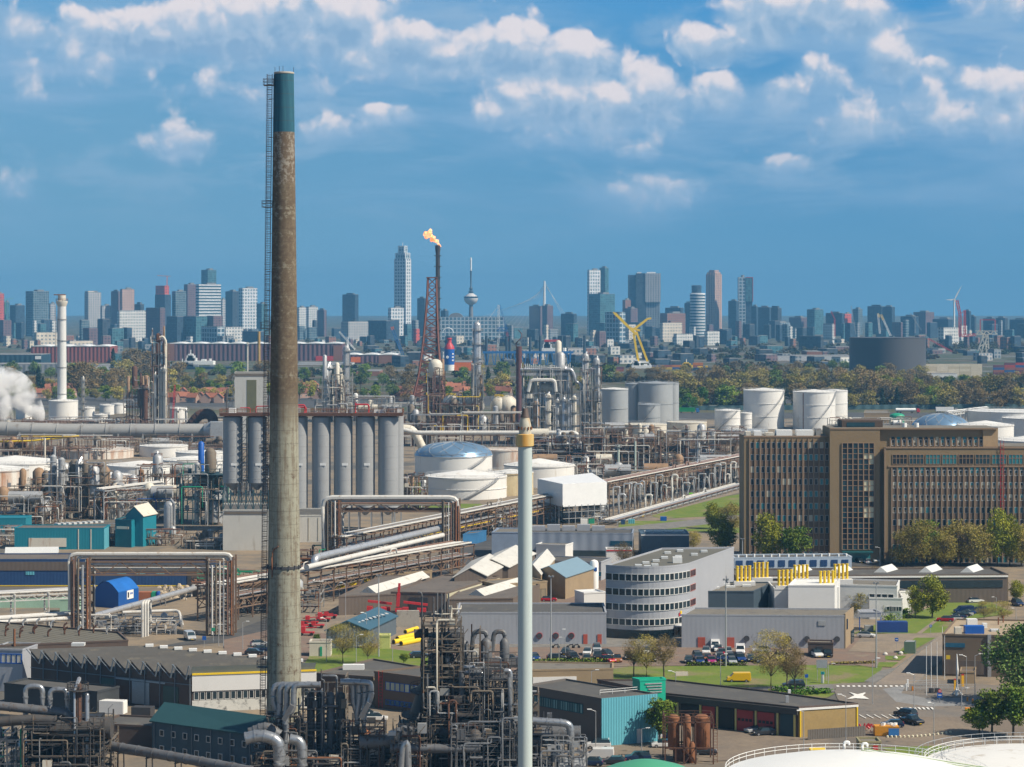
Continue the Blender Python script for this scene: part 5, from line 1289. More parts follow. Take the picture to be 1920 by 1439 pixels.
def drumtower(label,px,w,ptop,pbase,seed):
 t=unit(label,px-w/2-4,px+w/2+4,ptop+26,pbase,12,6,seed,RUSTD,2,10,1,(RUSTD,RUSTC),(PIPEB,OLDST,YELLOW),over=0);Y=GY(pbase);s=S(Y);c=((px-960)*s,Y+6,zt(ptop+34,Y));r=w*s/2
 m=MB();m.rev(c,[(r*.4,-r*.8),(r,0),(r,24*s),(r*.7,24*s+r*.5),(r*.2,24*s+r*.7)],16);part(m,'drum',CREAM,t);return t
drumtower('rusty brown tower carrying a cream drum below the flare',816,26,673,800,41)
for i,(x,r)in enumerate(((846,17),(889,17),(936,15),(952,17),(1003,22))):
 Y=GY(812);s=S(Y);t=thing('spherical_vessel',['leftmost cream round drum','second cream round drum','small cream drum in steam','cream drum beside the purple stack','large cream bullet nosed drum right of the purple stack'][i]+' on the dark frame','vessel',((x-960)*s,Y,0));c=P(x,762,Y);R_=r*s*1.12
 m=MB();m.rev(c,[(R_*math.cos(a)+.001,R_*1.1*math.sin(a))for a in[-PI/2+PI*k/12 for k in range(13)]],20);part(m,'shell',CREAM,t)
 m=MB()
 for a in range(6):m.tube([(c.x+R_*.8*math.cos(a),Y+R_*.8*math.sin(a),0),(c.x+R_*.8*math.cos(a),Y+R_*.8*math.sin(a),c.z)],.5,4)
 part(m,'leg_frame',RUSTD,t)
 m=MB();rail_loop(m,ring(c,R_*.5,c.z+R_*1.0,8),1.5,.15);part(m,'railing_frame',YELLOW if i<3 else FRAMEG,t)
column('tall silver column with side pipes beside the flare',894.5,15,604,812,ALU,6);column('dark thin riser hugging the tall silver column',887,3,655,812,RUSTD,3,'flat')
unit('dark steel frame with pipe loops under the cream drums',756,985,775,838,22,3,42,RUSTD,9,30,3,(RUSTC,OLDST,GALV),(ALU,PIPEW,OLDST))
unit('dark coil bank with yellow railings below the drums',800,900,740,815,14,4,43,RUSTD,5,16,1,(RUSTC,OLDST),(OLDST,YELLOW,PIPEB),over=.0)
pipeline('long pale pipe crossing behind the blue domed tank',[P(756,806,1180),P(780,812,1180),P(1083,812,1180),P(1083,830,1180)],1.15,PIPEW,6,8)
pipeline('short cream slanting duct near the blue domed tank',[P(755,804,1200),P(775,806,1200),P(792,840,1200)],2.2,CREAM,4)
stackm=pm('purple_stack',(.115,.055,.06),.6,.1,var=.15)
t=column('slim dark purple spiral stack above the white stack',973,11,650,815,stackm,0,'flat',pipe=False,name='spiral_stack',cat='stack')
def spiral():
 Y=GY(815);s=S(Y);c=((973-960)*s,Y);m=MB();r=5.6*s;m.tube([(c[0]+r*math.cos(a*.35),c[1]+r*math.sin(a*.35),zt(735,Y)+a*.62)for a in range(60)],.3,4);part(m,'spiral_rim',stackm,t)
spiral()
# silver unit in the middle
unit('silver process structure with spiked fin fan deck',982,1072,690,835,30,6,51,FRAMEG,12,50,5,(GALV,CREAM,ALU),(ALU,PIPEW,GALV,OLDST),over=.0)
def finfan():
 Y=GY(835);s=S(Y);t=thing('fin_fan_deck','fin fan cooler deck bristling with vent pipes','cooler deck',((1022-960)*s,Y+10,0));x0,x1=(976-960)*s,(1076-960)*s
 m=MB();m.box(((x0+x1)/2,Y+10,zt(702,Y)),(x1-x0,20,1.5));m.box(((x0+x1)/2,Y+10,zt(694,Y)),(x1-x0,20,.8));part(m,'deck',GALV,t)
 for i in range(26):m=MB();x=x0+(x1-x0)*(i+.5)/26;y=Y+rk.choice([1,8,15]);m.tube([(x,y,zt(702,Y)),(x,y,zt(rk.uniform(682,687),Y))],.22,4);part(m,'vent_pipe',STEELW,t)
 m=MB();rail_loop(m,[V(x0,Y,zt(701,Y)),V(x1,Y,zt(701,Y)),V(x1,Y+20,zt(701,Y)),V(x0,Y+20,zt(701,Y))],1.4,.1);part(m,'railing_frame',FRAMEG,t)
 for x in(x0+1,x1-1):
  for y in(Y+1,Y+19):
   m=MB();m.tube([(x,y,0),(x,y,zt(702,Y))],.5,4);part(m,'leg',FRAMEG,t)
 m=MB();m.tube(elbow([P(990,735,Y-2),P(995,713,Y-2),P(1040,713,Y-2),P(1042,735,Y-2)],2),1.1,8);part(m,'duct',PIPEW,t)
finfan()
column('tall grey ribbed column with beige top, left of the twin',1098,13,663,835,GALV,6);column('tall grey ribbed column with beige top, right of the twin',1118.5,13,671,835,GALV,6)
for x,w,tp,mt,l in((1005.5,12,752,RUSTC,'squat rusty column before the cream bullet drum'),(1028,11,738,CREAM,'short yellowish column before the silver structure'),(1045,7,748,GALV,'slim grey column before the silver structure'),(1057,8,745,ALU,'bright slim column before the silver structure'),(1067.5,9,750,COLW,'white capped column left of the rust ringed one'),(1076.5,9,742,CREAM,'short column with rust rings near the twin columns')):column(l,x,w,tp,838,mt,3)
pipeline('bright hooked pipe on the right of the silver structure',[P(1062,693,1285),P(1072,693,1285),P(1077,705,1285),P(1080,717,1285),P(1090,720,1285),P(1090,838,1285)],.9,ALU,6)
# grey tanks and white tanks by the wood
for a in((1197,1262,719,796,'big grey tank in the middle of the grey cluster'),(1172,1203,720,794,'grey tank behind the cluster, left one'),(1246,1273,719,790,'grey tank behind the cluster, right one'),(1125,1178,730,802,'grey tank with pale cone roof at the cluster left end'),(1196,1238,759,806,'small grey tank before the big grey one')):
 tank(a[4],a[0],a[1],a[2],a[3],'cone',TANKG,TANKG if 'pale' not in a[4]else TANKROOF,.05,stair=(3.6,5.2)if 'small' in a[4]else None,rings=2)
for a in((1394,1470,732,805,(4.1,5.9),'big white tank with spiral stair, left of the white pair'),(1540,1589,733,802,None,'white tank hidden behind the striped white tank'),(1487,1566,735,806,(4.4,5.9),'big white tank with rust stripe'),(1340,1388,770,810,(3.7,5.4),'small white tank with domed grey roof'),(1386,1410,775,806,None,'short white tank squeezed between two larger ones')):
 tank(a[5],a[0],a[1],a[2],a[3],'cone',TANKW,TANKROOF,.05,stair=a[4],rings=3,stripe=4.05 if 'stripe,' in a[5]+',' and 'rust' in a[5]else None)
def lowtank(L,Rr,pt,pb,lab,sh=CREAM):tank(lab,L,Rr,pt,pb,'float',sh,pm('dry_roof',(.42,.34,.22),.9,var=.15),rings=1)
lowtank(1250,1325,791,812,'low beige open topped basin before the grey tanks');lowtank(1165,1250,795,815,'low beige basin with white rail before the grey tanks');lowtank(1352,1440,806,830,'grey low tank with rusty rim by the office wing',TANKG)
# tank farm behind the office block
for a in((1708,1820,806,846,'dome',DOMEB,.27,'blue glinting dome tank behind the office block'),(1795,1900,797,850,'cone',TANKROOF,.07,'big white cone tank right of the blue dome'),(1815,1960,770,800,'float',pm('dry_roof',(.42,.34,.22)),.05,'beige topped tank with long stair at the right edge'),(1872,2000,826,866,'cone',TANKROOF,.07,'white cone tank peeking over the office block end'),(1880,1990,784,820,'cone',TANKROOF,.05,'white tank behind the big cone tank')):
 tank(a[7],a[0],a[1],a[2],a[3],a[4],TANKW,a[5],a[6],rings=2)
for i in range(1):rack('white stair bridge climbing to the beige topped tank',G(1775,800),G(1850,790),9,2,3,61,STEELW,(STEELW,),1,8,2,name='stair_bridge',cat='bridge')
bldg('pump_house','tan block house behind the office roof',[(1620,776),(1668,776),(1666,770),(1622,770)],10,BRICKT,ROOFM)
tank('green domed hut behind the office roof',1668,1696,781,797,'dome',GREENP,GREENP,.2,rails=False,rings=0)
unit('thin pipework and tank heads behind the office roof',1560,1720,786,812,20,2,62,FRAMEG,6,24,2,(CREAM,STEELW,GALV),over=.1)
# dense unit right of centre
unit('dense dark process unit right of the white stack',1095,1240,800,880,34,5,71,FRAMEB,12,50,5,(GALV,OLDST,CREAM,RUSTC),(ALU,OLDST,PIPEW,PIPEB),over=.1)
unit('dense pipe bank with rows of risers before the office wing',1235,1400,806,880,34,5,72,FRAMEB,12,50,4,(GALV,OLDST,CREAM),(PIPEW,OLDST,ALU,PIPEB),over=.1)
unit('dark process unit just right of the white stack top',985,1100,815,872,28,4,73,RUSTD,10,40,4,(OLDST,GALV,CREAM),(ALU,OLDST,PIPEW),over=.2)
column('pale green thin stack standing in the dense unit',1191,4,828,884,pm('pale_green',(.42,.50,.45),.6),0,'flat',pipe=False,name='vent_stack',cat='stack');column('second pale thin stack with dark cap in the dense unit',1159.5,4.5,834,892,pm('pale_green',(.42,.50,.45)),1,'flat',pipe=False,name='vent_stack',cat='stack')
pipeline('green swan neck pipe in the pipe bank',[P(1256,868,1130),P(1250,846,1130),P(1266,845,1130)],.45,GREENP)
column('rust brown slim column in the pipe bank',1287,5,798,880,RUST,2,'flat');column('white slim column in the pipe bank',1310,5,806,880,COLW,2)
unit('mixed pumps and drums between the tanks and the wrapped shed',1075,1150,856,905,14,3,74,FRAMEG,5,16,1,(STEELW,CREAM,GALV),over=.1)
# central tanks
tank('white tank with a blue glazed dome',778,923,853,899,'dome',TANKW,DOMEB,.165,stair=(4.6,5.7),rings=1)
tank('rust banded white tank behind the blue domed one',900,992,842,880,'float',TANKR,TANKROOF,.03);tank('white cone tank behind the white stack',945,1077,872,915,'cone',TANKW,TANKROOF,.085)
tank('white cone tank with dark stair, in front of the blue dome',798,950,893,938,'cone',TANKW,TANKROOF,.075,stair=(4.6,5.6),rings=2);tank('rust stained tank between two white cone tanks',915,1000,886,930,'cone',pm('ochre_tank',(.62,.52,.32),.6,streak=((.42,.20,.05),.7,.4)),TANKROOF,.06)
def wrapped():
 sheetm=pm('plastic_wrap',(.80,.81,.82),.45,var=.1,sc=.5,bump=1.0);t,q=bldg('scaffold_shed','white plastic wrapped scaffold shed on stilts',[(1055,908),(1138,904),(1110,887),(1008,898)],14.5,sheetm,sheetm,par=0,z0=6.5)
 m=MB()
 for a,b in((0,1),(1,2),(0,3)):
  for k in range(8):p=q[a].lerp(q[b],k/7.0);m.tube([(p.x,p.y,0),(p.x,p.y,7)],.18,4)
 for zz in(2.3,4.6):m.tube([V(q[0].x,q[0].y,zz),V(q[1].x,q[1].y,zz)],.12,4)
 part(m,'leg_frame',GALV,t)
wrapped()
unit('grey scaffold clutter under the wrapped shed',1010,1140,940,978,10,3,75,GALV,4,24,0,(STEELW,GALV),(GALV,STEELW),brace=.9)
# racks
A,B=G(1128,968),G(1440,896);rack('long brown pipe rack running to the office wing',A,B,12,6,8,81,FRAMEB,(PIPEB,ALU,PIPEB,PIPEW),1,10,1.6)
rack('low bundle of white pipes beside the long rack',G(1140,985),G(1395,912),1.3,7,9,82,GALV,(PIPEW,ALU,GALV,OLDST,PIPEB),1,8,name='pipe_track')
for i in range(24):
 k=i/23;p=G(1150+k*230,975-k*62+rk.uniform(-5,3));h=rk.uniform(6,13)
 pipeline(f'bright riser, {ORD[i]} along the low pipe bundle',[p,p+V(0,0,h),p+V(rk.uniform(1.5,3),0,h),p+V(rk.uniform(1.5,2.5),0,h*.4)],rk.uniform(.22,.45),rk.choice([PIPEW,ALU,GALV]),name='riser_pipe',group='risers along the pipe track',n=7)
rack('upper white railed pipe rack crossing behind the portal',G(630,1068),G(1062,970),9.2,7,15,83,FRAMEB,(PIPEW,ALU,OLDST,PIPEB),2,6,2,rmax=.28)
m=MB();u,nn,L=face(G(630,1068),G(1062,970));a,b=G(760,1038)-V(0,4,0),G(1062,970)-V(0,4,0)
for zz in(4.8,9.4):m.tube([a+V(0,0,zz),b+V(0,0,zz)],.22,4)
solo(m,'handrail_frame',YELLOW,'yellow edge rails along the upper pipe rack','handrail')
rack('front brown pipe rack with silver pipes rising to the portal',G(395,1166),G(866,1076),8.6,8,16,84,FRAMEB,(PIPEW,PIPEB,ALU,PIPEW,OLDST),2,6,2.4,rmax=.3)
pipeline('thick silver pipe above the front rack with drop at its end',[P(590,1062,610),P(590,1046,610),P(826,991,690)],.95,ALU,3,3)
pipeline('second silver pipe lying on the front rack',[P(575,1064,600),P(830,1004,684)],.7,PIPEW,2,0)
def portal(label,L,Rr,ptop,pbot,Y,legL,legR,seed,big=(.75,),fm=FRAMEB):
 q=random.Random(seed);s=S(Y);z=lambda p:zt(p,Y);X=lambda p:(p-960)*s;t=thing('pipe_bridge',label,'pipe bridge',(X((L+Rr)/2),Y,0));zt_,zb=z(ptop),z(pbot)
 m=MB()
 for y in(Y-2.5,Y+2.5):
  for zz in(zt_-1.2,zb):m.tube([(X(L),y,zz),(X(Rr),y,zz)],.28,4)
  N=int((X(Rr)-X(L))/4)
  for i in range(N):xa,xb=X(L)+4*i,X(L)+4*i+4;m.tube([(xa,y,zb if i%2 else zt_-1.2),(xb,y,zt_-1.2 if i%2 else zb)],.16,4)
  for lg in(legL,legR):
   for p in lg:m.tube([(X(p),y,0),(X(p),y,zt_)],.3,4)
   if len(lg)>1:
    for k in range(6):za,zc=zb*k/6,zb*(k+1)/6;m.tube([(X(lg[0]),y,za),(X(lg[-1]),y,zc)],.13,4);m.tube([(X(lg[-1]),y,za),(X(lg[0]),y,zc)],.13,4);m.tube([(X(lg[0]),y,zc),(X(lg[-1]),y,zc)],.13,4)
 part(m,'steel_frame',fm,t)
 for i in range(10):
  r=q.uniform(.16,.34)if i>=len(big)else big[i];y=Y-2.2+i*.5;zz=zt_-.4+(r if i<2 else q.uniform(-3.2,.4));xa=X(q.uniform(legL[0],legL[-1]+4));xb=X(q.uniform(legR[0]-4,legR[-1]))
  if i==0:xa,xb=X(legL[0]-4),X(legR[-1]-3);zz=zt_+.6
  zd,ze=q.choice([0.4,.4,6]),q.choice([.4,.4,7]);m=MB();m.tube(elbow([V(xa,y,zd),V(xa,y,zz),V(xb,y,zz),V(xb,y,ze)],r*3.5),r,7);part(m,'pipe',q.choice([PIPEW,PIPEW,ALU,PIPEB])if i>1 else PIPEW,t)
 for lg,n in((legL,4),(legR,7)):
  for i in range(n):x=X(lg[0]+(lg[-1]-lg[0])*(i+.5)/n);m=MB();r=q.uniform(.15,.32);m.tube([(x,Y-2.9,.3),(x,Y-2.9,zt_-q.uniform(0,2))],r,6);part(m,'riser_pipe',q.choice([PIPEW,PIPEB,RUST,ALU,OLDST]),t)
 return t
portal('high pipe bridge with silver pipe at the end of the front rack',610,862,936,958,690,(612,640),(830,862),91,(.75,.3))
portal('rusty pipe bridge with bundled legs spanning the left yard',165,440,1042,1076,552,(138,172),(390,440),92,(.48,.36))
# left yard pipe runs
rack('low rack of white pipes across the left yard',G(-40,1178),G(150,1168),7.8,5,6,85,PIPEW,(PIPEW,ALU),1,9,1.4);rack('second low rack of cream pipes before the sawtooth halls',G(-40,1200),G(160,1186),4.2,4,4,86,PIPEW,(PIPEW,),1,10,0)
pipeline('long silver pipe climbing across the sandy yard',[R(160,1160,2),R(398,1094,2.5)],.72,ALU,9,6)
pipeline('white pipe along the roof of the vented hall',[R(-20,1168,4),R(165,1158,4)],.5,PIPEW,4,4)
for i,x in enumerate((267,272,277)):p=G(x,1195-i);pipeline(['left','middle','last'][i]+' of three white standing loops in the sandy yard',[p,p+V(0,0,8),p+V(0,4,8),p+V(0,4,0)],.32,PIPEW,name='loop_pipe',n=7)
pipeline('white pipe ending in a bend at the sandy yard edge',[G(230,1168)+V(0,0,2.5),G(335,1164)+V(0,0,2.5),G(342,1176)+V(0,0,.2)],.4,PIPEW,0,3,rad=2)
unit('tangle of small white pipes by the pipe bridge foot',150,330,1158,1190,10,2,87,GALV,3,34,0,(GALV,CREAM),(PIPEW,PIPEW,OLDST,GALV))
unit('rusty low pipework behind the chimney foot',360,505,1070,1120,10,2,88,FRAMEB,4,30,0,(OLDST,GALV),(PIPEW,PIPEB,GREENP,RUST))
unit('grey pump platform with cylinders before the white silo base',345,430,1000,1030,10,2,89,OLDST,7,16,0,(OLDST,GALV),(OLDST,PIPEW))
unit('dark pipe clutter behind the front rack',510,610,1030,1068,10,2,90,RUSTD,4,20,0,(OLDST,RUSTC),(PIPEB,RUST,OLDST,GREENP))

for i,a in enumerate(((-20,110,935,985,'brown pipe plant before the rust streaked tank'),(110,260,905,950,'old brown pipe plant below the orange rust wall'),(255,345,880,940,'brown lattice plant around the orange collared column'),(-20,130,1000,1022,'low brown pipes behind the blue hall roof'),(130,340,1000,1024,'low yellow and brown pipes behind the teal houses'),(420,520,850,930,'dark lattice plant in front of the first silos'),(755,800,900,960,'pipes and pumps beside the last silo'),(1000,1100,865,905,'brown pipes behind the white cone tank'),(1140,1260,885,935,'pipe manifold behind the long rack, left part'),(1260,1395,868,915,'pipe manifold behind the long rack, right part'),(620,760,1032,1066,'brown pipe tangle below the upper rack'),(440,600,1108,1150,'brown pipes under the front rack'),(860,960,968,1004,'scaffold and pipes beneath the upper rack end'))):
 unit(a[4],a[0],a[1],a[2]-8,a[3],12,3 if a[3]-a[2]>25 else 2,200+i,rk.choice([FRAMEB,OLDST,FRAMEG]),7,30,1,(OLDST,RUSTC,GALV),(OLDST,PIPEB,PIPEW,ALU,RUST),over=0,brace=.6)

for i,a in enumerate(((283,314,640,806,FRAMEB,'narrow rusty frame hugging the tall rusty column'),(604,660,700,792,FRAMEG,'pale frame of pipes around the silver columns'),(1088,1128,690,836,FRAMEG,'tall pipe frame between the twin ribbed columns'),(884,906,660,814,FRAMEG,'slim pipe frame hugging the tall silver column'),(800,834,690,800,RUSTD,'rusty pipes wrapped around the drum tower'))):unit(a[5],a[0],a[1],a[2],a[3],7,7,230+i,a[4],3,26,0,(RUSTC,GALV,CREAM),(CREAM,OLDST,GALV,PIPEB),over=0,brace=.8)
SHEET=pm('pale_roof_sheet',(.58,.57,.53),.6,var=.1,sc=.3,dirt=((.40,.37,.32),.4),corr=(1.0,.01))
# ---------------- the office block
OFW=pm('office_tan',(0.25,0.18,0.10),.85,var=.12,sc=.15,bump=.3);OFD=pm('office_spandrel',(0.15,0.105,0.075),.85,var=.15,sc=.3);OFP=pm('office_pier',(0.29,0.20,0.13),.8,var=.12)
GLT=[pm('pane_dark',(.012,.02,.03),.12,var=.3),pm('pane_dark',(.012,.02,.03)),pm('pane_teal',(.03,.19,.22),.2,var=.3),pm('pane_mid',(.02,.06,.08),.15,var=.3),pm('pane_blind',(.5,.47,.36),.6,var=.2)]
def office():
 Y=705;s=S(Y);X=lambda p:(p-960)*s;z=lambda p:zt(p,Y);t=thing('office_block','long brown brick office block with window grid and glazed stair tower','office building',(X(1660),Y+8,0));q=random.Random(6)
 def box(nm,x0,x1,z0,z1,y0,y1,mt):m=MB();m.box(((X(x0)+X(x1))/2,(y0+y1)/2,(z0+z1)/2),(X(x1)-X(x0),y1-y0,z1-z0));return part(m,nm,mt,t)
 box('wall',1397,1558,0,z(820),Y+3,Y+18,OFW);box('wall',1556,1650,0,z(804),Y,Y+17,OFW);box('wall',1650,1870,0,z(804.6),Y+1.2,Y+16,OFW);box('wall',1657,2010,0,z(839),Y-1.5,Y+1,OFW);box('wall',1870,2010,0,z(838.5),Y+1.1,Y+16,OFW)
 for a,b,zz,y0,y1 in((1397,1556,z(820),Y+3,Y+18),(1556,1870,z(804),Y,Y+17),(1870.5,2010,z(838),Y+1.2,Y+16)):box('roof',a+.8,b-.8,zz-.1,zz+.12,y0+.4,y1-.4,ROOFM)
 for a,b,pz,y0 in((1396.4,1556.5,820,Y+2.85),(1555.5,1871,804,Y-.15),(1656,2010,839,Y-1.7),(1664,2010,874,Y-1.72)):box('cornice',a,b,z(pz)-.25,z(pz)+.22,y0,y0+.6,OFP)
 box('cornice',1656.4,1659,0,z(839),Y-1.7,Y-1.45,OFP)
 rows=[]          # (x0, n, step, top rows list, y plane, w, h)
 rows+=[(1412.3,15,10.05,[831+22.9*k for k in range(10)],Y+3,5.6,11)]
 rows+=[(1675.5,26,10.35,[881+23.2*k for k in range(8)],Y-1.5,6,11)]
 rows+=[(1675.5,17,10.35,[825],Y+1.2,6,11.5)]
 cand=[]
 for x0,n,st,tops,yp,w,h in rows:
  for tp in tops:
   for i in range(n):
    if x0+i*st<1945:cand.append((x0+i*st,tp,yp,w,h))
 cand.sort(key=lambda c:(c[1]>990,c[0]<1600,c[1]))
 fm=MB();fr=None;rest={};fm.box((0,0,0),(1,.16,1));protos={}
 for k,(x,tp,yp,w,h)in enumerate(cand):
  g=q.choice(GLT[:4]if q.random()<.91 else[GLT[4]]);zc=z(tp+h/2)
  if k<100:
   key=(round(w,1),round(h,1))
   if key not in protos:
    f=MB();W,H=w*s,h*s
    for sx in(-1,1):f.box((sx*(W/2-.05),0,0),(.12,.2,H))
    for sz in(-1,1):f.box((0,0,sz*(H/2-.05)),(W-.24,.2,.12))
    o=f.build('window',FRAMEW,t,root_of(t));COL.objects.unlink(o);p=MB();p.box((0,0,0),(W-.1,.08,H-.1));pa=p.build('pane',g,None,V(0,0,0));COL.objects.unlink(pa);protos[key]=(o.data,pa.data);o.data.transform(__import__('mathutils').Matrix.Translation(root_of(t)-V(0,0,0)))
    bpy.data.objects.remove(o);bpy.data.objects.remove(pa)
   o=bpy.data.objects.new('window',protos[key][0]);COL.objects.link(o);o.parent=t;o.location=V(X(x),yp-.02,zc)-root_of(t)
   p=bpy.data.objects.new('pane',protos[key][1]);COL.objects.link(p);p.parent=o;p.material_slots[0].link='OBJECT';p.material_slots[0].material=g
  else:rest.setdefault(g.name,(g,MB()))[1].box((X(x),yp-.02,zc),(w*s-.1,.12,h*s-.1));fm.box((X(x),yp,zc),(w*s+.1,.1,h*s+.1))
 mats=[FRAMEW];m=MB();m.v=fm.v[8:];m.f=[[i-8 for i in f]for f in fm.f[6:]];m.mi=fm.mi[6:];m.sm=fm.sm[6:]
 for g,mb in rest.values():m.mat(len(mats));mats.append(g);m.add(mb.v,mb.f)
 o=part(m,'window_grid',mats,t);o['kind']='stuff'
 # piers and spandrels between the windows
 m=MB()
 for x0,n,st,z0,z1,yp in((1412.3,15,10.05,0,z(824),Y+3),(1675.5,34,10.35,0,z(877),Y-1.5),(1675.5,17,10.35,z(838),z(822),Y+1.2)):
  for i in range(n+1):m.box((X(x0+(i-.5)*st),yp-.12,(z0+z1)/2),(.34,.5,z1-z0))
 part(m,'pier_lattice',OFP,t)
 m=MB()
 for x0,x1,yp,tops,z1 in((1407.5,1557.5,Y+3,[842+22.9*k for k in range(10)],12),(1670.5,2010,Y-1.5,[892+23.2*k for k in range(8)],12)):
  for tp in tops:m.box(((X(x0)+X(x1))/2,yp-.03,z(tp+5.6)),(X(x1)-X(x0),.12,11*s))
 part(m,'spandrel_tile',OFD,t)
 # large windows of the canteen floor
 for i in range(11):
  x=1672+i*31;f=MB();yp=Y-1.5;xa,xb,za,zb=X(x),X(x+27),z(870),z(852)
  for k in range(5):f.box((xa+(xb-xa)*k/4,yp-.02,(za+zb)/2),(.16,.3,zb-za))
  for zz in(za,zb,za+(zb-za)*.62):f.box(((xa+xb)/2,yp-.02,zz),(xb-xa,.26,.16))
  o=part(f,'large_window',OFP,t);p=MB();p.box(((xa+xb)/2,yp-.01,(za+zb)/2),(xb-xa-.2,.12,zb-za-.2));p.build('pane',q.choice(GLT[1:4]),o,root_of(t))
 # glazed stair tower
 f=MB();xa,xb,za,zb=X(1579),X(1639),z(1031),z(831)
 for k in range(7):f.box((xa+(xb-xa)*k/6,Y-.1,(za+zb)/2),(.3,.4,zb-za))
 for k in range(21):f.box(((xa+xb)/2,Y-.08,za+(zb-za)*k/20),(xb-xa,.3,.16))
 o=part(f,'stair_window_frame',OFP,t)
 wl=pm('lit_stair_pane',(.6,.58,.42),.4,var=.3)
 for kx in range(6):
  p=MB();xx=xa+(xb-xa)*(kx+.5)/6
  for kz in range(20):p.mat(1 if(kx>3 and 5<kz<19 and q.random()<.45)else(2 if q.random()<.35 else 0));p.box((xx,Y-.01,za+(zb-za)*(kz+.5)/20),((xb-xa)/6-.25,.1,(zb-za)/20-.14))
  p.build('pane',[GLT[0],wl,GLT[3]],o,root_of(t))
 box('entrance_canopy',1578,1635,3.0,3.4,Y-2.5,Y-.02,pm('teal_canopy',(.01,.09,.10),.5));box('entrance_door',1582,1632,0,3,Y-.1,Y+.1,GLT[2])
 box('penthouse',1583,1660,z(804)+.1,z(790),Y+5,Y+14,pm('penthouse_brown',(.10,.065,.045),.8));box('penthouse_window_panel',1592,1645,z(802),z(794),Y+4.9,Y+5.1,GLT[3]);box('penthouse',1844,1872,z(838),z(806),Y+.6,Y+1.3,pm('sunlit_side_tan',(.40,.28,.16),.85))  # last box: lighter tan paints the sunlit right end into the colour
 for x0,x1,tp,mt in((1402,1412,812,CREAM),(1418,1432,811,STEELW),(1460,1490,809,STEELW),(1498,1530,809,STEELW),(1440,1456,814,CREAM),(1535,1545,806,FRAMEG)):box('roof_plant',x0,x1,z(820)+.1,z(tp),Y+6,Y+10,mt)
 for x in(1702,1725):m=MB();m.cyl((X(x),Y+6,z(804)),.7,1.4,10);part(m,'vent',STEELW,t)
 m=MB();ladder(m,(X(1876.5),Y-1.9,z(1000)),(X(1876.5),Y-1.9,z(826)),1.0,.08,1.2);part(m,'ladder_frame',REDP,t)
office()
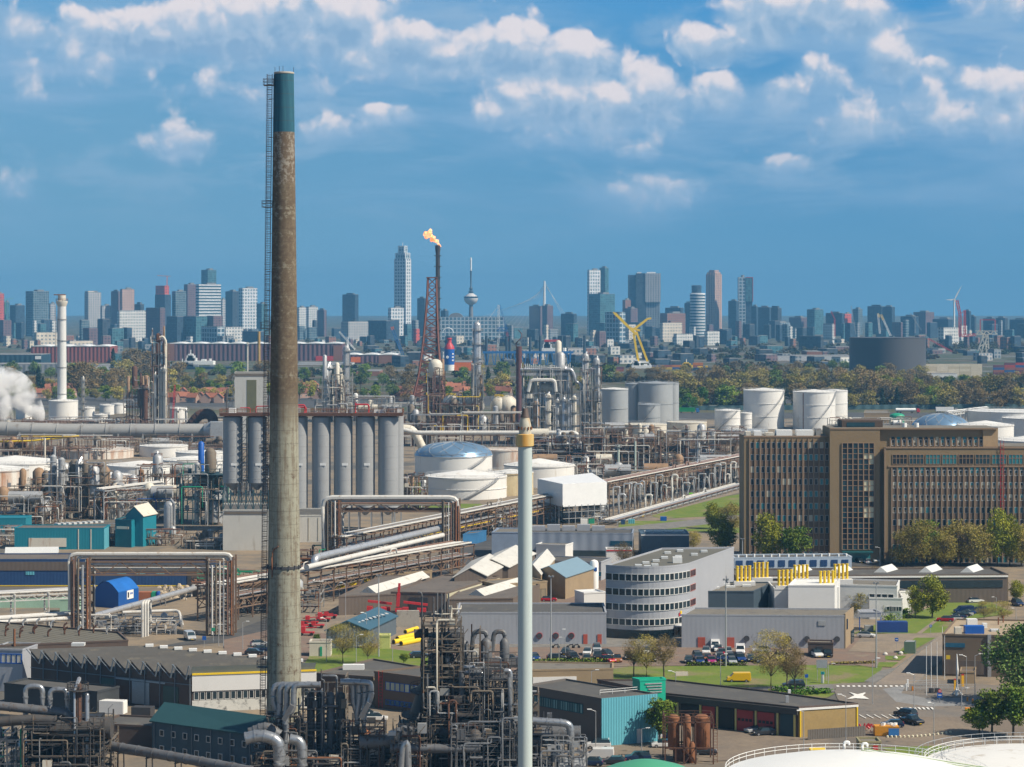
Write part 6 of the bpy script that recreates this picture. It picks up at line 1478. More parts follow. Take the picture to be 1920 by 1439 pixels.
# ---------------- curved office with the grey hall behind
def curved():
 zr=16.5;t=thing('curved_office','grey curved front office with dark window bands','office building',V(32,575,0));FL,FR=R(1136,1063,zr),R(1293,1059,zr);BR,BL=R(1376,1029,zr),R(1241,1031,zr)
 c=(FL+FR)/2;u=(FR-FL);W=u.length;u=u/W;n=V(u.y,-u.x,0);n=n if n.y<0 else-n
 def arc(off,k=0.0):
  out=[]
  for i in range(17):
   a=-1+2*i/16;d=(1-a*a)*W*.27+off;out.append(c+u*(a*(W/2+off*.5))+n*(d+k))
  return out
 ar=arc(0);pts=ar+[BR,BL];m=MB();m.prism([V(p.x,p.y,0)for p in pts],0,zr-.03);part(m,'wall',WALLG,t)
 m=MB();cc=sum(pts,V(0,0,0))/len(pts);m.prism([cc+(p-cc)*.985 for p in pts],zr-.02,zr+.06);part(m,'roof',pm('roof_olive',(.125,.12,.10),.9,var=.2,sc=.1),t)
 m=MB();o1,o2=[cc+(p-cc)*1.004 for p in pts],[cc+(p-cc)*.984 for p in pts]
 for i in range(len(pts)):
  j=(i+1)%len(pts);a,b,a2,b2=o1[i],o1[j],o2[i],o2[j];m.add([V(p.x,p.y,zz)for zz in(zr,zr+.45)for p in(a,b,b2,a2)],[[0,1,5,4],[1,2,6,5],[2,3,7,6],[3,0,4,7],[4,5,6,7]])
 part(m,'parapet_edging',WALLG,t)
 nw=0
 for fl,(z0,hh)in enumerate(((13.5,1.6),(10.1,1.6),(6.6,1.6),(3.2,1.5))):
  for i in range(16):
   a,b=ar[i],ar[i+1];d=(b-a);nn=V(d.y,-d.x,0).normalized();nn=nn if nn.y<0 else-nn;p=(a+b)/2;ang=math.atan2(d.y,d.x);L=d.length
   pass
   f=MB()
   for k in(-1,1):f.box((p.x+k*d.x/L*(L/2-.05)+nn.x*.06,p.y+k*d.y/L*(L/2-.05)+nn.y*.06,z0+hh/2),(.12,.2,hh),ang)
   for k in(0,1):f.box((p.x+nn.x*.06,p.y+nn.y*.06,z0+k*hh),(L-.1,.2,.12),ang)
   o=part(f,'window',FRAMEW,t);g=MB();g.box((p.x+nn.x*.03,p.y+nn.y*.03,z0+hh/2),(L-.12,.12,hh),ang);g.build('pane',GLASSD,o,root_of(t));nw+=1
 m=MB();lo=arc(.05)
 for i in range(16):a,b=lo[i],lo[i+1];d=b-a;m.box(((a.x+b.x)/2,(a.y+b.y)/2,1.1),(d.length+.05,.14,2.1),math.atan2(d.y,d.x))
 part(m,'ground_floor_glazing',GLASSD,t)
 for i in range(3):slab(t,'entrance_post',YELLOW,ar[13],ar[16],.15+i*.3,.25+i*.3,0,2.6,1.2,.3)
 slab(t,'entrance_canopy',WALLW,ar[12],ar[16],0,1.1,2.7,3.0,2.2,2.6)
 for i,(dx,cl)in enumerate(((0,REDP),(.55,YELLOW),(.25,BLUEP))):slab(t,'emblem_disc',cl,ar[13],ar[14],.1+dx*.6,.45+dx*.6,4.9+(i==1)*.4,5.7+(i==1)*.4,.15,.1)
 sd=BR-FR
 for fl,z0 in enumerate((13.5,10.1,6.6)):wins(t,FR,BR,z0,1.6,3,1.5,.01,.12,GLASSD,pm('red_frame_paint',(.45,.18,.15),.5),2)
 for px,py in((1197,1063),(1214,1065),(1228,1062),(1211,1058),(1230,1054),(1246,1048),(1272,1046),(1302,1042),(1252,1039),(1320,1036),(1275,1035)):roofbox(t,'roof_vent',SKYL,px,py,zr,(1.6,1.6,.5))
 roofbox(t,'roof_plant',STEELW,1270,1056,zr,(2.2,1.5,1.4))
curved()
def hall(name,label,front_l,front_r,z,dep,wall,roof,cat='building',par=.35,sk=0.0):
 """hall from two roof-front corners; dep metres of depth, sk = sideways drift of the depth"""
 a,b=R(*front_l,z),R(*front_r,z);u,n,L=face(a,b);d=-n*dep+u*sk
 return bldg(name,label,None,z,wall,roof,par,cat,pts=[a,b,b+d,a+d])
t,q=hall('hall','long grey clad hall left of the curved office',(858,1151),(1137,1151),7.0,17,WALLG,ROOFD)
for f in(.55,.66,.765):c=q[0].lerp(q[1],f);m=MB();m.tube([V(c.x,c.y-.1,2.0),V(c.x,c.y-.35,2.0)],.62,14);part(m,'fan_disc',DARKST,t);m=MB();m.tube([V(c.x,c.y-.05,2.0),V(c.x,c.y-.2,2.0)],.72,14);part(m,'fan_rim',REDP,t)
for f in(.845,.94):slab(t,'red_door',pm('door_red',(.42,.085,.05),.6),q[0],q[1],f,f+.028,0,2.3)
t,q=hall('hall','grey clad hall with tan end wall right of the curved office',(1278,1155),(1583,1157),7.2,12,WALLG,ROOFM,sk=3)
slab(t,'end_wall',BRICKT,q[1],q[2],0,1,0,7.9,.25,.3)
for f in(.10,.28):slab(t,'red_door',pm('door_red',(.42,.085,.05)),q[0],q[1],f,f+.045,0,2.4)
for f in(.40,.66,.77,.955):c=q[0].lerp(q[1],f);m=MB();m.tube([V(c.x,c.y-.1,2.2),V(c.x,c.y-.4,2.2)],.65,14);part(m,'fan_disc',DARKST,t)
slab(t,'louvre_panel',GALV,q[0],q[1],.84,.885,5.2,6.3);slab(t,'glass_entrance',GLASSD,q[1],q[2],.62,.95,0,3.0,.45,.2);slab(t,'end_window',GLASSD,q[1],q[2],.12,.2,4.2,6.5,.45,.2)
t,q=bldg('canopy_building','small white flat canopy beside the tan end wall',[(1612,1150),(1652,1150),(1640,1145),(1608,1146)],4.2,WALLG,WALLG,z0=3.2)
m=MB()
for p in(q[0],q[1]):m.tube([(p.x,p.y+.3,0),(p.x,p.y+.3,3.2)],.12,6)
part(m,'post_frame',BLUEP,t)
t,q=bldg('plant_room','dark blue windowless block with red ladder',[(1305,1111),(1413,1111),(1451,1094),(1340,1094)],8.2,WALLD,ROOFM)
m=MB();ladder(m,q[0].lerp(q[1],.09)+V(0,-.35,3),q[0].lerp(q[1],.09)+V(0,-.35,10),.7,.07,.8);part(m,'ladder_frame',REDP,t)
for px,py in((1340,1104),(1370,1102),(1400,1100),(1360,1098)):roofbox(t,'skylight',SKYL,px,py,8.2,(2.2,1.6,.4))
# white laboratory with yellow chimneys
for i,(fl,fr,z,dep,lab)in enumerate((((1452,1106),(1530,1106),8.5,14,'white laboratory wing left of the yellow chimneys'),((1452,1118),(1600,1110),6.0,10,'low white laboratory wing with grey roof'),((1565,1098),(1682,1101),8.0,12,'white laboratory block right of the round pine'),((1630,1123),(1692,1124),5.0,9,'lower white laboratory step beside the lawn'),((1682,1112),(1708,1110),5.5,10,'end white laboratory cube with dark windows'))):
 t,q=hall('laboratory',lab,fl,fr,z,dep,WALLW,ROOFM);wins(t,q[1],q[2],z-3.0,1.6,3,1.6,.15,.85)
 if i in(2,3):wins(t,q[0],q[1],z-3,1.2,4,1.4,.55,.95)
t,q=bldg('roof_house','white stepped roof house carrying yellow chimneys',[(1478,1100),(1565,1100),(1575,1088),(1490,1088)],10,WALLW,STEELW)
for i,(x,b)in enumerate(((1387,1092),(1420,1085),(1465,1100),(1495,1090),(1543,1102),(1570,1088))):
 p=R(x,b,9.0);t=thing('chimney_cluster',['first','second','third','fourth','fifth','sixth'][i]+' cluster of four yellow chimneys from the left on the white roofs','chimney',p,'yellow chimney clusters');m=MB();m.bx((p.x+1.2,p.y+.6,0),(5.2,2.6,9.2));part(m,'base_box',WALLW,t)
 for k in range(4):m=MB();m.rev((p.x-.6+k*1.05,p.y+k*.35,9.2),[(.33,0),(.33,3.5),(.40,3.5),(.40,3.8)],8);part(m,'flue',YELLOW,t)
# long dark hall with five skylights
t,q=hall('long_hall','long low dark hall with five white roof lights',(1380,1083),(1890,1080),7.0,16,BROWNW,ROOFD,par=.5)
for x,y in((1475,1075),(1552,1075),(1638,1074),(1722,1074),(1800,1074)):
 p=R(x,y,7.0);m=MB();d=V(4.2,7.5,0);w=V(3.6,0,0);m.add([p,p+w,p+w+d,p+d,p+w*.5+V(0,0,1.5),p+w*.5+d+V(0,0,1.5)],[[0,1,4],[1,2,5,4],[2,3,5],[3,0,4,5]]);part(m,'roof_light',SKYL,t)
slab(t,'window_ribbon',GLASSD,q[0],q[1],.02,.98,4.0,5.9);slab(t,'end_wall',BRICKT,q[1],q[2],0,1,0,7,.2,.3)
slab(t,'roof_edging',STEELW,q[0],q[1],0,1,6.7,7.1,.2,.25)
t,q=hall('site_cabin_row','row of pale blue cabins with dark blue shutters on the roof',(1377,1048),(1597,1046),9.5,8,pm('cabin_blue',(.45,.53,.62),.5),ROOFD);slab(t,'white_band',WALLW,q[0],q[1],0,1,5.6,6.8)
for i in range(11):slab(t,'shutter',BLUEW,q[0],q[1],.015+i*.09,.015+i*.09+.055,7.3,9.0)
for i in range(14):p=q[0].lerp(q[1],(i+.5)/14);m=MB();m.cyl((p.x,p.y+2+(i%3),9.5),.35,.8,8);part(m,'roof_vent',STEELW,t)
# blue grey lab row in the middle distance
t,q=hall('long_office','long blue grey clad building behind the workshops',(925,1000),(1186,1002),7.0,14,pm('blue_grey_clad',(.27,.31,.38),.55,.1,var=.06,corr=(3,.05)),ROOFD);slab(t,'window_ribbon',GLASSB,q[0],q[1],.84,1.0,3.4,4.9);slab(t,'dark_plinth',GLASSD,q[0],q[1],.0,1.0,0,1.9)
for i in range(5):roofbox(t,'roof_plant',WALLG,1010+i*28,995,7,(4,2.5,1.4+.4*(i%2)))
t,q=hall('barrel_roof_hall','low dark blue grey hall with light roof edge',(1202,1003),(1292,1003),6.5,14,pm('petrol_clad',(.06,.10,.14),.5),pm('petrol_roof',(.07,.11,.15),.5));slab(t,'roof_edging',STEELW,q[0],q[1],0,1,6.2,6.6)
for i in range(4):roofbox(t,'skylight',SKYL,1215+i*19,998,6.5,(2.4,1.5,.4))
wins(t,q[1],q[2],1.5,3,5,1.6,.05,.95)
hall('cabin','small grey flat roofed cabin before the barrel hall',(1214,1019),(1250,1019),3.4,6,WALLG,CONCL);t,q=hall('cabin','white cabin with red trim behind the bare tree',(1137,1032),(1185,1032),3.6,6,WALLW,ROOFM);slab(t,'red_trim',REDP,q[0],q[1],0,1,3.3,3.7)
hall('pavilion','low flat white pavilion left of the barrel hall',(1005,1022),(1060,1024),4.0,9,WALLW,ROOFM)
# workshops left of the curved office
def gab(label,pix,z,rh,axis,wall,roof,**k):return gable('workshop',label,pix,z,rh,axis,wall,roof,'workshop',**k)
gab('brown workshop with bright white roof sheets left of white stack',[(890,1064),(953,1064),(1003,1038),(930,1038)],6.0,2.2,1,BROWNW,SHEET);gab('brown workshop with white roof right of the white stack',[(985,1070),(1014,1078),(1040,1048),(1012,1040)],6.2,2.0,1,BRICKT,SHEET)
t,q=gab('tan workshop with pale blue pitched roof',[(1000,1073),(1060,1083),(1113,1066),(1050,1056)],5.8,2.2,1,BRICKT,pm('blue_roof',(.20,.30,.37),.5,var=.08));wins(t,q[1],q[2],1.2,2.6,5,1.8,.08,.9,SKYL,OLDST)
t,q=hall('workshop','grey flat roofed workshop with turquoise windows',(1015,1052),(1127,1056),5.0,11,WALLG,ROOFD,'workshop');wins(t,q[0],q[1],1.2,1.4,4,1.5,.8,.99,pm('turquoise_glass',(.01,.28,.42),.2))
t,q=hall('workshop','tan flat roofed workshop with tall doors by the white stack',(930,1098),(1026,1092),5.0,10,BRICKT,ROOFM,'workshop');wins(t,q[0],q[1],0,3.4,10,1.6,.03,.97,pm('door_ochre',(.22,.18,.12),.7),OLDST)
t,q=hall('kiosk','white flat kiosk with blue red poster beside the curved office',(1095,1114),(1135,1112),4.0,6,WALLW,WALLW,'kiosk');slab(t,'poster_panel',GLASSB,q[0],q[1],.05,.7,.2,1.6)
p=G(1114,1104);m=MB();t=thing('storage_silo','white upright tank with blue patch behind the kiosk','tank',p);m.rev(p,[(1.2,0),(1.2,7),(.9,7.6),(.2,7.9)],16);part(m,'shell',STEELW,t);m=MB();m.box((p.x+.3,p.y-1.13,5.4),(.9,.2,1.0));part(m,'sign_panel',BLUEP,t)
# brown halls with white roof lights
t,q=bldg('hall','wide low brown hall with white roof light strip and red crane',[(635,1121),(742,1116),(806,1078),(712,1082)],4.5,BROWNW,ROOFB)
def strip(t,a,b,w,z,hh,mt=SHEET):
 p,r=R(*a,z),R(*b,z);u,n,L=face(p,r);e=n*(w/2);m=MB();up=V(0,0,hh);m.add([p-e,p+e,r+e,r-e,p+up,r+up],[[0,1,4],[1,2,5,4],[2,3,5],[3,0,4,5]]);part(m,'roof_light',mt,t)
strip(t,(690,1112),(792,1082),4.5,4.55,1.6)
t,q=bldg('hall','taller brown middle hall with pale glazed edge',[(733,1112),(835,1114),(938,1082),(832,1080)],5.0,BROWNW,ROOFB);slab(t,'glazed_edging',pm('glazed_cream',(.55,.52,.38),.4),q[1],q[2],.02,.98,3.8,4.8);slab(t,'dark_gate',DARKST,q[0],q[1],.35,.68,0,4.0);slab(t,'steel_post',STEELW,q[0],q[1],.06,.075,0,4.6)
t,q=bldg('hall','low brown hall right of the taller one with white roof light',[(838,1126),(962,1124),(1012,1098),(900,1084)],4.4,BROWNW,ROOFB);strip(t,(893,1117),(990,1088),4.5,4.45,1.5)
t,q=gab('brown gabled hut with white roof beside the pipe rack end',[(852,1082),(912,1080),(950,1058),(886,1052)],6.2,2.2,1,BROWNW,SHEET)
t,q=hall('switch_house','tan brick switch house under the pipe rack',(716,1078),(810,1072),4.0,6,BRICKT,ROOFD);wins(t,q[0],q[1],.6,2.2,3,2.4,.1,.8)
t,q=bldg('cladding_shed','open blue shed behind the upper pipe rack',[(868,1004),(896,1001),(912,996),(880,998)],3.2,pm('shed_blue',(.03,.14,.30),.6),ROOFB)
t,q=bldg('site_office','blue grey two storey block right of the pipe rack end',[(922,1000),(975,1000),(990,992),(935,992)],7.5,pm('slate_blue',(.22,.28,.38),.5),ROOFM)
# small blue shed by the trees
t,q=gab('slate blue pitched shed with rows of roof lights',[(612,1182),(690,1181),(743,1156),(672,1156)],4.2,2.0,1,pm('shed_slate',(.10,.13,.16),.6,corr=(1,.04)),pm('shed_roof',(.045,.11,.16),.5,var=.1))
for i in range(8):p=R(672+i*7.5,1163-i*2.2,6.0);m=MB();m.box((p.x,p.y,5.62),(.7,1.6,.1),.3);part(m,'roof_light',SKYL,t)
# teal houses on the left
t,q=hall('teal_house','long teal clad house with louvre panel',(27,992),(195,992),6.5,11,TEALW,ROOFB);slab(t,'louvre_panel',CREAM,q[0],q[1],.16,.58,.8,3.6);slab(t,'end_wall',LBLUE,q[1],q[2],0,1,0,6.5)
for i in range(9):roofbox(t,'roof_light',SKYL,108+i*10,985-i*.6,6.5,(1.0,3,.6),.6)
for f in(.71,.85):slab(t,'drain_pipe',CREAM,q[0],q[1],f,f+.01,0,6.4)
t,q=bldg('teal_house','tall dark teal block with flat roof',[(216,976),(246,977),(268,971),(240,969)],8.5,pm('deep_teal',(.008,.11,.15),.5),ROOFD);slab(t,'window_band',CREAM,q[0],q[1],.1,.85,5.8,6.6);slab(t,'light_side',TEALW,q[1],q[2],0,1,0,8.5)
t,q=gable('teal_house','teal gabled house with cream roof',[(236,966),(268,967),(293,962),(262,958)],10,2.8,1,TEALW,CREAM);slab(t,'tall_window',GLASSD,q[2],q[3],.3,.5,2,7)
hall('teal_house','low teal shed cut by the left edge',(-40,973),(48,973),5.5,10,TEALW,TEALW)
# blue hall and sheds
t,q=hall('blue_hall','long blue clad hall with dark sloping roof',(-60,1051),(392,1051),7.2,15,BLUEW,ROOFB);slab(t,'brown_band',BROWNW,q[0],q[1],0,1,4.4,6.8);slab(t,'dark_gate',DARKST,q[0],q[1],.91,.985,0,4.6)
for f in(.24,.62,.70,.78):slab(t,'sign_panel',LBLUE,q[0],q[1],f,f+.035,3.2,4.1)
slab(t,'base_stripe',YELLOW,q[0],q[1],0,.9,.1,.35);strip(t,(10,1037),(110,1036),3.0,7.3,1.6,SKYL)
def vault():
 a,b,c_,d=R(175,1108,4.0),R(222,1112,4.0),R(260,1103,4.0),R(214,1099,4.0);t=thing('vaulted_shed','bright blue barrel vaulted tent shed','shed',V(a.x+5,a.y,0));bl=pm('tent_blue',(.01,.085,.32),.45,var=.06)
 def prof(p,q_):return[V(p.x+(q_.x-p.x)*k/8,p.y+(q_.y-p.y)*k/8,4.0+2.6*math.sin(PI*k/8))for k in range(9)]
 f,g=prof(a,b),prof(d,c_);m=MB();m.prism([V(p.x,p.y,0)for p in(a,b,c_,d)],0,4.0,False);m.poly(f);m.poly(g[::-1]);part(m,'wall',bl,t)
 m=MB();m.add(f+g,[[k,k+1,10+k,9+k]for k in range(8)]);m.add([p+V(0,0,.12)for p in f+g],[[9+k,10+k,k+1,k]for k in range(8)]);part(m,'roof',pm('tent_roof',(.015,.13,.44),.45),t)
 slab(t,'sign_board',STEELW,b,c_,.4,.72,1.8,4.0)
 slab(t,'sign_mark',DARKST,b,c_,.43,.5,2.2,3.6,.16);
 for k in range(3):slab(t,'sign_letter',BLUEP,b,c_,.55+k*.05,.58+k*.05,2.9,3.4,.16)
vault()
for i,(x,w,c_)in enumerate(((272,5.2,pm('skip_orange',(.36,.13,.06),.7)),(290,2.2,GREENP),(296,1.4,BLUEP))):p=G(x,1127);m=MB();m.bx((p.x,p.y,0),(w*.62,2.4,2.4));solo(m,'container',c_,('orange brown container beside the blue vaulted shed','green container beside the orange brown one','narrow blue container at the end of the row')[i],'container')
p=G(370,1098);m=MB();m.bx((p.x,p.y,0),(5.5,2.4,2.2));solo(m,'container',BLUEP,'dark blue skip before the blue hall gate','container')
m=MB()
for i in range(40):q_=G(rk.uniform(296,352),rk.uniform(1100,1124));m.rev((q_.x,q_.y,-.2),[(rk.uniform(.5,1.1),0),(.35,rk.uniform(.5,1.1))],6)
o=m.build('rubble',pm('rubble_stone',(.40,.33,.24),.9));o['kind']='stuff'
wall_strip('pale green low wall on the left yard',[(-20,1140),(150,1140)],2.6,pm('pale_green_wall',(.33,.50,.38),.8),'yard_wall','wall',.3);t,q=hall('green_hut','pale green flat hut at the pipe bridge foot',(112,1126),(150,1126),3.2,4,pm('pale_green_wall',(.33,.50,.38)),ROOFM)
# ---------------- sawtooth hall and neighbours (front left)
def sawtooth():
 zv,zp=6.0,8.6;A=R(58,1243,zv);Bc=R(360,1276,zv);D=R(593,1268,zv)-Bc;D=D*1.0;A,Bc=V(A.x,A.y,0),V(Bc.x,Bc.y,0);D.z=0;n=11;w=(Bc-A)/n
 t=thing('sawtooth_hall','large dark brick hall with eleven sawtooth roof bays','hall',(A+Bc)/2+D/2)
 m=MB();m.prism([A,Bc,Bc+D,A+D],0,zv-.05,False)
 for k in range(n):a=A+w*k;m.poly([a+V(0,0,zv-.05),a+w+V(0,0,zv-.05),a+V(0,0,zp)]);m.poly([a+D+V(0,0,zv-.05),a+D+V(0,0,zp),a+w+D+V(0,0,zv-.05)])
 part(m,'wall',BRICKD,t)
 for k in range(n):
  m=MB();a=A+w*k;o=-D.normalized()*.3;up=V(0,0,.15);P0,P1=a+V(0,0,zp)+o,a+w*.9+V(0,0,zv-.02)+o;m.add([P0,P1,P1+D,P0+D,P0+up,P1+up,P1+D+up,P0+D+up],[[0,3,2,1],[4,5,6,7],[0,1,5,4],[3,7,6,2],[0,4,7,3],[1,2,6,5]])
  rr=part(m,'roof',ROOFD,t);m=MB();P2=a+w+V(0,0,zp);m.add([P1+up*.2,P2,P2+D,P1+D+up*.2],[[0,1,2,3]]);m.build('north_light',pm('dusty_glass',(.13,.15,.15),.4),rr,root_of(t))
  m=MB();e=o*2;m.tube([P0+e+up,P1+e+up],.09,4);m.tube([P1+e+up,P2+e+up],.16,4);m.tube([a+w+e*.6+V(0,0,0),a+w+e*.6+V(0,0,zp-.2)],.12,4);part(m,'bargeboard',pm('slate_trim',(.16,.19,.22),.6),t)
  for f in(.3,.6,.85):p=a+w*.5+D*f;m=MB();m.bx((p.x,p.y,(zp+zv)/2+.1),(.5,.5,.5));part(m,'roof_vent',DARKST,t)
  p=a+D*.985;m=MB();m.bx((p.x,p.y,zp-.1),(1.6,1.0,.5),.2);part(m,'ridge_cap',STEELW,t)
 slab(t,'door',pm('pale_door',(.30,.36,.40),.6),A,Bc,.64,.745,.3,4.6);slab(t,'door',GREENP if False else pm('dim_green_door',(.05,.09,.08),.6),A,Bc,.44,.53,.3,4.6);slab(t,'door',pm('dim_green_door',(.05,.09,.08)),A,Bc,.83,.92,.3,4.4);slab(t,'lintel',pm('pale_door',(.30,.36,.40)),A,Bc,.54,.84,4.7,5.0);slab(t,'wall_rail',pm('slate_trim',(.16,.19,.22)),A,Bc,0,1,5.0,5.15)
 E=Bc+D;slab(t,'end_panel',WALLW,Bc,E,.0,1,3.9,7.0,.25,.3);slab(t,'yellow_edging',YELLOW,Bc,E,0,1,7.0,7.3,.4,.5)
 slab(t,'end_plinth',pm('broken_panel',(.62,.62,.58),.6,var=.15,dirt=((.04,.045,.05),.5)),Bc,E,.0,1,0,2.1,.22,.3)
 wins(t,Bc,E,2.2,1.55,20,.95,.01,.99,GLASSD,FRAMEW);wins(t,Bc,E,.15,.55,10,.9,.55,.99,GLASSD,FRAMEW)
sawtooth()
t,q=bldg('vented_hall','grey brown ribbed roof hall with rows of rusty vents',[(-30,1214),(240,1203),(224,1188),(-30,1166)],8.3,BRICKD,pm('ribbed_roof',(.13,.12,.095),.9,var=.15,corr=(2.2,.12)))
for i,(x,y)in enumerate(((17,1172),(11,1184),(10,1193),(43,1175),(38,1189),(37,1196),(69,1174),(64,1189),(62,1187),(95,1178),(90,1194),(120,1182),(147,1186),(148,1192),(175,1187),(200,1189),(121,1190))):
 p=R(x,y,8.33);m=MB();m.tube(elbow([p,p+V(0,0,1.1),p+V(.7,0,1.6)],.4),.2,6);part(m,'roof_vent',RUSTD if i%3 else GALV,t)
p=R(27,1212,8.3);m=MB();m.tube([p,p+V(0,0,3.5)],.25,6);part(m,'flue',RUST,t)
m=MB();p=R(147,1211,8.3);m.box((p.x,p.y,8.6),(2.6,1.8,.6));part(m,'skylight',SKYL,t)
t,q=hall('grey_annex','grey annex with bright blue window frames at the left edge',(-20,1219),(42,1221),8.2,9,WALLG,ROOFD);wins(t,q[0],q[1],5.6,2.0,6,1.25,.05,.98,CREAM,BLUEP,1,'window',.2)
t,q=hall('low_store','dark flat store before the sawtooth wall',(8,1284),(182,1300),4.0,7,pm('dark_store',(.04,.045,.05),.7),ROOFD)
t,q=gable('barracks','dark blue two storey barracks with teal hipped roof',[(285,1352),(497,1380),(520,1362),(337,1334)],6.0,2.2,0,pm('barracks_blue',(.045,.085,.115),.6,corr=(.8,.04)),pm('teal_roof',(.018,.065,.075),.6,var=.12));wins(t,q[0],q[1],3.6,1.1,9,.95,.04,.98);wins(t,q[0],q[1],.9,1.1,9,.95,.04,.98)
for f in(.02,.18,.36,.53,.7,.87):slab(t,'drain_pipe',pm('slate_trim',(.16,.19,.22)),q[0],q[1],f,f+.006,0,5.9)
hall('brick_store','small brown brick store with black flat roof',(183,1360),(309,1366),4.2,9,BRICKD,ROOFD);
p=G(212,1338);t=thing('container','white shipping container beside the sawtooth wall','container',p);m=MB();m.bx(p,(4.8,2.4,2.5),-.2);part(m,'body',WALLW,t);m=MB();m.bx((p.x+2.4,p.y-.52,.1),(.08,2.1,2.3),-.2);part(m,'door',STEELW,t)
p=G(268,1345);m=MB();m.bx(p,(3.8,2.4,2.0),-.2);solo(m,'container',DARKST,'dark ribbed bin beside the white container','container')
# brick and tan buildings in the front middle
t,q=bldg('flat_building','brown flat building with white roof unit behind the chimney foot',[(590,1265),(700,1272),(820,1258),(700,1238)],5.2,BROWNW,ROOFD);roofbox(t,'roof_plant',STEELW,663,1256,5.2,(4.2,1.4,1.0));slab(t,'end_wall',BRICKT,q[1],q[2],0,.35,0,5.2)
t,q=bldg('brick_office','dark brick office with blue window ribbon and red ladder',[(702,1262),(800,1274),(880,1262),(790,1252)],6.6,pm('brown_brick',(.15,.105,.075),.85,var=.2,sc=.6),ROOFD);wins(t,q[0],q[1],3.6,1.6,7,1.15,.22,.86,pm('blind_glass',(.30,.33,.27),.3,rnd=.6),BLUEP);wins(t,q[0],q[1],.8,1.0,7,1.1,.22,.86,GLASSB,BLUEP)
m=MB();pa=q[0].lerp(q[1],.12);ladder(m,pa+V(0,-.3,0),pa+V(0,-.3,7.2),.7,.07,.6);part(m,'ladder_frame',REDP,t)
t,q=bldg('low_annex','low tan annex with white shutters left of the lawn',[(996,1259),(1150,1256),(1150,1246),(996,1243)],4.2,BRICKT,ROOFM);slab(t,'shutter_panel',WALLW,q[0],q[1],.02,.55,1.0,3.0)
t,q=bldg('teal_block','dark building with light blue corrugated end wall',[(985,1288),(1127,1313),(1232,1304),(1060,1276)],8.2,pm('brown_panel',(.13,.115,.105),.8,var=.15),ROOFD);slab(t,'corrugated_end',LBLUE,q[1],q[2],0,1,0,8.5,.25,.3);wins(t,q[0],q[1],5.2,1.7,22,.95,.06,.76,pm('blind_teal',(.16,.36,.40),.3,rnd=.6),pm('petrol_frame',(.01,.10,.14),.5))
slab(t,'side_door',WALLW,q[1],q[2],.62,.7,0,2.6,.45,.3)
m=MB();rail_loop(m,[R(1125,1304,8.2),R(1195,1298,8.2)],.9,.05,False);part(m,'railing_frame',STEELW,t)
t,q=bldg('green_stair_tower','bright green stair tower behind the light blue wall',[(1200,1278),(1248,1276),(1242,1273),(1186,1274)],9.6,pm('bright_green',(.01,.42,.27),.5,var=.1,sc=.4),pm('bright_green',(.01,.42,.27)))
for k in range(4):slab(t,'louvre_tile',GALV,q[0],q[1],.2+.06*k,.85,9.0-k*.5,9.2-k*.5)
# fire station
def station():
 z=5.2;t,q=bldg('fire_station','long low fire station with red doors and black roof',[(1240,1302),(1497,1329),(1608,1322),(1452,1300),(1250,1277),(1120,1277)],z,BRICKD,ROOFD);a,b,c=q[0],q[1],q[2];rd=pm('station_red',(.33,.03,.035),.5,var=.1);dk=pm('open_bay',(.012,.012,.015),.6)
 slab(t,'fascia',pm('dark_fascia',(.06,.055,.05),.7),a,b,0,1,4.1,5.2,.5,.5)
 for i,(f0,f1,mt)in enumerate(((.02,.10,rd),(.15,.28,dk),(.31,.40,rd),(.43,.54,dk),(.56,.68,rd),(.71,.83,rd))):
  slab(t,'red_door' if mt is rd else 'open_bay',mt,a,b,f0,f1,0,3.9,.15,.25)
  if mt is rd:
   for k in range(4):slab(t,'door_window',dk,a,b,f0+(f1-f0)*(.08+k*.23),f0+(f1-f0)*(.24+k*.23),1.9,2.4,.2,.1)
 slab(t,'blue_door',pm('door_petrol',(.015,.05,.07),.5),a,b,.875,.965,0,4.0,.15,.25)
 for f in(.12,.29,.415,.55,.695,.85,.97):slab(t,'yellow_post',pm('post_cream',(.55,.48,.18),.6),a,b,f,f+.012,0,4.1,.3,.3)
 slab(t,'brick_face',pm('yellow_brick',(.36,.25,.10),.85,var=.2,sc=1.5),b,c,0,1,0,4.9,.2,.3);wins(t,b,c,1.8,2.6,1,4.4,.28,.72,GLASSD,FRAMEW,4)
 slab(t,'roof_edging',STEELW,b,c,0,1,4.9,5.25,.35,.5)
 for f in(.012,.97):slab(t,'yellow_post',YELLOW,b,c,f,f+.02,0,4.9,.35,.2)
 roofbox(t,'roof_vent',GALV,1476,1318,z,(.6,.6,1.2));roofbox(t,'roof_vent',WALLW,1480,1303,z,(.5,.5,.9))
 f=b.lerp(c,.05);g=b.lerp(c,.98);n=face(b,c)[1];m=MB()
 for k in range(24):p=f.lerp(g,k/23)+n*3.0;m.box((p.x,p.y,.95),(.42,.1,1.9),math.atan2((c-b).y,(c-b).x))
 for zz in(.4,1.6):m.tube([f+n*2.94+V(0,0,zz),g+n*2.94+V(0,0,zz)],.06,4)
 fo=solo(m,'plank_fence',pm('fence_wood',(.15,.135,.12),.85,var=.2,rnd=.2),'grey wooden plank fence before the yellow brick end','fence')
station()
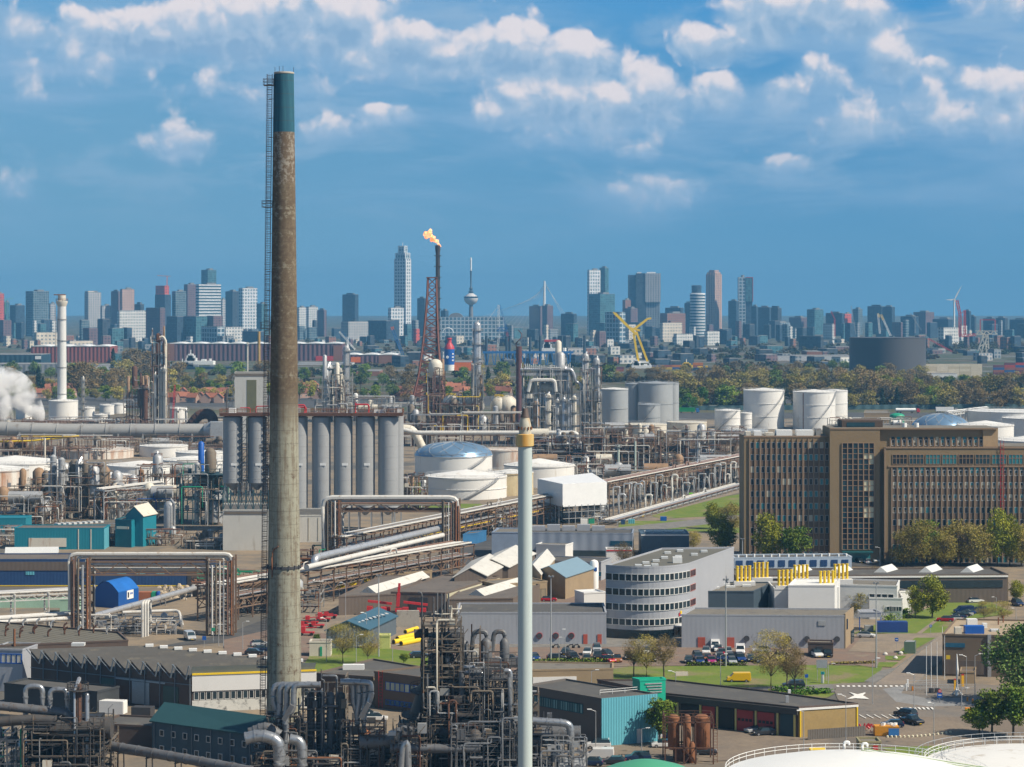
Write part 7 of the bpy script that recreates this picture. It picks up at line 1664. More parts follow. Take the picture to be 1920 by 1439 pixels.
# right hand gate building
t,q=bldg('gate_building','brown gate building with gravel roof and blue tarpaulin',[(1767,1192),(1960,1196),(1960,1166),(1792,1163)],8.4,pm('gate_brown',(.17,.125,.085),.8,var=.12,sc=.3),pm('gravel_tan',(.36,.28,.19),.9,var=.2));slab(t,'window_ribbon',GLASSB,q[0],q[1],.03,.22,6.0,6.9);slab(t,'downpipe',GALV,q[0],q[1],.44,.475,0,8.8,.3,.3);slab(t,'dark_plinth',BROWNW,q[0],q[1],.02,.42,.4,3.3)
roofbox(t,'roof_plant',BLUEP,1826,1188,8.4,(4,2.0,1.6));roofbox(t,'roof_plant',STEELW,1822,1174,8.4,(2.2,1.6,1.5));roofbox(t,'roof_plant',CREAM,1796,1190,8.4,(1.4,1.4,1.5));roofbox(t,'roof_plant',STEELW,1846,1178,8.4,(1.0,1.0,1.0));roofbox(t,'skylight',SKYL,1865,1184,8.4,(1.8,1.8,.4));slab(t,'yellow_sign',YELLOW,q[0],q[1],.035,.075,3.6,4.4,.8,.15)
for x,y in((1872,1172),(1881,1168)):p=R(x,y,8.4);m=MB();m.tube([p,p+V(0,0,1.6)],.15,6);part(m,'roof_flue',RUST,t)
bldg('porch','brown gate porch with pale doorway',[(1800,1262),(1828,1262),(1830,1254),(1802,1254)],2.4,BRICKT,BROWNW)
t,q=hall('bike_shed','small dark hut with sloping felt roof by the car park',(1515,1207),(1562,1208),2.8,4,BRICKD,ROOFM);slab(t,'open_bay',DARKST,q[0],q[1],.35,.6,0,2.2)
p=G(1672,1186);m=MB();m.bx(p,(7.2,2.6,2.6));solo(m,'curtain_container',pm('tarp_blue',(.012,.05,.22),.55,bump=.6),'dark blue curtain sided container on the lawn edge','container');p=G(1629,1184);m=MB();m.bx(p,(2.0,1.6,1.4));solo(m,'skip',STEELG,'grey waste skip under the white canopy','skip')
t,q=bldg('bus_shelter','small green glazed bus shelter on the grass',[(1695,1204),(1716,1204),(1718,1201),(1698,1201)],2.6,pm('shelter_glass',(.10,.16,.12),.2),GALV,0)
# ---------------- big chimney
def chimney_mat():
 m,t,b=mk('chimney_concrete');tc=t.new('ShaderNodeTexCoord');p=tc.outputs['Object'];x,y,z=t.sep(p)
 big=t.noise(p,.12,5.0,.65);fine=t.noise(p,1.3,6.0,.7);st=t.noise(t.comb(t.m('MULTIPLY',x,1.6),t.m('MULTIPLY',y,1.6),t.m('MULTIPLY',z,.09)),1.0,5.0,.7)
 band=t.noise(t.comb(0.0,0.0,t.m('MULTIPLY',z,.28)),1.0,4.0,.7)
 zz=t.m('ADD',z,t.m('MULTIPLY',t.m('SUBTRACT',fine,.5),3.0))
 low=t.mix(t.rng(t.m('ADD',st,t.m('MULTIPLY',t.m('SUBTRACT',fine,.5),.5)),.42,.66),(.30,.295,.23),(.18,.15,.105))
 low=t.mix(t.rng(t.m('ADD',fine,t.m('MULTIPLY',t.m('SUBTRACT',band,.5),.9)),.60,.72),low,(.105,.072,.045))
 low=t.mix(t.m('MULTIPLY',t.rng(band,.55,.7),.55),low,(.20,.165,.12))
 dark=t.mix(t.rng(t.m('ADD',fine,t.m('MULTIPLY',big,.5)),.58,.95),(.10,.07,.044),(.16,.125,.08))
 dark=t.mix(t.rng(t.m('MULTIPLY',band,fine),.27,.36),dark,(.22,.20,.15))
 mid=t.mix(t.rng(fine,.45,.6),(.12,.085,.055),(.26,.235,.195))
 teal=t.mix(t.rng(st,.4,.65),(.012,.085,.135),(.022,.12,.17))
 c=t.mix(t.rng(zz,53,63),low,dark);c=t.mix(t.rng(z,99.2,99.5),c,mid);c=t.mix(t.rng(zz,88.0,99.5,0,.35),c,dark)
 c=t.mix(t.rng(zz,99,101),c,mid);c=t.mix(t.rng(z,108.4,108.6),c,teal)
 seam=t.m('LESS_THAN',t.m('FRACT',t.m('DIVIDE',z,2.4)),.05);c=t.mix(t.m('MULTIPLY',seam,.35),c,(.07,.055,.04))
 an=t.m('FRACT',t.m('MULTIPLY',t.m('ARCTAN2',y,x),8/6.2832));c=t.mix(t.m('MULTIPLY',t.m('LESS_THAN',an,.02),t.m('MULTIPLY',t.m('LESS_THAN',z,108),.4)),c,(.08,.06,.045))
 t.l.new(c,b.inputs['Base Color']);b.inputs['Roughness'].default_value=.85
 bn=t.new('ShaderNodeBump');bn.inputs['Strength'].default_value=.3;bn.inputs['Distance'].default_value=.1;t.l.new(fine,bn.inputs['Height']);t.l.new(bn.outputs[0],b.inputs['Normal'])
 return m
def chimney():
 Y=420;s=S(Y);cx=(532.6-960)*s;z=lambda p:zt(p,Y);c=(cx,Y,0);t=thing('chimney','giant weathered concrete chimney with teal top and ladder','chimney',c)
 m=MB();prof=[(32.5,1385),(31.5,1180),(29.3,1000),(27,800),(24.8,620),(22.2,420),(19.7,240),(18.3,137)];m.rev(c,[(r*s,z(p))for r,p in prof]+[(17.3*s,z(136)),(16.5*s,z(145))],48);part(m,'shaft',chimney_mat(),t)
 m=MB();m.rev((cx,Y,z(139.5)),[(18.4*s,0),(19*s,.05),(19*s,.3),(18.3*s,.35)],48,False,False);part(m,'top_rim',CONC,t)
 m=MB()
 for a in(2.9,4.3,4.7,.2):m.tube([(cx+18*s*math.cos(a),Y+18*s*math.sin(a),z(140)),(cx+18*s*math.cos(a),Y+18*s*math.sin(a),z(126))],.05,4)
 part(m,'lightning_rod_frame',DARKST,t)
 m=MB();m.rev((cx,Y,z(1065)),[(30.2*s,0),(31.4*s,0),(31.4*s,.45),(30.2*s,.45)],40,False,False)
 for k in range(16):a=2*PI*k/16;m.bx((cx+31.2*s*math.cos(a),Y+31.2*s*math.sin(a),z(1066)),(.25,.25,.7),a)
 part(m,'clamp_ring',DARKST,t)
 # cage ladder on the left flank
 lm=pm('ladder_paint',(.10,.075,.07),.6,.2,var=.3);m=MB();r_at=lambda p:(18.3+(32.5-18.3)*max(0,(p-137))/(1385-137)*.98)*s
 xl=lambda p:cx-r_at(p)-.75
 pts=[140+45*k for k in range(28)]
 for dx in(-.42,.42):m.tube([(xl(p)+dx,Y-.3,z(p))for p in pts],.075,4)
 for k in range(380):p=142+k*3.25;m.tube([(xl(p)-.42,Y-.3,z(p)),(xl(p)+.42,Y-.3,z(p))],.045,3)
 m.tube([(xl(p)+.72,Y,z(p))for p in pts],.10,4)
 part(m,'ladder_frame',lm,t)
 m=MB()
 for k in range(125):p=160+k*9.6;m.tube([(xl(p)+.42,Y-.3,z(p)),(xl(p)+.45,Y-1.0,z(p)),(xl(p)-.1,Y-1.25,z(p)),(xl(p)-.5,Y-1.0,z(p)),(xl(p)-.42,Y-.3,z(p))],.03,3)
 for dx,dy in((-.5,-1.0),(.45,-1.0),(-.05,-1.25)):m.tube([(xl(p)+dx,Y+dy,z(p))for p in pts],.03,4)
 for k in range(34):p=150+k*36;m.tube([(xl(p)-.1,Y-.2,z(p)),(xl(p)+1.1,Y,z(p))],.06,4)
 part(m,'ladder_cage_lattice',lm,t)
 for p in(161,389,616,846,1085,1250):
  m=MB();x=xl(p)-.2;m.box((x+.1,Y-.6,z(p)),(1.9,1.9,.12));rail_loop(m,[V(x-.85,Y-1.5,z(p)),V(x+.95,Y-1.5,z(p)),V(x+.95,Y+.3,z(p)),V(x-.85,Y+.3,z(p))],1.1,.05);part(m,'platform_frame',DARKST,t)
 m=MB();m.tube(elbow([(cx-20*s,Y-25*s,z(1080)),(cx-20*s,Y-25*s,z(1030)),(cx-8*s,Y-30*s,z(1022))],1.2),.12,6);part(m,'rust_pipe',RUST,t)
chimney()
def white_stack():
 Y=375;s=S(Y);cx=(984.5-960)*s;z=lambda p:zt(p,Y);c=(cx,Y,0);t=thing('flue_stack','slim pale grey green stack with rusty yellow collar and conical tip','stack',c);pg=pm('stack_paint',(.46,.53,.52),.55,0,var=.05,sc=.2,streak=((.36,.38,.34),.25,.5))
 m=MB();m.rev(c,[(13.6*s,0),(13.2*s,z(850)),(13.0*s,z(838))],32);part(m,'shaft',pg,t)
 m=MB();m.rev(c,[(13*s,z(838)),(16.6*s,z(836)),(16.6*s,z(815)),(13.5*s,z(814))],32);part(m,'collar',pm('collar_paint',(.55,.44,.20),.6,var=.1,streak=((.62,.27,.01),1.0,.5)),t)
 m=MB();m.rev(c,[(11.6*s,z(815)),(11.4*s,z(797)),(9.8*s,z(790)),(8*s,z(783)),(6*s,z(782))],32);part(m,'tip',pm('tip_paint',(.48,.46,.38),.6,var=.12,streak=((.45,.24,.05),.6,.6)),t)
 m=MB()
 for k in range(12):a=2*PI*k/12;m.bx((cx+12.9*s*math.cos(a),Y+12.9*s*math.sin(a),z(806)),(.14,.14,.5),a)
 part(m,'bolt',RUST,t)
 m=MB();m.rev((cx,Y,z(783)),[(9.0*s,0),(6.5*s,z(775)-z(783)),(4.6*s,z(766)-z(783))],20);part(m,'cone_cap',pm('cap_dark',(.10,.07,.06),.6),t)
white_stack()
# ---------------- dark reactor and its neighbours, at the bottom of the picture
DST=pm('charcoal_steel',(.07,.066,.064),.7,.1,var=.4,sc=.6,dirt=((.10,.06,.035),.45));DSTL=pm('sooty_light',(.125,.13,.14),.6,.15,var=.3,sc=.5,dirt=((.10,.07,.05),.5));SILV=pm('silver_duct',(.34,.36,.385),.35,.6,var=.2,sc=.6,dirt=((.14,.13,.13),.4));BLK=pm('black_vessel',(.028,.026,.027),.55,.2,var=.3)  # near-black and charcoal plant steel with brownish dirt patches
YR=392
def W3(px,py,Y=YR):return P(px,py,Y)
def reactor():
 s=S(YR);cx=(825-960)*s;z=lambda p:zt(p,YR);c=(cx,YR+6,0);t=thing('reactor','black cone shaped reactor ringed by circular platforms','reactor',c)
 m=MB();m.rev(c,[(70*s,0),(70*s,z(1368)),(62*s,z(1356)),(50*s,z(1318)),(46*s,z(1300)),(34*s,z(1285)),(26*s,z(1262)),(24*s,z(1238)),(8*s,z(1228))],28);part(m,'shell',BLK,t)
 for p,r in((1353,76),(1308,60),(1270,40),(1392,78)):
  m=MB();m.rev((cx,YR+6,z(p)),[(r*s*.6,0),(r*s,0),(r*s,.18),(r*s*.6,.18)],28,False,False);rail_loop(m,ring(c,r*s-.05,z(p)+.18,28),1.1,.045);part(m,'platform_frame',DST,t)
  for k in range(8):pass
 m=MB();m.tube([(cx+73*s*math.cos(a),YR+6+73*s*math.sin(a),z(1372))for a in[PI*.95+PI*1.1*i/20 for i in range(21)]],10*s,10);part(m,'ring_duct',DSTL,t)
 m=MB();m.tube([(cx+66*s*math.cos(a),YR+4+66*s*math.sin(a),z(1408))for a in[PI*.95+PI*1.1*i/20 for i in range(21)]],6*s,8);part(m,'ring_duct',DSTL,t)
 for k in range(14):
  a=PI+PI*k/13;m=MB();rr=79*s;m.tube([(cx+rr*math.cos(a),YR+6+rr*math.sin(a),0),(cx+rr*math.cos(a),YR+6+rr*math.sin(a),z(1353))],.14,4);part(m,'post',DST,t)
 m=MB();m.bx((cx+9*s,YR-.2,z(1304)),(18*s,.2,13*s));part(m,'sign_board',pm('dull_plate',(.30,.30,.28),.6),t)
 m=MB();m.tube([W3(866,1259),W3(866,1362)],6*s,12);part(m,'riser_duct',DSTL,t)
reactor()
unit('dark steel head frame with five vent pipes above the reactor',790,868,1196,1440,5,9,101,DST,0,34,0,(DST,DSTL,BLK),(DSTL,DST,OLDST,GALV),over=0,brace=.6,hmin=.97)
unit('upper pipe cage on the reactor head',794,864,1150,1442,4,12,102,OLDST,0,34,0,(DSTL,OLDST),(DSTL,OLDST,DST,CREAM),brace=.4,hmin=.95)
for i,(x,tp)in enumerate(((813,1120),(820,1112),(828,1114),(834,1115),(841,1113))):p=W3(x,1160,396);pipeline(f'{ORD[i]} thin vent pipe on the reactor head',[V(p.x,396,20),W3(x,tp,396)],.16,DSTL,name='vent_pipe',n=6,group='vent pipes on the reactor head')
p0=W3(791,1160,396);pipeline('hooked lamp like vent pipe left of the vent pipes',[V(p0.x,396,15),W3(791,1112,396),W3(784,1110,396)],.14,DSTL,name='vent_pipe',n=6,rad=.6)
def cyclones():
 s=S(400);z=lambda p:zt(p,400)
 for i,(x,w,a,b)in enumerate(((867,23,1205,1241),(912,22,1204,1241),(946,18,1204,1240))):
  t=thing('cyclone_drum',['large dark drum nearest the reactor head','middle dark drum on the upper deck','drum behind the pale stack on the upper deck'][i],'drum',((x-960)*s,400,0));c=((x-960)*s,400,z(b));r=w*s/2
  m=MB();m.rev(c,[(r*.8,-.6),(r,0),(r,z(a)-z(b)),(r*.6,z(a)-z(b)+.5),(r*.25,z(a)-z(b)+.7)],18);part(m,'shell',DSTL,t)
  m=MB();zz=z(a)+.7;m.tube(elbow([V(c[0],400,zz-.3),V(c[0],400,zz+1.1),V(c[0]-2.6+i*.4,400,zz+1.1),V(c[0]-2.9+i*.4,400,zz-2.4)],.9),.42,8);part(m,'overhead_pipe',DSTL,t)
  m=MB();m.tube([V(c[0],400,0),V(c[0],400,z(b)-.4)],r*.35,8);part(m,'standpipe',DST,t)
 t=thing('drum_deck','dark deck with railings carrying the three drums','deck',((905-960)*s,401,0));m=MB();m.box(((905-960)*s,401,z(1245)),(150*s,7,.35));part(m,'deck',DST,t)
 m=MB();x0,x1=(830-960)*s,(980-960)*s;rail_loop(m,[V(x0,397.4,z(1243)),V(x1,397.4,z(1243)),V(x1,404.5,z(1243)),V(x0,404.5,z(1243))],1.1,.05);part(m,'railing_frame',DST,t)
 m=MB()
 for x in(x0,x0+5,x0+9,x1):
  for y in(398,404):m.tube([(x,y,0),(x,y,z(1245))],.2,4)
 for k in range(5):m.tube([(x0+9,398,z(1245)*k/5),(x1,398,z(1245)*(k+1)/5)],.12,4);m.tube([(x0+9,398,z(1245)*(k+1)/5),(x1,398,z(1245)*(k+1)/5)],.12,4)
 part(m,'leg_frame',DST,t)
cyclones()
for a in((735,800,1360,1462,7,5,131,'lower left of the reactor'),(800,905,1300,1452,4,7,132,'in front of the reactor cone'),(880,975,1225,1446,5,9,133,'behind the drum deck'),(960,1010,1300,1458,6,8,134,'tight behind the pale stack'),(640,720,1345,1458,6,6,135,'below the right ducts'),(500,575,1330,1452,6,6,136,'at the chimney foot'),(840,900,1180,1430,4,10,137,'right of the reactor head')):unit('thin dark scaffold with ladders and small pipes '+a[7],*a[:6],a[6],rk.choice([DST,OLDST,FRAMED]),0,34,0,(DST,DSTL),(DSTL,DST,OLDST,GALV,RUSTD),over=0,brace=.55)
pipeline('large horizontal dark drum pipe on the deck',[W3(818,1215,399),W3(842,1212,399),W3(842,1205,399)],.85,DSTL,3)
pipeline('dark horizontal stub pipe left of the reactor head',[W3(778,1189,395),W3(802,1187,395)],.75,DST,2)
pipeline('pale pipe bending along the front of the drum deck',[W3(840,1185,394),W3(839,1245,394),W3(846,1252,394),W3(888,1251,394)],.38,SILV)
pipeline('silver pipe loop hanging below the drum deck',[W3(864,1300,394),W3(864,1261,394),W3(907,1261,394),W3(908,1350,394)],.40,SILV)
pipeline('pale vertical pipe beside the white stack',[W3(946,1258,388),W3(957,1258,388),W3(957,1360,388)],.42,SILV)
unit('dark braced frame right of the reactor',868,975,1255,1440,9,6,103,DST,0,34,0,(DST,DSTL),(DSTL,DST,SILV),over=0,brace=.9)
unit('silver grey pipe frame at the foot of the white stack',846,968,1352,1462,8,3,104,DSTL,1,34,0,(DSTL,DST),(SILV,DSTL,SILV),brace=.6)
pipeline('bent grey pipe pair at the bottom of the reactor',[W3(752,1450,380),W3(756,1400,380),W3(764,1392,380),W3(766,1450,380)],.55,SILV,0,0,rad=1.2)
pipeline('dark main duct running into the reactor',[W3(676,1392,386),W3(733,1390,386),W3(742,1378,386),W3(766,1374,386),W3(768,1366,386)],1.15,DSTL,6,0,rad=2.5,n=14)
pipeline('lower dark duct passing under the reactor',[W3(733,1403,384),W3(850,1404,384),W3(900,1404,384)],.75,DSTL,6,0)
pipeline('rusty open ended duct stub beside the chimney frame',[W3(680,1372,388),W3(690,1382,388),W3(680,1400,388)],.9,RUST,2)
unit('dark undergrowth of pipes below the reactor duct',625,745,1395,1455,8,2,105,DST,5,26,0,(BLK,DST,DSTL),(DSTL,DST,OLDST))
# four parallel ducts and their towers
for i in range(4):
 dy=i*.95;Y=386+3.5-dy;x0=513+i*12.5;pipeline(f'silver elbow duct, {ORD[i]} of the four before the chimney',[W3(600,1284,Y),W3(x0+6,1284,Y),W3(x0,1291,Y),W3(x0,1320+i*4,Y),W3(523+(i>1)*12,1343,Y),W3(523+(i>1)*12,1410,Y)],.50,SILV,9,0,n=12,name='elbow_duct',rad=1.3,group='four silver elbow ducts on the left')
for i in range(4):
 Y=389-i*.8;x1=663+i*11;pipeline(f'silver duct, {ORD[i]} of the four bending down on the right',[W3(640,1279,Y),W3(x1-6,1277+i,Y),W3(x1,1284,Y),W3(x1,1318-i*3,Y),W3(670+(i>1)*12,1338,Y),W3(670+(i>1)*12,1372,Y)],.48,SILV,8,0,n=12,name='elbow_duct',rad=1.3,group='four silver elbow ducts on the right')
for i,(x,y)in enumerate(((540,1336),(684,1332))):p=W3(x,y,384);m=MB();m.tube([p+V(-.7,0,-1.3),p+V(.7,0,1.2)],.55,4);solo(m,'damper_box',DSTL,('sloping grey damper box under the left ducts','sloping grey damper box under the right ducts')[i],'duct box')
unit('braced tower frame of dark tanks between the duct groups',560,655,1290,1450,8,4,106,DSTL,0,10,0,(DST,),(DSTL,SILV),over=0,brace=1.0)
for i,x in enumerate((583,600,620,640)):t=column(f'dark tall drum, {ORD[i]} inside the braced tower',x,15,1298,1448,[DST,BLK,DSTL,DST][i],0,'dome',pipe=False,name='drum',cat='drum',group='drums inside the braced tower')
unit('tangle of valves and pipes on top of the braced tower',598,648,1270,1446,5,9,107,OLDST,2,22,0,(DSTL,OLDST),(OLDST,DSTL,SILV),over=0)
pipeline('fat silver elbow duct at the chimney foot',[W3(462,1385,380),W3(490,1378,380),W3(520,1388,380),W3(524,1405,380),W3(524,1450,380)],1.0,SILV,7,0,n=14,rad=2.2)
pipeline('second fat silver elbow duct right of the first',[W3(545,1386,381),W3(560,1388,381),W3(567,1400,381),W3(567,1450,381)],.8,SILV,5,0,n=14,rad=1.8)
pipeline('ribbed rusty silver duct behind the fat elbow',[W3(470,1375,386),W3(500,1362,386),W3(522,1378,386)],.9,DSTL,6,0,n=14,rad=2)
unit('low cluttered pipes at the bottom edge below the elbow ducts',470,640,1412,1462,6,2,108,DST,3,34,0,(DST,DSTL),(DSTL,OLDST,DST,RUST))
# left foreground plant
unit('black cluttered plant in the bottom left corner',42,195,1345,1470,9,5,111,DST,2,40,0,(BLK,DST,DSTL),(DSTL,DST,OLDST,SILV),over=0,brace=.4)
def blackbox():
 p=W3(115,1420,385);m=MB();m.bx((p.x,390,0),(11.5,6,zt(1352,385)));solo(m,'furnace_box',BLK,'black furnace box inside the bottom left plant','furnace')
blackbox()
for i,(a,b,tp)in enumerate(((48,80,1287),(94,126,1293))):pipeline(('silver pipe arch at the top of the bottom left plant, left one','silver pipe arch at the top of the bottom left plant, right one')[i],[W3(a,1340,384),W3(a,tp,384),W3(b,tp,384),W3(b,1340,384)],.42,SILV,4,0,rad=1.0,name='pipe_arch')
column('dark rust vent stack with ribbed dome in the bottom left plant',146,16,1280,1466,RUSTD,1,'dome',pmat=DST);column('silver ribbed column right of the dark rust vent',163,9,1300,1466,SILV,0,'dome',pipe=False)
pipeline('dark long pipe crossing the bottom left plant',[W3(-20,1322,383),W3(60,1330,383),W3(135,1338,383),W3(138,1390,383)],.75,DSTL,5,0);pipeline('lower dark pipe crossing the bottom left plant',[W3(-20,1355,382),W3(60,1349,382),W3(105,1352,382)],.85,DST,3,0)
unit('silver railed pipework at the very left bottom',-20,46,1370,1464,7,3,112,SILV,5,20,0,(DSTL,SILV),(SILV,DSTL,GREENP));unit('brown railed stair frame right of the bottom left plant',120,208,1365,1460,7,4,113,OLDST,2,18,0,(DST,CREAM),(OLDST,DSTL),over=0)
pipeline('long dark pipeline running along the bottom to the elbow ducts',[W3(200,1398,386),W3(330,1420,379),W3(470,1446,371)],.82,DSTL,9,5,smat=DST)
# grey frame right of the white stack
unit('light grey steel frame with bent pipes right of the white stack',996,1100,1378,1470,9,3,121,GALV,1,26,0,(DSTL,DST),(SILV,DSTL),over=0,brace=.7)
pipeline('big grey swan neck pipe over the grey frame',[W3(1000,1352,383),W3(1062,1356,383),W3(1070,1364,383),W3(1070,1420,383)],.62,SILV,5,0,rad=1.4);pipeline('dark elbow inside the grey frame',[W3(1000,1390,385),W3(1035,1392,385),W3(1050,1410,385),W3(1050,1450,385)],.9,DSTL,4,0,rad=2)
unit('cluttered platform behind the white stack',940,1035,1336,1462,7,6,122,DSTL,0,26,0,(DSTL,CREAM),(SILV,DSTL,OLDST),over=0)
# rusty drums
def rusty():
 s=S(398);z=lambda p:zt(p,398);t=thing('rusty_drum_frame','rust red drums in a rusty open frame','drum frame',((1291-960)*s,399,0))
 for x,w,a,b,dy in((1264,22,1347,1404,0),(1288,15,1345,1410,-1),(1318,30,1349,1405,1),(1297,12,1395,1440,-1.2)):
  m=MB();c=((x-960)*s,399+dy,z(b));m.rev(c,[(w*s*.42,-.3),(w*s/2,0),(w*s/2,z(a)-z(b)),(w*s*.3,z(a)-z(b)+.4)],18);part(m,'drum',RUST,t)
 m=MB();m.bx(((1285-960)*s,399.5,0),(42*s,3,z(1402)));part(m,'core_box',RUSTD,t)
 m=MB();x0,x1=(1246-960)*s,(1336-960)*s
 for x in(x0,x0+3.2,x1-3,x1):
  for y in(396.5,402):m.tube([(x,y,0),(x,y,z(1346))],.15,4)
 for zz in(z(1400),z(1352),z(1432)):
  for y in(396.5,402):m.tube([(x0,y,zz),(x1,y,zz)],.15,4)
 m.tube([(x0+3.2,396.5,0),(x1-3,396.5,z(1400))],.1,4);m.tube([(x1-3,396.5,0),(x0+3.2,396.5,z(1400))],.1,4);rail_loop(m,[V(x0,396.5,z(1352)),V(x1,396.5,z(1352)),V(x1,402,z(1352)),V(x0,402,z(1352))],1.0,.06);part(m,'steel_frame',RUSTD,t)
 m=MB();ladder(m,(x1+.5,398,0),(x1+.5,398,z(1350)),.6,.06,.5);part(m,'ladder_frame',RUST,t)
rusty()
# tank roofs along the bottom edge
def fore_tank(label,cx,cyy,r,h,rise,rmat=TANKROOF,rails=True,double=False):
 c=(cx,cyy,0);t=thing('storage_tank',label,'tank',c);m=MB();m.rev(c,[(r,0),(r,h)],72);part(m,'shell',TANKW,t)
 m=MB();m.rev((cx,cyy,h),[(r*1.005,0),(r*1.005,.1),(r*.75,.1+rise*.42),(r*.4,.1+rise*.8),(.6,.1+rise)],72);part(m,'roof',rmat,t)
 if rails:
  m=MB();rail_loop(m,ring(c,r-.1,h+.1,56),1.15,.045);part(m,'railing_frame',STEELW,t)
 if double:m=MB();rail_loop(m,ring(c,r+1.3,h-.6,60),2.2,.05);part(m,'scaffold_frame',GALV,t);m=MB();rail_loop(m,ring(c,r*.86,h+.6,44),1.2,.045);part(m,'roof_railing_frame',GALV,t)
 return t
t=fore_tank('huge white cone tank roof at the bottom edge',49.5,336,19,10.1,2.7,pm('white_roof',(.80,.80,.78),.5,var=.04,sc=.2))
m=MB();m.tube([R(1615,1403,12.4),R(1660,1411,12.1),R(1740,1423,11.6),R(1850,1440,10.9)],.09,5);m.tube([R(1615,1407,12.4),R(1740,1427,11.6),R(1850,1443,10.9)],.07,5);part(m,'roof_handrail_frame',pm('faded_green_rail',(.45,.55,.30),.6),t)
for x,y in((1583,1399),(1617,1402)):p=R(x,y+5,12.2);m=MB();m.tube(elbow([p,p+V(0,0,1.0),p+V(.7,0,1.0),p+V(.7,0,.5)],.35),.2,8);part(m,'vent_pipe',STEELW,t)
fore_tank('white tank roof ringed by scaffold rails in the bottom right corner',80.5,352,18.5,8.3,1.6,TANKROOF,True,True)
fore_tank('green domed tank top at the bottom edge',20,348,7.0,8.3,1.8,pm('dome_green',(.07,.33,.19),.5,var=.05),False)
t,q=hall('pump_hut','olive hut with red hatch behind the big white roof',(1612,1394),(1652,1394),2.8,4,pm('olive_paint',(.30,.27,.15),.7),ROOFM);slab(t,'red_hatch',REDP,q[0],q[1],.62,.85,.6,2.4)
p=R(1533,1410,4);m=MB();m.bx((p.x,p.y,0),(2.6,2,4.5));solo(m,'valve_cabinet',YELLOW,'yellow cabinet behind the big white roof','cabinet')
# steam
def steam(label,blobs,col,seed,name='steam_plume'):
 q=random.Random(seed);mm=bpy.data.materials.get('steam_%d'%seed)or bpy.data.materials.new('steam_%d'%seed);mm.use_nodes=True;t=NT(mm.node_tree);t.n.clear();o=t.new('ShaderNodeOutputMaterial');p=t.new('ShaderNodeVolumePrincipled');p.inputs['Color'].default_value=(*col[:3],1);p.inputs['Anisotropy'].default_value=0
 tc=t.new('ShaderNodeTexCoord');n=t.noise(tc.outputs['Object'],col[4],6.0,.62,.4);t.l.new(t.m('MULTIPLY',t.rng(n,.42,.64),col[3]),p.inputs['Density']);t.l.new(p.outputs[0],o.inputs['Volume'])
 m=MB();pts=[(P(x,y,Y),r*S(Y))for x,y,r,Y in blobs];n_=14
 # one closed hull following the plume
 c0=pts[0][0]-(pts[1][0]-pts[0][0]).normalized()*pts[0][1]*.8;cen=[c0]+[c for c,r in pts];rad=[.1]+[r*1.3 for c,r in pts];ce=pts[-1][0]+(pts[-1][0]-pts[-2][0]).normalized()*pts[-1][1];cen.append(ce);rad.append(.1);vs=[];fs=[]
 for i,(c,r)in enumerate(zip(cen,rad)):
  d=(cen[min(i+1,len(cen)-1)]-cen[max(i-1,0)]).normalized();u=d.cross(V(0,1,0)).normalized();w=u.cross(d)
  for j in range(n_):a=2*PI*j/n_;k=r*q.uniform(.8,1.2);vs.append(c+u*k*math.cos(a)+w*k*math.sin(a))
 for i in range(len(cen)-1):
  for j in range(n_):fs.append([i*n_+j,i*n_+(j+1)%n_,(i+1)*n_+(j+1)%n_,(i+1)*n_+j])
 fs+=[list(range(n_-1,-1,-1)),list(range((len(cen)-1)*n_,len(cen)*n_))];vol=sum(vs[f[0]].dot(vs[f[1]].cross(vs[f[2]]))+(vs[f[0]].dot(vs[f[2]].cross(vs[f[3]]))if len(f)==4 else 0)for f in fs);fs=fs if vol>0 else[f[::-1]for f in fs];m.add(vs,fs,True);ob=m.build(name,mm);md=ob.modifiers.new('s','SUBSURF');md.levels=md.render_levels=1
 return tag(ob,label,'steam')
steam('thick white steam cloud drifting over the left tanks',[(78,784,9,1420),(62,760,17,1420),(44,742,24,1420),(20,728,30,1420),(-10,722,34,1420),(-40,720,30,1420)],(1,1,1,.42,.085),1)
steam('white steam puff at the left edge',[(20,790,8,1400),(8,772,16,1400),(-6,750,22,1400),(-20,735,20,1400)],(1,1,1,.42,.085),2)
steam('faint steam wisp before the grey tanks',[(1157,812,7,1200),(1155,795,9,1200),(1152,775,8,1200)],(1,1,1,.05,.12),3);steam('pale steam wisp above the dense unit',[(1200,840,5,1120),(1210,828,10,1120),(1222,818,10,1120),(1232,810,7,1120)],(1,1,1,.07,.12),4)
steam('grey brown smoke drifting from the spiral stack',[(972,648,5,1380),(972,636,9,1380),(978,618,17,1380),(986,600,22,1380),(985,580,24,1380)],(.5,.6,.7,.012,.02),5,'smoke_plume')
steam('dark smoky steam between the cream drums',[(920,790,8,1300),(922,770,13,1300),(925,750,12,1300),(935,735,8,1300)],(.5,.5,.5,.025,.06),6,'smoke_plume')
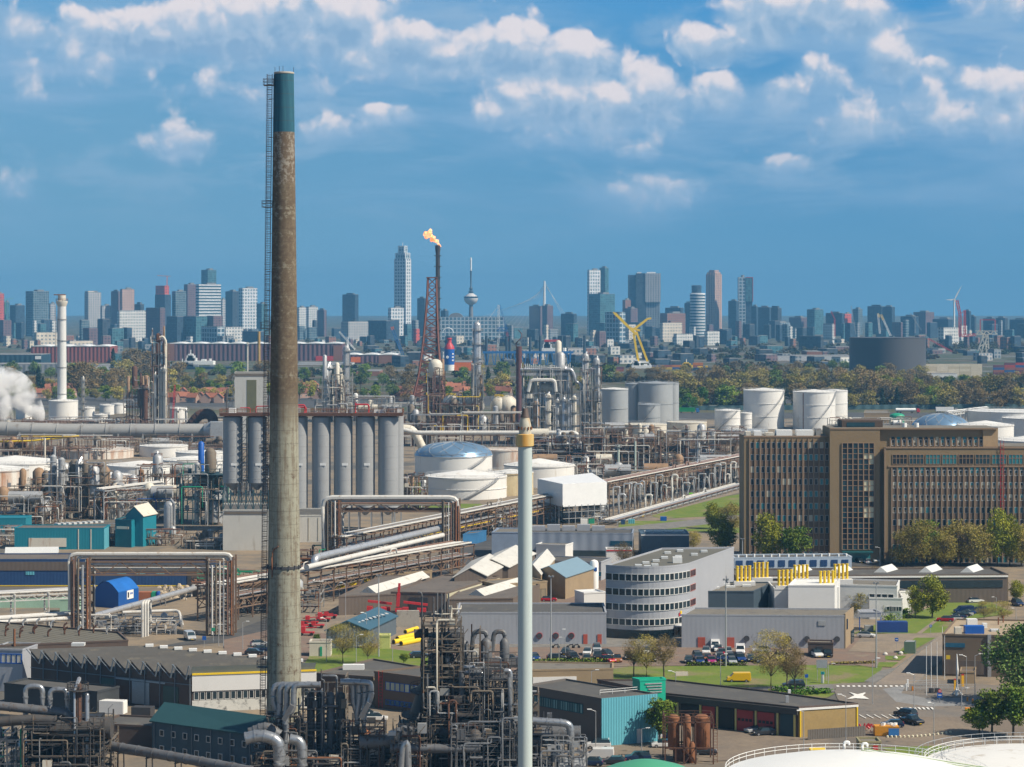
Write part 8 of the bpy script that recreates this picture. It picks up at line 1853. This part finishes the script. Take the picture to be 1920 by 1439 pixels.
# ---------------- vehicles
def paint_mat(n,c):return pm('car_'+n,c,.25,.1,var=.03)
CARC={'white':(.75,.75,.74),'black':(.012,.013,.016),'dark':(.03,.034,.042),'blue':(.015,.05,.20),'red':(.42,.015,.03),'silver':(.42,.44,.46),'grey':(.12,.13,.14),'orange':(.36,.12,.03),'magenta':(.40,.02,.16),'yellow':(.82,.50,.01),'navy':(.012,.03,.09),'olive':(.14,.11,.04)}
TYRE=pm('tyre',(.012,.012,.012),.8);HUB=pm('hub',(.35,.35,.36),.4,.5);LAMP=pm('lamp_glass',(.75,.75,.72),.2);REDL=pm('tail_lamp',(.40,.01,.01),.3);PLATE=pm('plate_yellow',(.75,.50,.02),.5)
def car_proto(kind,prof,cab,w,wb,L):
 """prof: side outline of the lower body, cab: outline of glasshouse"""
 r=thing('parked_'+kind,'x',kind,(0,0,0));o=V(0,0,0)
 def ext(pts,w0,w1=None,z0=None):
  m=MB();n=len(pts);zm=[p[1]for p in pts];a,b=min(zm),max(zm);vs=[]
  for sg in(-1,1):
   for x,z in pts:k=w0 if w1 is None else w0+(w1-w0)*(z-a)/(b-a);vs.append(V(x,sg*k/2,z))
  fs=[list(range(n-1,-1,-1)),list(range(n,2*n))]+[[i,(i+1)%n,n+(i+1)%n,n+i]for i in range(n)];m.add(vs,fs);return m
 b=ext(prof,w).build('body',paint_mat('white',CARC['white']),r,o);md=b.modifiers.new('b','BEVEL');md.width=.07;md.segments=2;md.limit_method='ANGLE'
 g=ext(cab,w*.94,w*.74).build('windows_band' if False else 'glasshouse',GLASSD,r,o)
 top=max(z for x,z in cab);xs=sorted(x for x,z in cab if z>top-.02);m=MB();m.box(((xs[0]+xs[-1])/2,0,top+.02),(xs[-1]-xs[0]+.15,w*.74+.06,.05));m.build('roof',b.data.materials[0],r,o)
 for sx in(-wb/2,wb/2):
  for sy in(-1,1):
   m=MB();m.tube([(sx,sy*(w/2-.2),.32),(sx,sy*(w/2+.01),.32)],.32,14);wh=m.build('wheel',TYRE,r,o);m=MB();m.tube([(sx,sy*(w/2),.32),(sx,sy*(w/2+.025),.32)],.19,10);m.build('rim',HUB,wh,o)
 for sy in(-1,1):
  m=MB();m.box((L/2-.06,sy*w*.36,.68),(.16,.34,.16));m.build('headlight',LAMP,r,o);m=MB();m.box((-L/2+.05,sy*w*.38,.82),(.14,.24,.26));m.build('tail_light',REDL,r,o)
 m=MB();m.box((L/2+.0,0,.42),(.06,.5,.12));m.build('number_plate',PLATE,r,o);m=MB();m.box((-L/2-.0,0,.55),(.06,.5,.12));m.build('number_plate',PLATE,r,o)
 return r
CARP={'car':car_proto('car',[(-2.1,.28),(2.1,.28),(2.15,.55),(2.05,.74),(.95,.93),(-2.0,.95),(-2.15,.7)],[(1.05,.90),(.35,1.42),(-1.35,1.45),(-2.0,.93)],1.8,2.6,4.2),
  'suv':car_proto('suv',[(-2.25,.35),(2.25,.35),(2.3,.65),(2.2,.9),(1.1,1.08),(-2.2,1.12),(-2.3,.8)],[(1.2,1.05),(.6,1.66),(-1.9,1.70),(-2.2,1.10)],1.9,2.7,4.5),
  'van':car_proto('van',[(-2.45,.35),(2.45,.35),(2.5,.7),(2.3,1.0),(1.65,1.2),(1.0,1.93),(-2.4,1.97),(-2.5,.8)],[(1.72,1.16),(1.08,1.86),(.2,1.88),(.2,1.2)],1.95,3.0,5.0),
  'pickup':car_proto('pickup',[(-2.6,.4),(2.6,.4),(2.65,.75),(2.5,1.0),(1.3,1.12),(-.7,1.14),(-.75,.95),(-2.6,.95)],[(1.35,1.1),(.7,1.72),(-.45,1.74),(-.7,1.12)],1.95,3.2,5.2)}
USED=set()
def car(kind,colr,px,py,deg,label,z=0.03,sc=1.0):
 p=G(px,py);p.z=z
 if kind in USED:o=copy_tree(CARP[kind])
 else:o=CARP[kind];USED.add(kind)
 o.location=p;o.rotation_euler=(0,0,math.radians(deg));o.scale=(sc,)*3;o['label']=label;mt=paint_mat(colr,CARC[colr])
 for ch in o.children:
  if ch.name.split('.')[0]in('body','roof'):ch.material_slots[0].link='OBJECT';ch.material_slots[0].material=mt
 return o
# deg: 0 faces +x (right), -90 faces the camera
LOT=[('car','navy',958,1240,0,'navy car beside the white stack'),('car','blue',1003,1238,-80,'blue car half behind the hedge right of the white stack'),('car','dark',1043,1238,5,'dark car at the left end of the car park row'),('car','dark',1060,1228,-100,'dark red toned hatchback in the upper row of the car park'),('suv','black',1074,1237,-75,'black car facing out beside the upper row'),
 ('car','white',1101,1228,-95,'white car third along the upper row'),('car','olive',1100,1240,-90,'olive car in front of the white one'),('suv','silver',1119,1222,-90,'silver car at the back of the car park'),('suv','dark',1120,1235,-90,'dark van like car before the silver one'),('car','dark',1139,1231,-70,'dark hatchback right of the silver car'),('car','red',1140,1242,-60,'bright red car at the lawn edge'),('car','orange',1158,1241,-90,'brown orange car by the lawn post'),
 ('car','dark',1178,1236,-90,'dark car behind the bare trees, leftmost'),('car','grey',1200,1239,-90,'grey car behind the bare trees'),('car','white',1212,1226,-90,'white car behind the bare trees'),('car','black',1222,1240,-90,'black car behind the bare trees'),('car','white',1232,1228,-90,'pale car right of the bare trees'),
 ('car','dark',1291,1243,-95,'dark car at the left end of the blue row'),('suv','navy',1308,1237,-85,'navy estate in the blue row'),('car','blue',1312,1244,-90,'small blue car in the front row'),('car','orange',1327,1239,-90,'copper car in the blue row'),('car','magenta',1334,1244,-90,'magenta car in the front row'),('car','red',1353,1229,-90,'red car in the middle of the lot'),('suv','navy',1350,1239,-90,'navy car in front of the red one'),
 ('suv','blue',1369,1239,-90,'blue estate behind the tall lamp post'),('car','silver',1373,1245,-90,'silver car at the foot of the tall lamp post'),('suv','blue',1388,1240,-85,'bright blue car at the right of the blue row'),('car','white',1324,1226,-95,'white car in the back row, left'),('car','white',1347,1222,-95,'white car in the back row, middle'),('car','white',1365,1227,-95,'white car in the back row, right'),
 ('van','white',1341,1218,-95,'white van with big windscreen at the back of the car park'),('van','white',1388,1226,-95,'white van at the right end of the back row'),('car','dark',1408,1240,-90,'dark car under the large bare tree'),('car','navy',1425,1243,-90,'navy car under the large bare tree'),('car','white',1470,1236,10,'white car among the bare tree trunks'),('car','silver',1428,1224,180,'silver car near the striped wall'),
 ('suv','white',1531,1232,-80,'white car outside the dark hut'),('suv','black',1551,1232,-90,'black car outside the dark hut'),('car','white',1624,1196,-15,'white car at the tan end wall entrance'),
 ('van','yellow',1385,1279,178,'yellow van driving along the lawn'),('suv','dark',1488,1291,180,'dark car passing the hedge bed'),
 ('car','red',1772,1166,170,'red car first in the slanting row'),('car','white',1788,1165,175,'white car second in the slanting row'),('car','navy',1795,1161,-170,'navy car third in the slanting row'),('car','black',1802,1158,-170,'black car fourth in the slanting row'),('car','silver',1808,1156,-170,'silver car fifth in the slanting row'),('car','blue',1813,1153,-170,'blue car sixth in the slanting row'),('van','navy',1807,1151,-170,'navy van behind the slanting row'),('suv','grey',1834,1151,-175,'grey car at the end of the slanting row'),
 ('car','white',1829,1131,10,'white car alone on the road above the lawn'),('suv','navy',1908,1136,-80,'navy car at the right edge by the shrubs'),
 ('car','silver',1418,1374,205,'silver dark car outside the red station doors'),('car','dark',1432,1379,195,'dark car nearest the blue station door'),('pickup','black',1709,1358,-60,'black pickup truck on the brick yard'),('suv','dark',1698,1345,130,'dark estate behind the black pickup'),('car','navy',1673,1364,175,'navy car left of the black pickup'),
 ('suv','black',1172,1391,160,'black car nearest the light blue wall'),('suv','dark',1194,1389,165,'dark car second along the light blue wall'),('suv','silver',1217,1388,165,'silver car third along the light blue wall'),('suv','navy',1242,1386,165,'navy car behind the green tree trunk'),('car','white',1244,1402,180,'white car beneath the green tree'),('car','dark',1322,1416,0,'dark car behind the rusty drums'),
 ('suv','white',1121,1404,178,'white estate car on the brick road'),('van','white',1124,1424,175,'white van parked before the grey frame'),('car','navy',1108,1436,170,'navy car below the white van'),('car','dark',1150,1434,170,'dark car right of the white van'),('suv','silver',1075,1438,175,'silver car behind the grey frame'),('suv','navy',1196,1428,178,'navy car above the green dome'),
 ('car','navy',1049,1114,5,'navy car on the upper workshop yard'),('suv','navy',1084,1111,-5,'dark blue estate on the upper workshop yard'),('car','red',1029,1128,0,'red pickup like car before the ochre doors'),('van','silver',356,1200,-70,'silver van driving on the road below the pipe bridge'),
 ('car','silver',487,1212,20,'silver car left of the big chimney'),('car','navy',492,1222,20,'navy car left of the big chimney'),('car','dark',477,1228,0,'dark car at the road edge by the sawtooth roof'),('car','dark',786,1234,10,'dark car at the end of the lawn by the reactor'),
 ('car','white',629,1212,-90,'white car behind the twin bare trees, leftmost'),('car','silver',641,1212,-90,'silver car behind the twin bare trees'),('car','white',655,1213,-90,'white car in the gap of the twin bare trees'),('car','white',667,1213,-90,'second white car behind the twin bare trees'),('car','silver',679,1214,-90,'silver car right of the twin bare trees'),
 ('car','silver',690,1345,0,'silver car beside the brick office'),('car','white',706,1352,0,'white car below the white tanks of the brick office')]
for c in LOT:car(*c)
for i,(x,y,cl)in enumerate(((1606,1047,'white'),(1617,1050,'silver'),(1612,1056,'dark'),(1625,1057,'white'),(1640,1054,'white'),(1650,1049,'dark'),(1660,1052,'silver'),(1715,1053,'white'),(1757,1053,'white'),(1768,1055,'red'),(1845,1055,'white'),(1850,1050,'silver'))):car('car',cl,x,y,rk.choice([-80,100,20]),f'{cl} car, {ORD[i]} from the left before the office block')
# ---------------- crane lorries and yard gear
def mobile_crane(label,px,py,boom,colr=REDP):
 p=G(px,py);t=thing('crane_lorry',label,'crane lorry',p);m=MB();m.bx((p.x,p.y,.55),(7.0,2.2,.7));part(m,'chassis',DARKST,t);m=MB();m.bx((p.x-3,p.y,1.3),(1.4,2.0,1.1));m.bx((p.x+1,p.y,1.3),(2.2,1.8,.9));part(m,'cab',colr,t)
 if boom:m=MB();a=p+V(.5,0,2.6);b=P(boom[0],boom[1],p.y);m.tube([a,a.lerp(b,.55)],.6,4);m.tube([a.lerp(b,.5),b],.42,4);part(m,'boom',colr,t)
 else:m=MB();m.tube([p+V(2.5,0,3.0),p+V(-3.5,0,3.7)],.4,4);part(m,'boom',colr,t)
 for k in(-.4,-.2,.15,.38):
  m=MB();m.tube([(p.x+7.5*k,p.y-1.3,.5),(p.x+7.5*k,p.y+1.3,.5)],.5,12);part(m,'wheel',TYRE,t)
mobile_crane('red crane lorry with boom raised against the brown hall',742,1157,(749,1094));mobile_crane('red crane lorry with lowered boom before the dark gate',783,1157,None);mobile_crane('red lorry with box body before the brown hall',716,1155,None)
def redrow():
 for i,(x,y)in enumerate(((572,1178),(583,1172),(594,1178),(606,1166),(618,1160),(575,1192))):
  p=G(x,y);t=thing('trailer',f'red works trailer, {ORD[i]} in the row right of the chimney','trailer',p,'red works trailers');m=MB();m.bx((p.x,p.y,.6),(3.6,1.6,.3));m.bx((p.x-.8,p.y,.9),(1.0,1.5,.8+.5*(i%2)));part(m,'body',REDP,t);m=MB();m.tube([p+V(-2,0,1.6),p+V(2.4,0,2.0)],.15,4);part(m,'arm',REDP if i%2 else DARKST,t)
  for k in(-1.2,1.2):m=MB();m.tube([(p.x+k,p.y-1.15,.4),(p.x+k,p.y+1.15,.4)],.4,10);part(m,'wheel',TYRE,t)
redrow()
for i,(a,b,r)in enumerate((((738,1209),(780,1202),.6),((752,1212),(786,1205),.6),((745,1203),(780,1195),.6),((760,1198),(782,1191),.5))):
 A_,B_=G(*a),G(*b);t=thing('yellow_pipe_section',['front left','front right','rear','topmost'][i]+' yellow pipe section stacked on the yard','pipe section',(A_+B_)/2,'yellow pipe sections');zz=r+(1.1 if i>2 else 0)
 m=MB();m.tube([A_+V(0,0,zz),B_+V(0,0,zz)],r,14);part(m,'shell',YELLOW,t);m=MB();d=(B_-A_).normalized();m.tube([A_+V(0,0,zz)-d*.06,A_+V(0,0,zz)+d*.02],r*.72,14);part(m,'dark_bore',DARKST,t)
t,q=hall('site_hut','cream hut with green door right of the chimney',(580,1206),(620,1206),3.0,4,CREAM,ROOFM);slab(t,'green_door',GREENP,q[0],q[1],.5,.6,0,2.2);hall('site_hut','yellow green hut by the yellow pipe sections',(710,1194),(731,1194),2.8,3,pm('lime_paint',(.50,.52,.18),.6),CREAM)
wall_strip('grey concrete block wall before the red cranes',[(744,1176),(786,1176)],4.0,CONC,'block_wall','wall',.8)
m=MB()
for i in range(22):p=G(1614+i*1.9,1376-rk.uniform(0,5));m.tube([p+V(0,0,rk.uniform(.3,1.4)),p+V(rk.uniform(-1,1),0,rk.uniform(.3,1.6))],.16,5)
solo(m,'steel_pipe_lattice',REDP,'heap of red steel frames beside the plank fence','scrap heap')
p=G(1664,1380);t=thing('skip','orange skip with blue end heaped with white scrap','skip',p);m=MB();m.prism([V(p.x-2.4,p.y-1,0),V(p.x+1.9,p.y-1.4,0),V(p.x+1.9,p.y+1,0),V(p.x-2.4,p.y+1,0)],.2,1.9);part(m,'body',pm('skip_orange2',(.62,.27,.02),.6),t);m=MB();m.bx((p.x+.9,p.y-1.52,.3),(1.9,.1,1.3));part(m,'blue_end',STEELB,t);m=MB()
for i in range(7):m.bx((p.x+rk.uniform(-1,1.6),p.y+rk.uniform(-.8,.5),1.9),(.7,.5,.35),rk.random()*3)
o=part(m,'scrap_tile',STEELW,t)
for i,(x,y,cl,l)in enumerate(((1286,0,0,''),)):pass
for x,y,mt,l,d in((1244,985,BLUEP,'blue tank on the pipe track',(2.2,1.6,1.5)),(1297,943,pm('lime',(.22,.75,.03),.5),'lime green tarpaulin stack on the pipe track',(2.2,1.6,1.3)),(1206,977,YELLOW,'yellow orange cabin by the wrapped shed',(1.0,1,1.9)),(1168,992,BLUEW,'blue board beside the access road',(1.4,.4,1.7)),(1184,990,LBLUE,'pale turquoise skip by the access road',(2.2,1.4,1.5)),(1126,985,BLUEP,'small blue cabin under the wrapped shed',(1.4,1.2,1.6)),(1108,990,GREENP,'green skip under the wrapped shed',(2.4,1.4,1.7)),(1095,992,STEELW,'white cabin under the wrapped shed',(2.4,2,2.0))):
 p=G(x,y-12 if y<960 else y-8);m=MB();m.bx(p,d);solo(m,'site_box',mt,l,'site box')
# ---------------- lamp posts, flag poles, signs
POSTM=pm('post_galv',(.45,.46,.47),.5,.4,var=.1)
def lp():
 r=thing('lamp_post','x','lamp post',(0,0,0));m=MB();m.tube([(0,0,0),(0,0,7.6)],.09,6,.055);m.build('pole',POSTM,r,V(0,0,0));m=MB();m.tube([(0,0,7.55),(-.9,0,7.9)],.05,5);m.build('arm',POSTM,r,V(0,0,0));m=MB();m.box((-1.1,0,7.93),(.75,.28,.14),0);m.build('lamp_head',STEELW,r,V(0,0,0));return r
def tp():
 r=thing('light_mast','x','light mast',(0,0,0));m=MB();m.tube([(0,0,0),(0,0,20)],.20,8,.10);m.build('pole',POSTM,r,V(0,0,0));m=MB();m.box((0,0,20),(1.3,.3,.25));m.box((.4,-.2,20.2),(.3,.3,.3));m.box((-.4,-.2,20.2),(.3,.3,.3));m.build('floodlight',STEELG,r,V(0,0,0));return r
LPP,TPP=lp(),tp();fl=[1,1]
def post(px,pb,ptop,lab,mast=False,rz=0):
 p=G(px,pb);h=(pb-ptop)*S(p.y);src=TPP if mast else LPP;k=fl[mast]
 o=src if k else copy_tree(src);fl[mast]=0;o.location=p;o.rotation_euler=(0,0,rz);o['label']=lab;o.scale=(1,1,h/(20.2 if mast else 7.95));return o
for x,b,tp_,l in((1033,1240,1080,'tall light mast between white stack and curved office'),(1361,1250,1086,'tall light mast before the grey hall'),(1643,1253,1092,'tall light mast on the corner lawn'),(710,1232,1078,'tall light mast by the slate shed'),(1392,1090,1010,'light mast by the curved office rear')):post(x,b,tp_,l,True)
LPL=[(1636,1322,1300-66,'before the traffic island'),(1714,1340,1262,'on the gate square'),(1751,1396,1316,'left of the leafy bushes'),(1586,1394,1302,'in front of the yellow brick end'),(1507,1412,1331,'before the blue station door'),(1842,1378,1340,'under the leafy bushes'),(1553,1283,1244,'beside the billboard'),(648,1162,1092,'left of the brown hall'),(687,1212,1148,'above the slate shed'),(668,1252,1190,'among the twin bare trees'),(612,1242,1158,'left of the twin bare trees'),(736,1252,1208,'at the lawn end by the yellow pipes'),(1109,1320,1256,'beside the low tan annex'),(1267,1330,1258,'behind the green stair tower'),(1351,1290,1226,'on the lawn edge road'),(1316,1345,1294,'before the fire station'),(1117,1412,1330,'before the light blue wall'),(1203,1412,1365,'by the white estate car'),(1858,1125,1100,'beside the shrubs at the right edge'),(1868,1150,1119,'behind the slanting row'),(1905,1165,1140,'by the gate building roof edge'),(410,1212,1172,'left foot of the pipe bridge tower'),(419,1215,1170,'right foot of the pipe bridge tower'),(455,1218,1165,'on the side road left of the chimney'),(1650,1062,1026,'before the office stair tower'),(1522,1035,990,'before the office left wing'),(91,1092,1060,'before the blue hall'),(1178,1395,1350,'under the light blue wall'),(1060,1235,1195,'on the car park edge'),(1048,1240,1180,'thin, beside the tall mast'),(1812,1300,1228,'by the gate booth'),(1828,1310,1226,'right of the gate booth'),(1803,1330,1290,'on the gate loop')]
for x,b,tp_,l in LPL:post(x,b,tp_,'grey lamp post '+l,False,rk.choice([0,PI,.5]))
for i,(x,b,tp_)in enumerate(((1737,1306,1212),(1746,1299,1205),(1757,1299,1204),(1771,1274,1192),(1767,1190,1175))):p=G(x,b);m=MB();m.tube([p,p+V(0,0,(b-tp_)*S(p.y))],.08,6,.05);solo(m,'flag_pole',STEELW,f'bare white flag pole, {ORD[i]} from the left by the gate building','flag pole','flag poles by the gate')
def sign(label,px,py,h,plates,cat='road sign',name='road_sign'):
 p=G(px,py);t=thing(name,label,cat,p);m=MB();m.tube([p,p+V(0,0,h)],.05,6);part(m,'post',POSTM,t)
 for z,shape,w,mt,mk2 in plates:
  m=MB();c=p+V(0,-.08,z)
  if shape=='disc':m.tube([c,c-V(0,.05,0)],w/2,14)
  else:m.box(c,(w,.05,w if shape=='square' else w*.6))
  part(m,'sign_plate',mt,t)
  if mk2:m=MB();m.box(c-V(0,.06,0),(w*.62,.03,w*.16));part(m,'sign_bar',mk2,t)
sign('round red no entry sign before the light blue wall',1159,1390,2.6,[(2.3,'disc',.9,REDP,STEELW)]);sign('blue square crossing sign with white mark on the gate loop',1762,1318,2.4,[(1.5,'square',1.0,BLUEP,STEELW),(2.3,'disc',.7,REDP,STEELW)]);sign('small blue sign on the lawn left of the hedge bed',1512,1286,2.2,[(2.0,'square',.7,BLUEP,None)]);sign('small blue parking sign on the yard',1681,1217,2.4,[(2.1,'square',.8,BLUEP,STEELW)]);sign('round blue sign by the parking lawn',1745,1190,2.2,[(2,'disc',.7,BLUEP,STEELW)]);sign('blue sign at the foot of the pipe bridge tower',383,1215,2.5,[(2.2,'square',.9,BLUEP,None)]);sign('green sign on the pipe bridge tower foot',400,1205,3.4,[(3.0,'square',.8,GREENP,None)])
p=G(1541,1278);t=thing('billboard','grey information board on twin posts on the lawn','billboard',p);m=MB();m.box((p.x,p.y,3.6),(2.2,.12,1.7));part(m,'board',pm('board_grey',(.30,.33,.36),.4,var=.2,sc=2),t);m=MB()
for k in(-.9,.9):m.tube([(p.x+k,p.y+.1,0),(p.x+k,p.y+.1,3)],.07,6)
part(m,'post_frame',POSTM,t)
p=G(1540,1279);t=thing('totem','white totem with teal head below the board','totem',p+V(0,-2,0));m=MB();m.bx((p.x,p.y-2,0),(.55,.4,1.9));part(m,'column',STEELW,t);m=MB();m.bx((p.x,p.y-2,1.9),(.75,.5,.5));part(m,'head',pm('totem_teal',(.02,.35,.38),.5),t)
p=G(1794,1304);t=thing('sculpture','white angular needle sculpture with splayed foot at the gate','sculpture',p);m=MB();m.tube([p+V(0,0,0),p+V(.1,0,5),p+V(0,0,8.2)],.42,5,.1);part(m,'needle',STEELW,t);m=MB()
for a in range(3):m.tube([p+V(1.1*math.cos(2.1*a+.3),1.1*math.sin(2.1*a+.3),0),p+V(0,0,1.4)],.2,5,.1)
part(m,'foot',STEELW,t)
for x,y,l in((1791,1298,'orange yellow banner pillar left of the needle sculpture'),(1805,1289,'orange yellow banner pillar right of the needle sculpture')):p=G(x,y);t=thing('banner_pillar',l,'pillar',p);m=MB();m.bx(p,(.5,.3,2.4));part(m,'panel',pm('banner_yellow',(.85,.45,.01),.5),t);m=MB();m.bx((p.x,p.y,2.4),(.5,.3,.25));part(m,'red_top',REDP,t)
def gate(label,a,b):
 A_,B_=G(*a),G(*b);t=thing('gate_fence',label,'gate',(A_+B_)/2);m=MB();rail_loop(m,[A_,B_],1.2,.05,False);part(m,'rail_frame',POSTM,t);m=MB();m.bx((A_.x,A_.y,0),(.35,.35,1.5));part(m,'post',STEELW,t)
gate('grey barrier rail across the gate lane, front one',(1700,1296),(1830,1294));gate('grey barrier rail behind the front one',(1702,1288),(1760,1286))
for i,(x,y)in enumerate(((1746,1300),(1757,1300))):p=G(x,y);m=MB();m.bx(p,(.9,.7,1.0));solo(m,'barrier_box',DARKST,('dark barrier motor box left of the twin','dark barrier motor box right of the twin')[i],'barrier box')
for i,(x,y)in enumerate(((1814,1316),(1824,1320),(1711,1296))):p=G(x,y);m=MB();m.rev(p,[(.2,0),(.2,.8),(.12,.95)],10);solo(m,'bollard',pm('bollard_orange',(.75,.25,.01),.5),('orange bollard nearest the gate sculpture','orange bollard second from the gate sculpture','orange bollard by the lane rail')[i],'bollard')
p=G(1815,1334);m=MB();m.bx(p,(1.1,.6,.7));solo(m,'sign_box',pm('bollard_orange',(.75,.25,.01)),'orange box on the verge below the crosswalk','box')
for i in range(16):k=i/15;p=G(1664+k*118,1384-k*9+3*math.sin(k*3));m=MB();m.rev(p,[(.22,0),(.22,.35),(.1,.45)],8);solo(m,'kerb_stone',pm('cream_stone',(.66,.62,.45),.7),f'cream marker stone, {ORD[i]} along the yard edge','marker stone','cream marker stones along the yard')
for i,(x,y)in enumerate(((1660,1229),(1679,1236),(1689,1227))):p=G(x,y);m=MB();m.rev(p,[(.5,0),(.55,.3),(.3,.6),(.1,.7)],8);solo(m,'boulder',CONCL,f'pale boulder on the small grass islands, {ORD[i]} one','boulder','boulders on the grass islands')
def hedge(label,pix,h,w,mat,seed):
 q=random.Random(seed);m=MB()
 pts=[G(*a)for a in pix]
 for a,b in zip(pts,pts[1:]):
  L=(b-a).length
  for i in range(int(L*60)):c=a.lerp(b,q.random())+V(q.gauss(0,w*.35),q.gauss(0,w*.35),q.random()*h);u=V(q.gauss(0,1),q.gauss(0,1),q.gauss(0,1)).normalized()*.22;v_=u.cross(V(.3,.2,1)).normalized()*.16;m.add([c-u,c-v_,c+u,c+v_],[[0,1,2,3]])
 return solo(m,'hedge',mat,label,'hedge')
hedge('low dark hedge along the car park lawn',[(1005,1244),(1150,1243)],1.0,.8,LEAF['green'],1);hedge('low green hedge below the parked blue cars',[(1290,1249),(1400,1249)],.8,.7,LEAF['green'],2);hedge('thick round hedge on the bed by the gate road',[(1448,1297),(1500,1297),(1555,1301),(1500,1305),(1452,1302)],1.1,1.2,LEAF['bright'],3);hedge('thin planted hedge along the brick forecourt',[(1556,1247),(1640,1245)],.6,.4,LEAF['olive'],4);hedge('dense green shrubs by the lowest white cube',[(1660,1168),(1700,1152),(1690,1162)],1.6,2.2,LEAF['green'],5)
wall_strip('white red chequered barrier on the lawn',[(1267,1268),(1290,1268)],.9,pm('barrier_white',(.70,.62,.58),.6),'road_barrier','barrier',.2)
# motorbikes by the grey hall
for i,x in enumerate((1042,1070,1080)):
 p=G(x,1216);t=thing('motorbike',('motorbike parked under the wall fan','motorbike left of the pair','motorbike right of the pair')[i],'motorbike',p)
 for k in(-.65,.65):m=MB();m.tube([(p.x+k,p.y-.08,.32),(p.x+k,p.y+.08,.32)],.32,12);part(m,'wheel',TYRE,t)
 m=MB();m.tube([p+V(-.65,0,.35),p+V(-.2,0,.8),p+V(.45,0,.85),p+V(.65,0,.35)],.13,6);m.tube([p+V(.5,0,.8),p+V(.4,0,1.1)],.05,5);part(m,'body',DARKST,t)
# ---------------- near trees
proto('wintree',9,9,5200,.20,'olive',.16,70,'bare_tree',deep=2,nl=12,base=.25,nb=34);proto('wintree2',8.5,7.5,4200,.20,'twig',.16,71,'bare_tree',deep=2,nl=12,base=.25,nb=30)
proto('big_green',12,12,9000,.22,'blush',.7,72,'leafy_tree',deep=2,base=.08,nb=40);proto('leafy',7.5,7.5,4200,.20,'green',.75,73,'leafy_tree',deep=2,nb=26);proto('springn',10,8,5200,.20,'spring',.7,74,'leafy_tree',deep=2,base=.12,nb=34);proto('oliven',12,12,6500,.22,'olive',.45,75,'budding_tree',deep=2,base=.08,nb=40);proto('pine',7,7,5000,.24,'olive',.3,76,'conifer_tree',deep=1,base=.05,nb=26)
for x,b,h,k,l,w in((643,1244,76,'wintree','left one of twin bare trees on the lawn',1.1),(690,1247,66,'wintree','right one of twin bare trees on the lawn',1.0),(1188,1270,74,'wintree2','bare tree left in the lawn group before the curved office',.9),(1212,1273,84,'wintree','middle bare tree of the lawn group before the curved office',.8),(1245,1272,82,'wintree2','bare tree right in the lawn group before the curved office',1.0),(1445,1295,116,'wintree','large bare tree beside the hedge bed',.9),(1475,1292,96,'wintree2','slender bare tree right of the large one',.8),(1490,1303,92,'wintree2','bare tree rising from the hedge bed',.75),
 (1237,1398,92,'leafy','round green tree before the green stair tower',.85),(1748,1160,82,'springn','bright yellow green tree on the office lawn',1.05),(1716,1160,62,'springn','smaller yellow green tree beside the bright one',.9),(1606,1158,56,'pine','rounded grey green pine behind the tan end wall',1.1),(1475,1150,50,'springn','thin yellow green sapling before the white laboratory',.7),(1540,1148,48,'wintree2','bare sapling before the white laboratory',.8),
 (1352,1040,74,'springn','yellow green tree left of the office block',1.15),(1438,1060,98,'springn','yellow green tree before the office left wing',.95),(1497,1062,78,'leafy','dark green tree before the office left wing',1.1),(1170,1075,60,'wintree2','bare tree behind the curved office',1.0),(1695,1062,72,'oliven','olive tree before the office right wing, leftmost',1.0),(1728,1062,92,'oliven','big olive green tree before the office right wing',.95),(1740,1060,88,'leafy','greener tree tucked into the big olive one',.8),(1800,1060,88,'oliven','wide brown budding tree before the office right wing',1.1),(1835,1062,80,'oliven','second brown budding tree before the office right wing',1.0),(1870,1062,110,'springn','tall bright green tree before the office right wing',.62),(1893,1062,98,'springn','bright green tree right of the tall one',.65),(1915,1062,80,'oliven','brown tree at the right edge by the office',1.0),(1770,1062,70,'oliven','low brown tree between the larger office trees',1.0),
 (1915,1320,150,'big_green','large dark green tree at the right edge',1.0),(1860,1380,90,'leafy','leafy green bush tree under the large one',1.1),(1900,1384,104,'leafy','leafy bush tree at the right edge',1.05),(1836,1380,58,'leafy','low leafy bush beside the lamp post',1.2),(1878,1170,44,'wintree','round bare bush above the gate building',1.3),(1845,1166,40,'wintree','low bare bush by the slanting car row',1.2),(1905,1128,40,'springn','yellow green bush at the right edge',1.1),(1793,1110,40,'wintree2','bare tree before the long dark hall',1.1),(1372,1000,60,'oliven','olive tree on the lawn edge beyond the pale cabins',1.0),(1335,992,50,'springn','yellow green tree near the access road',1.0),(1300,1030,36,'oliven','low budding tree by the barrel roof hall',1.1),(1640,1095,34,'wintree2','bare tree behind the yellow chimneys',1.0),(1520,1092,30,'leafy','small green tree between yellow chimneys',1.0),(1660,1160,30,'spring0','round bush by the lowest white step',1.2),(595,1208,20,'leafy','small shrub beside the cream hut',1.0),(757,1246,22,'leafy','shrub at the lawn end',1.1)):tree(k,x,b,h,l,None,w)
for k,o in list(PROTO.items()):
 if k not in FIRST:
  for ch in list(o.children):bpy.data.objects.remove(ch)
  bpy.data.objects.remove(o)

for i in range(13):k=i/12;p=G(622+k*84,1108-k*22);m=MB();m.bx(p,(1.3,.5,.8),.5);solo(m,'barrier_block',YELLOW if i%4 else STEELW,f'yellow and white barrier block, {ORD[i]} along the road under the front rack','barrier block','barrier blocks along the rack road')
make_haze()
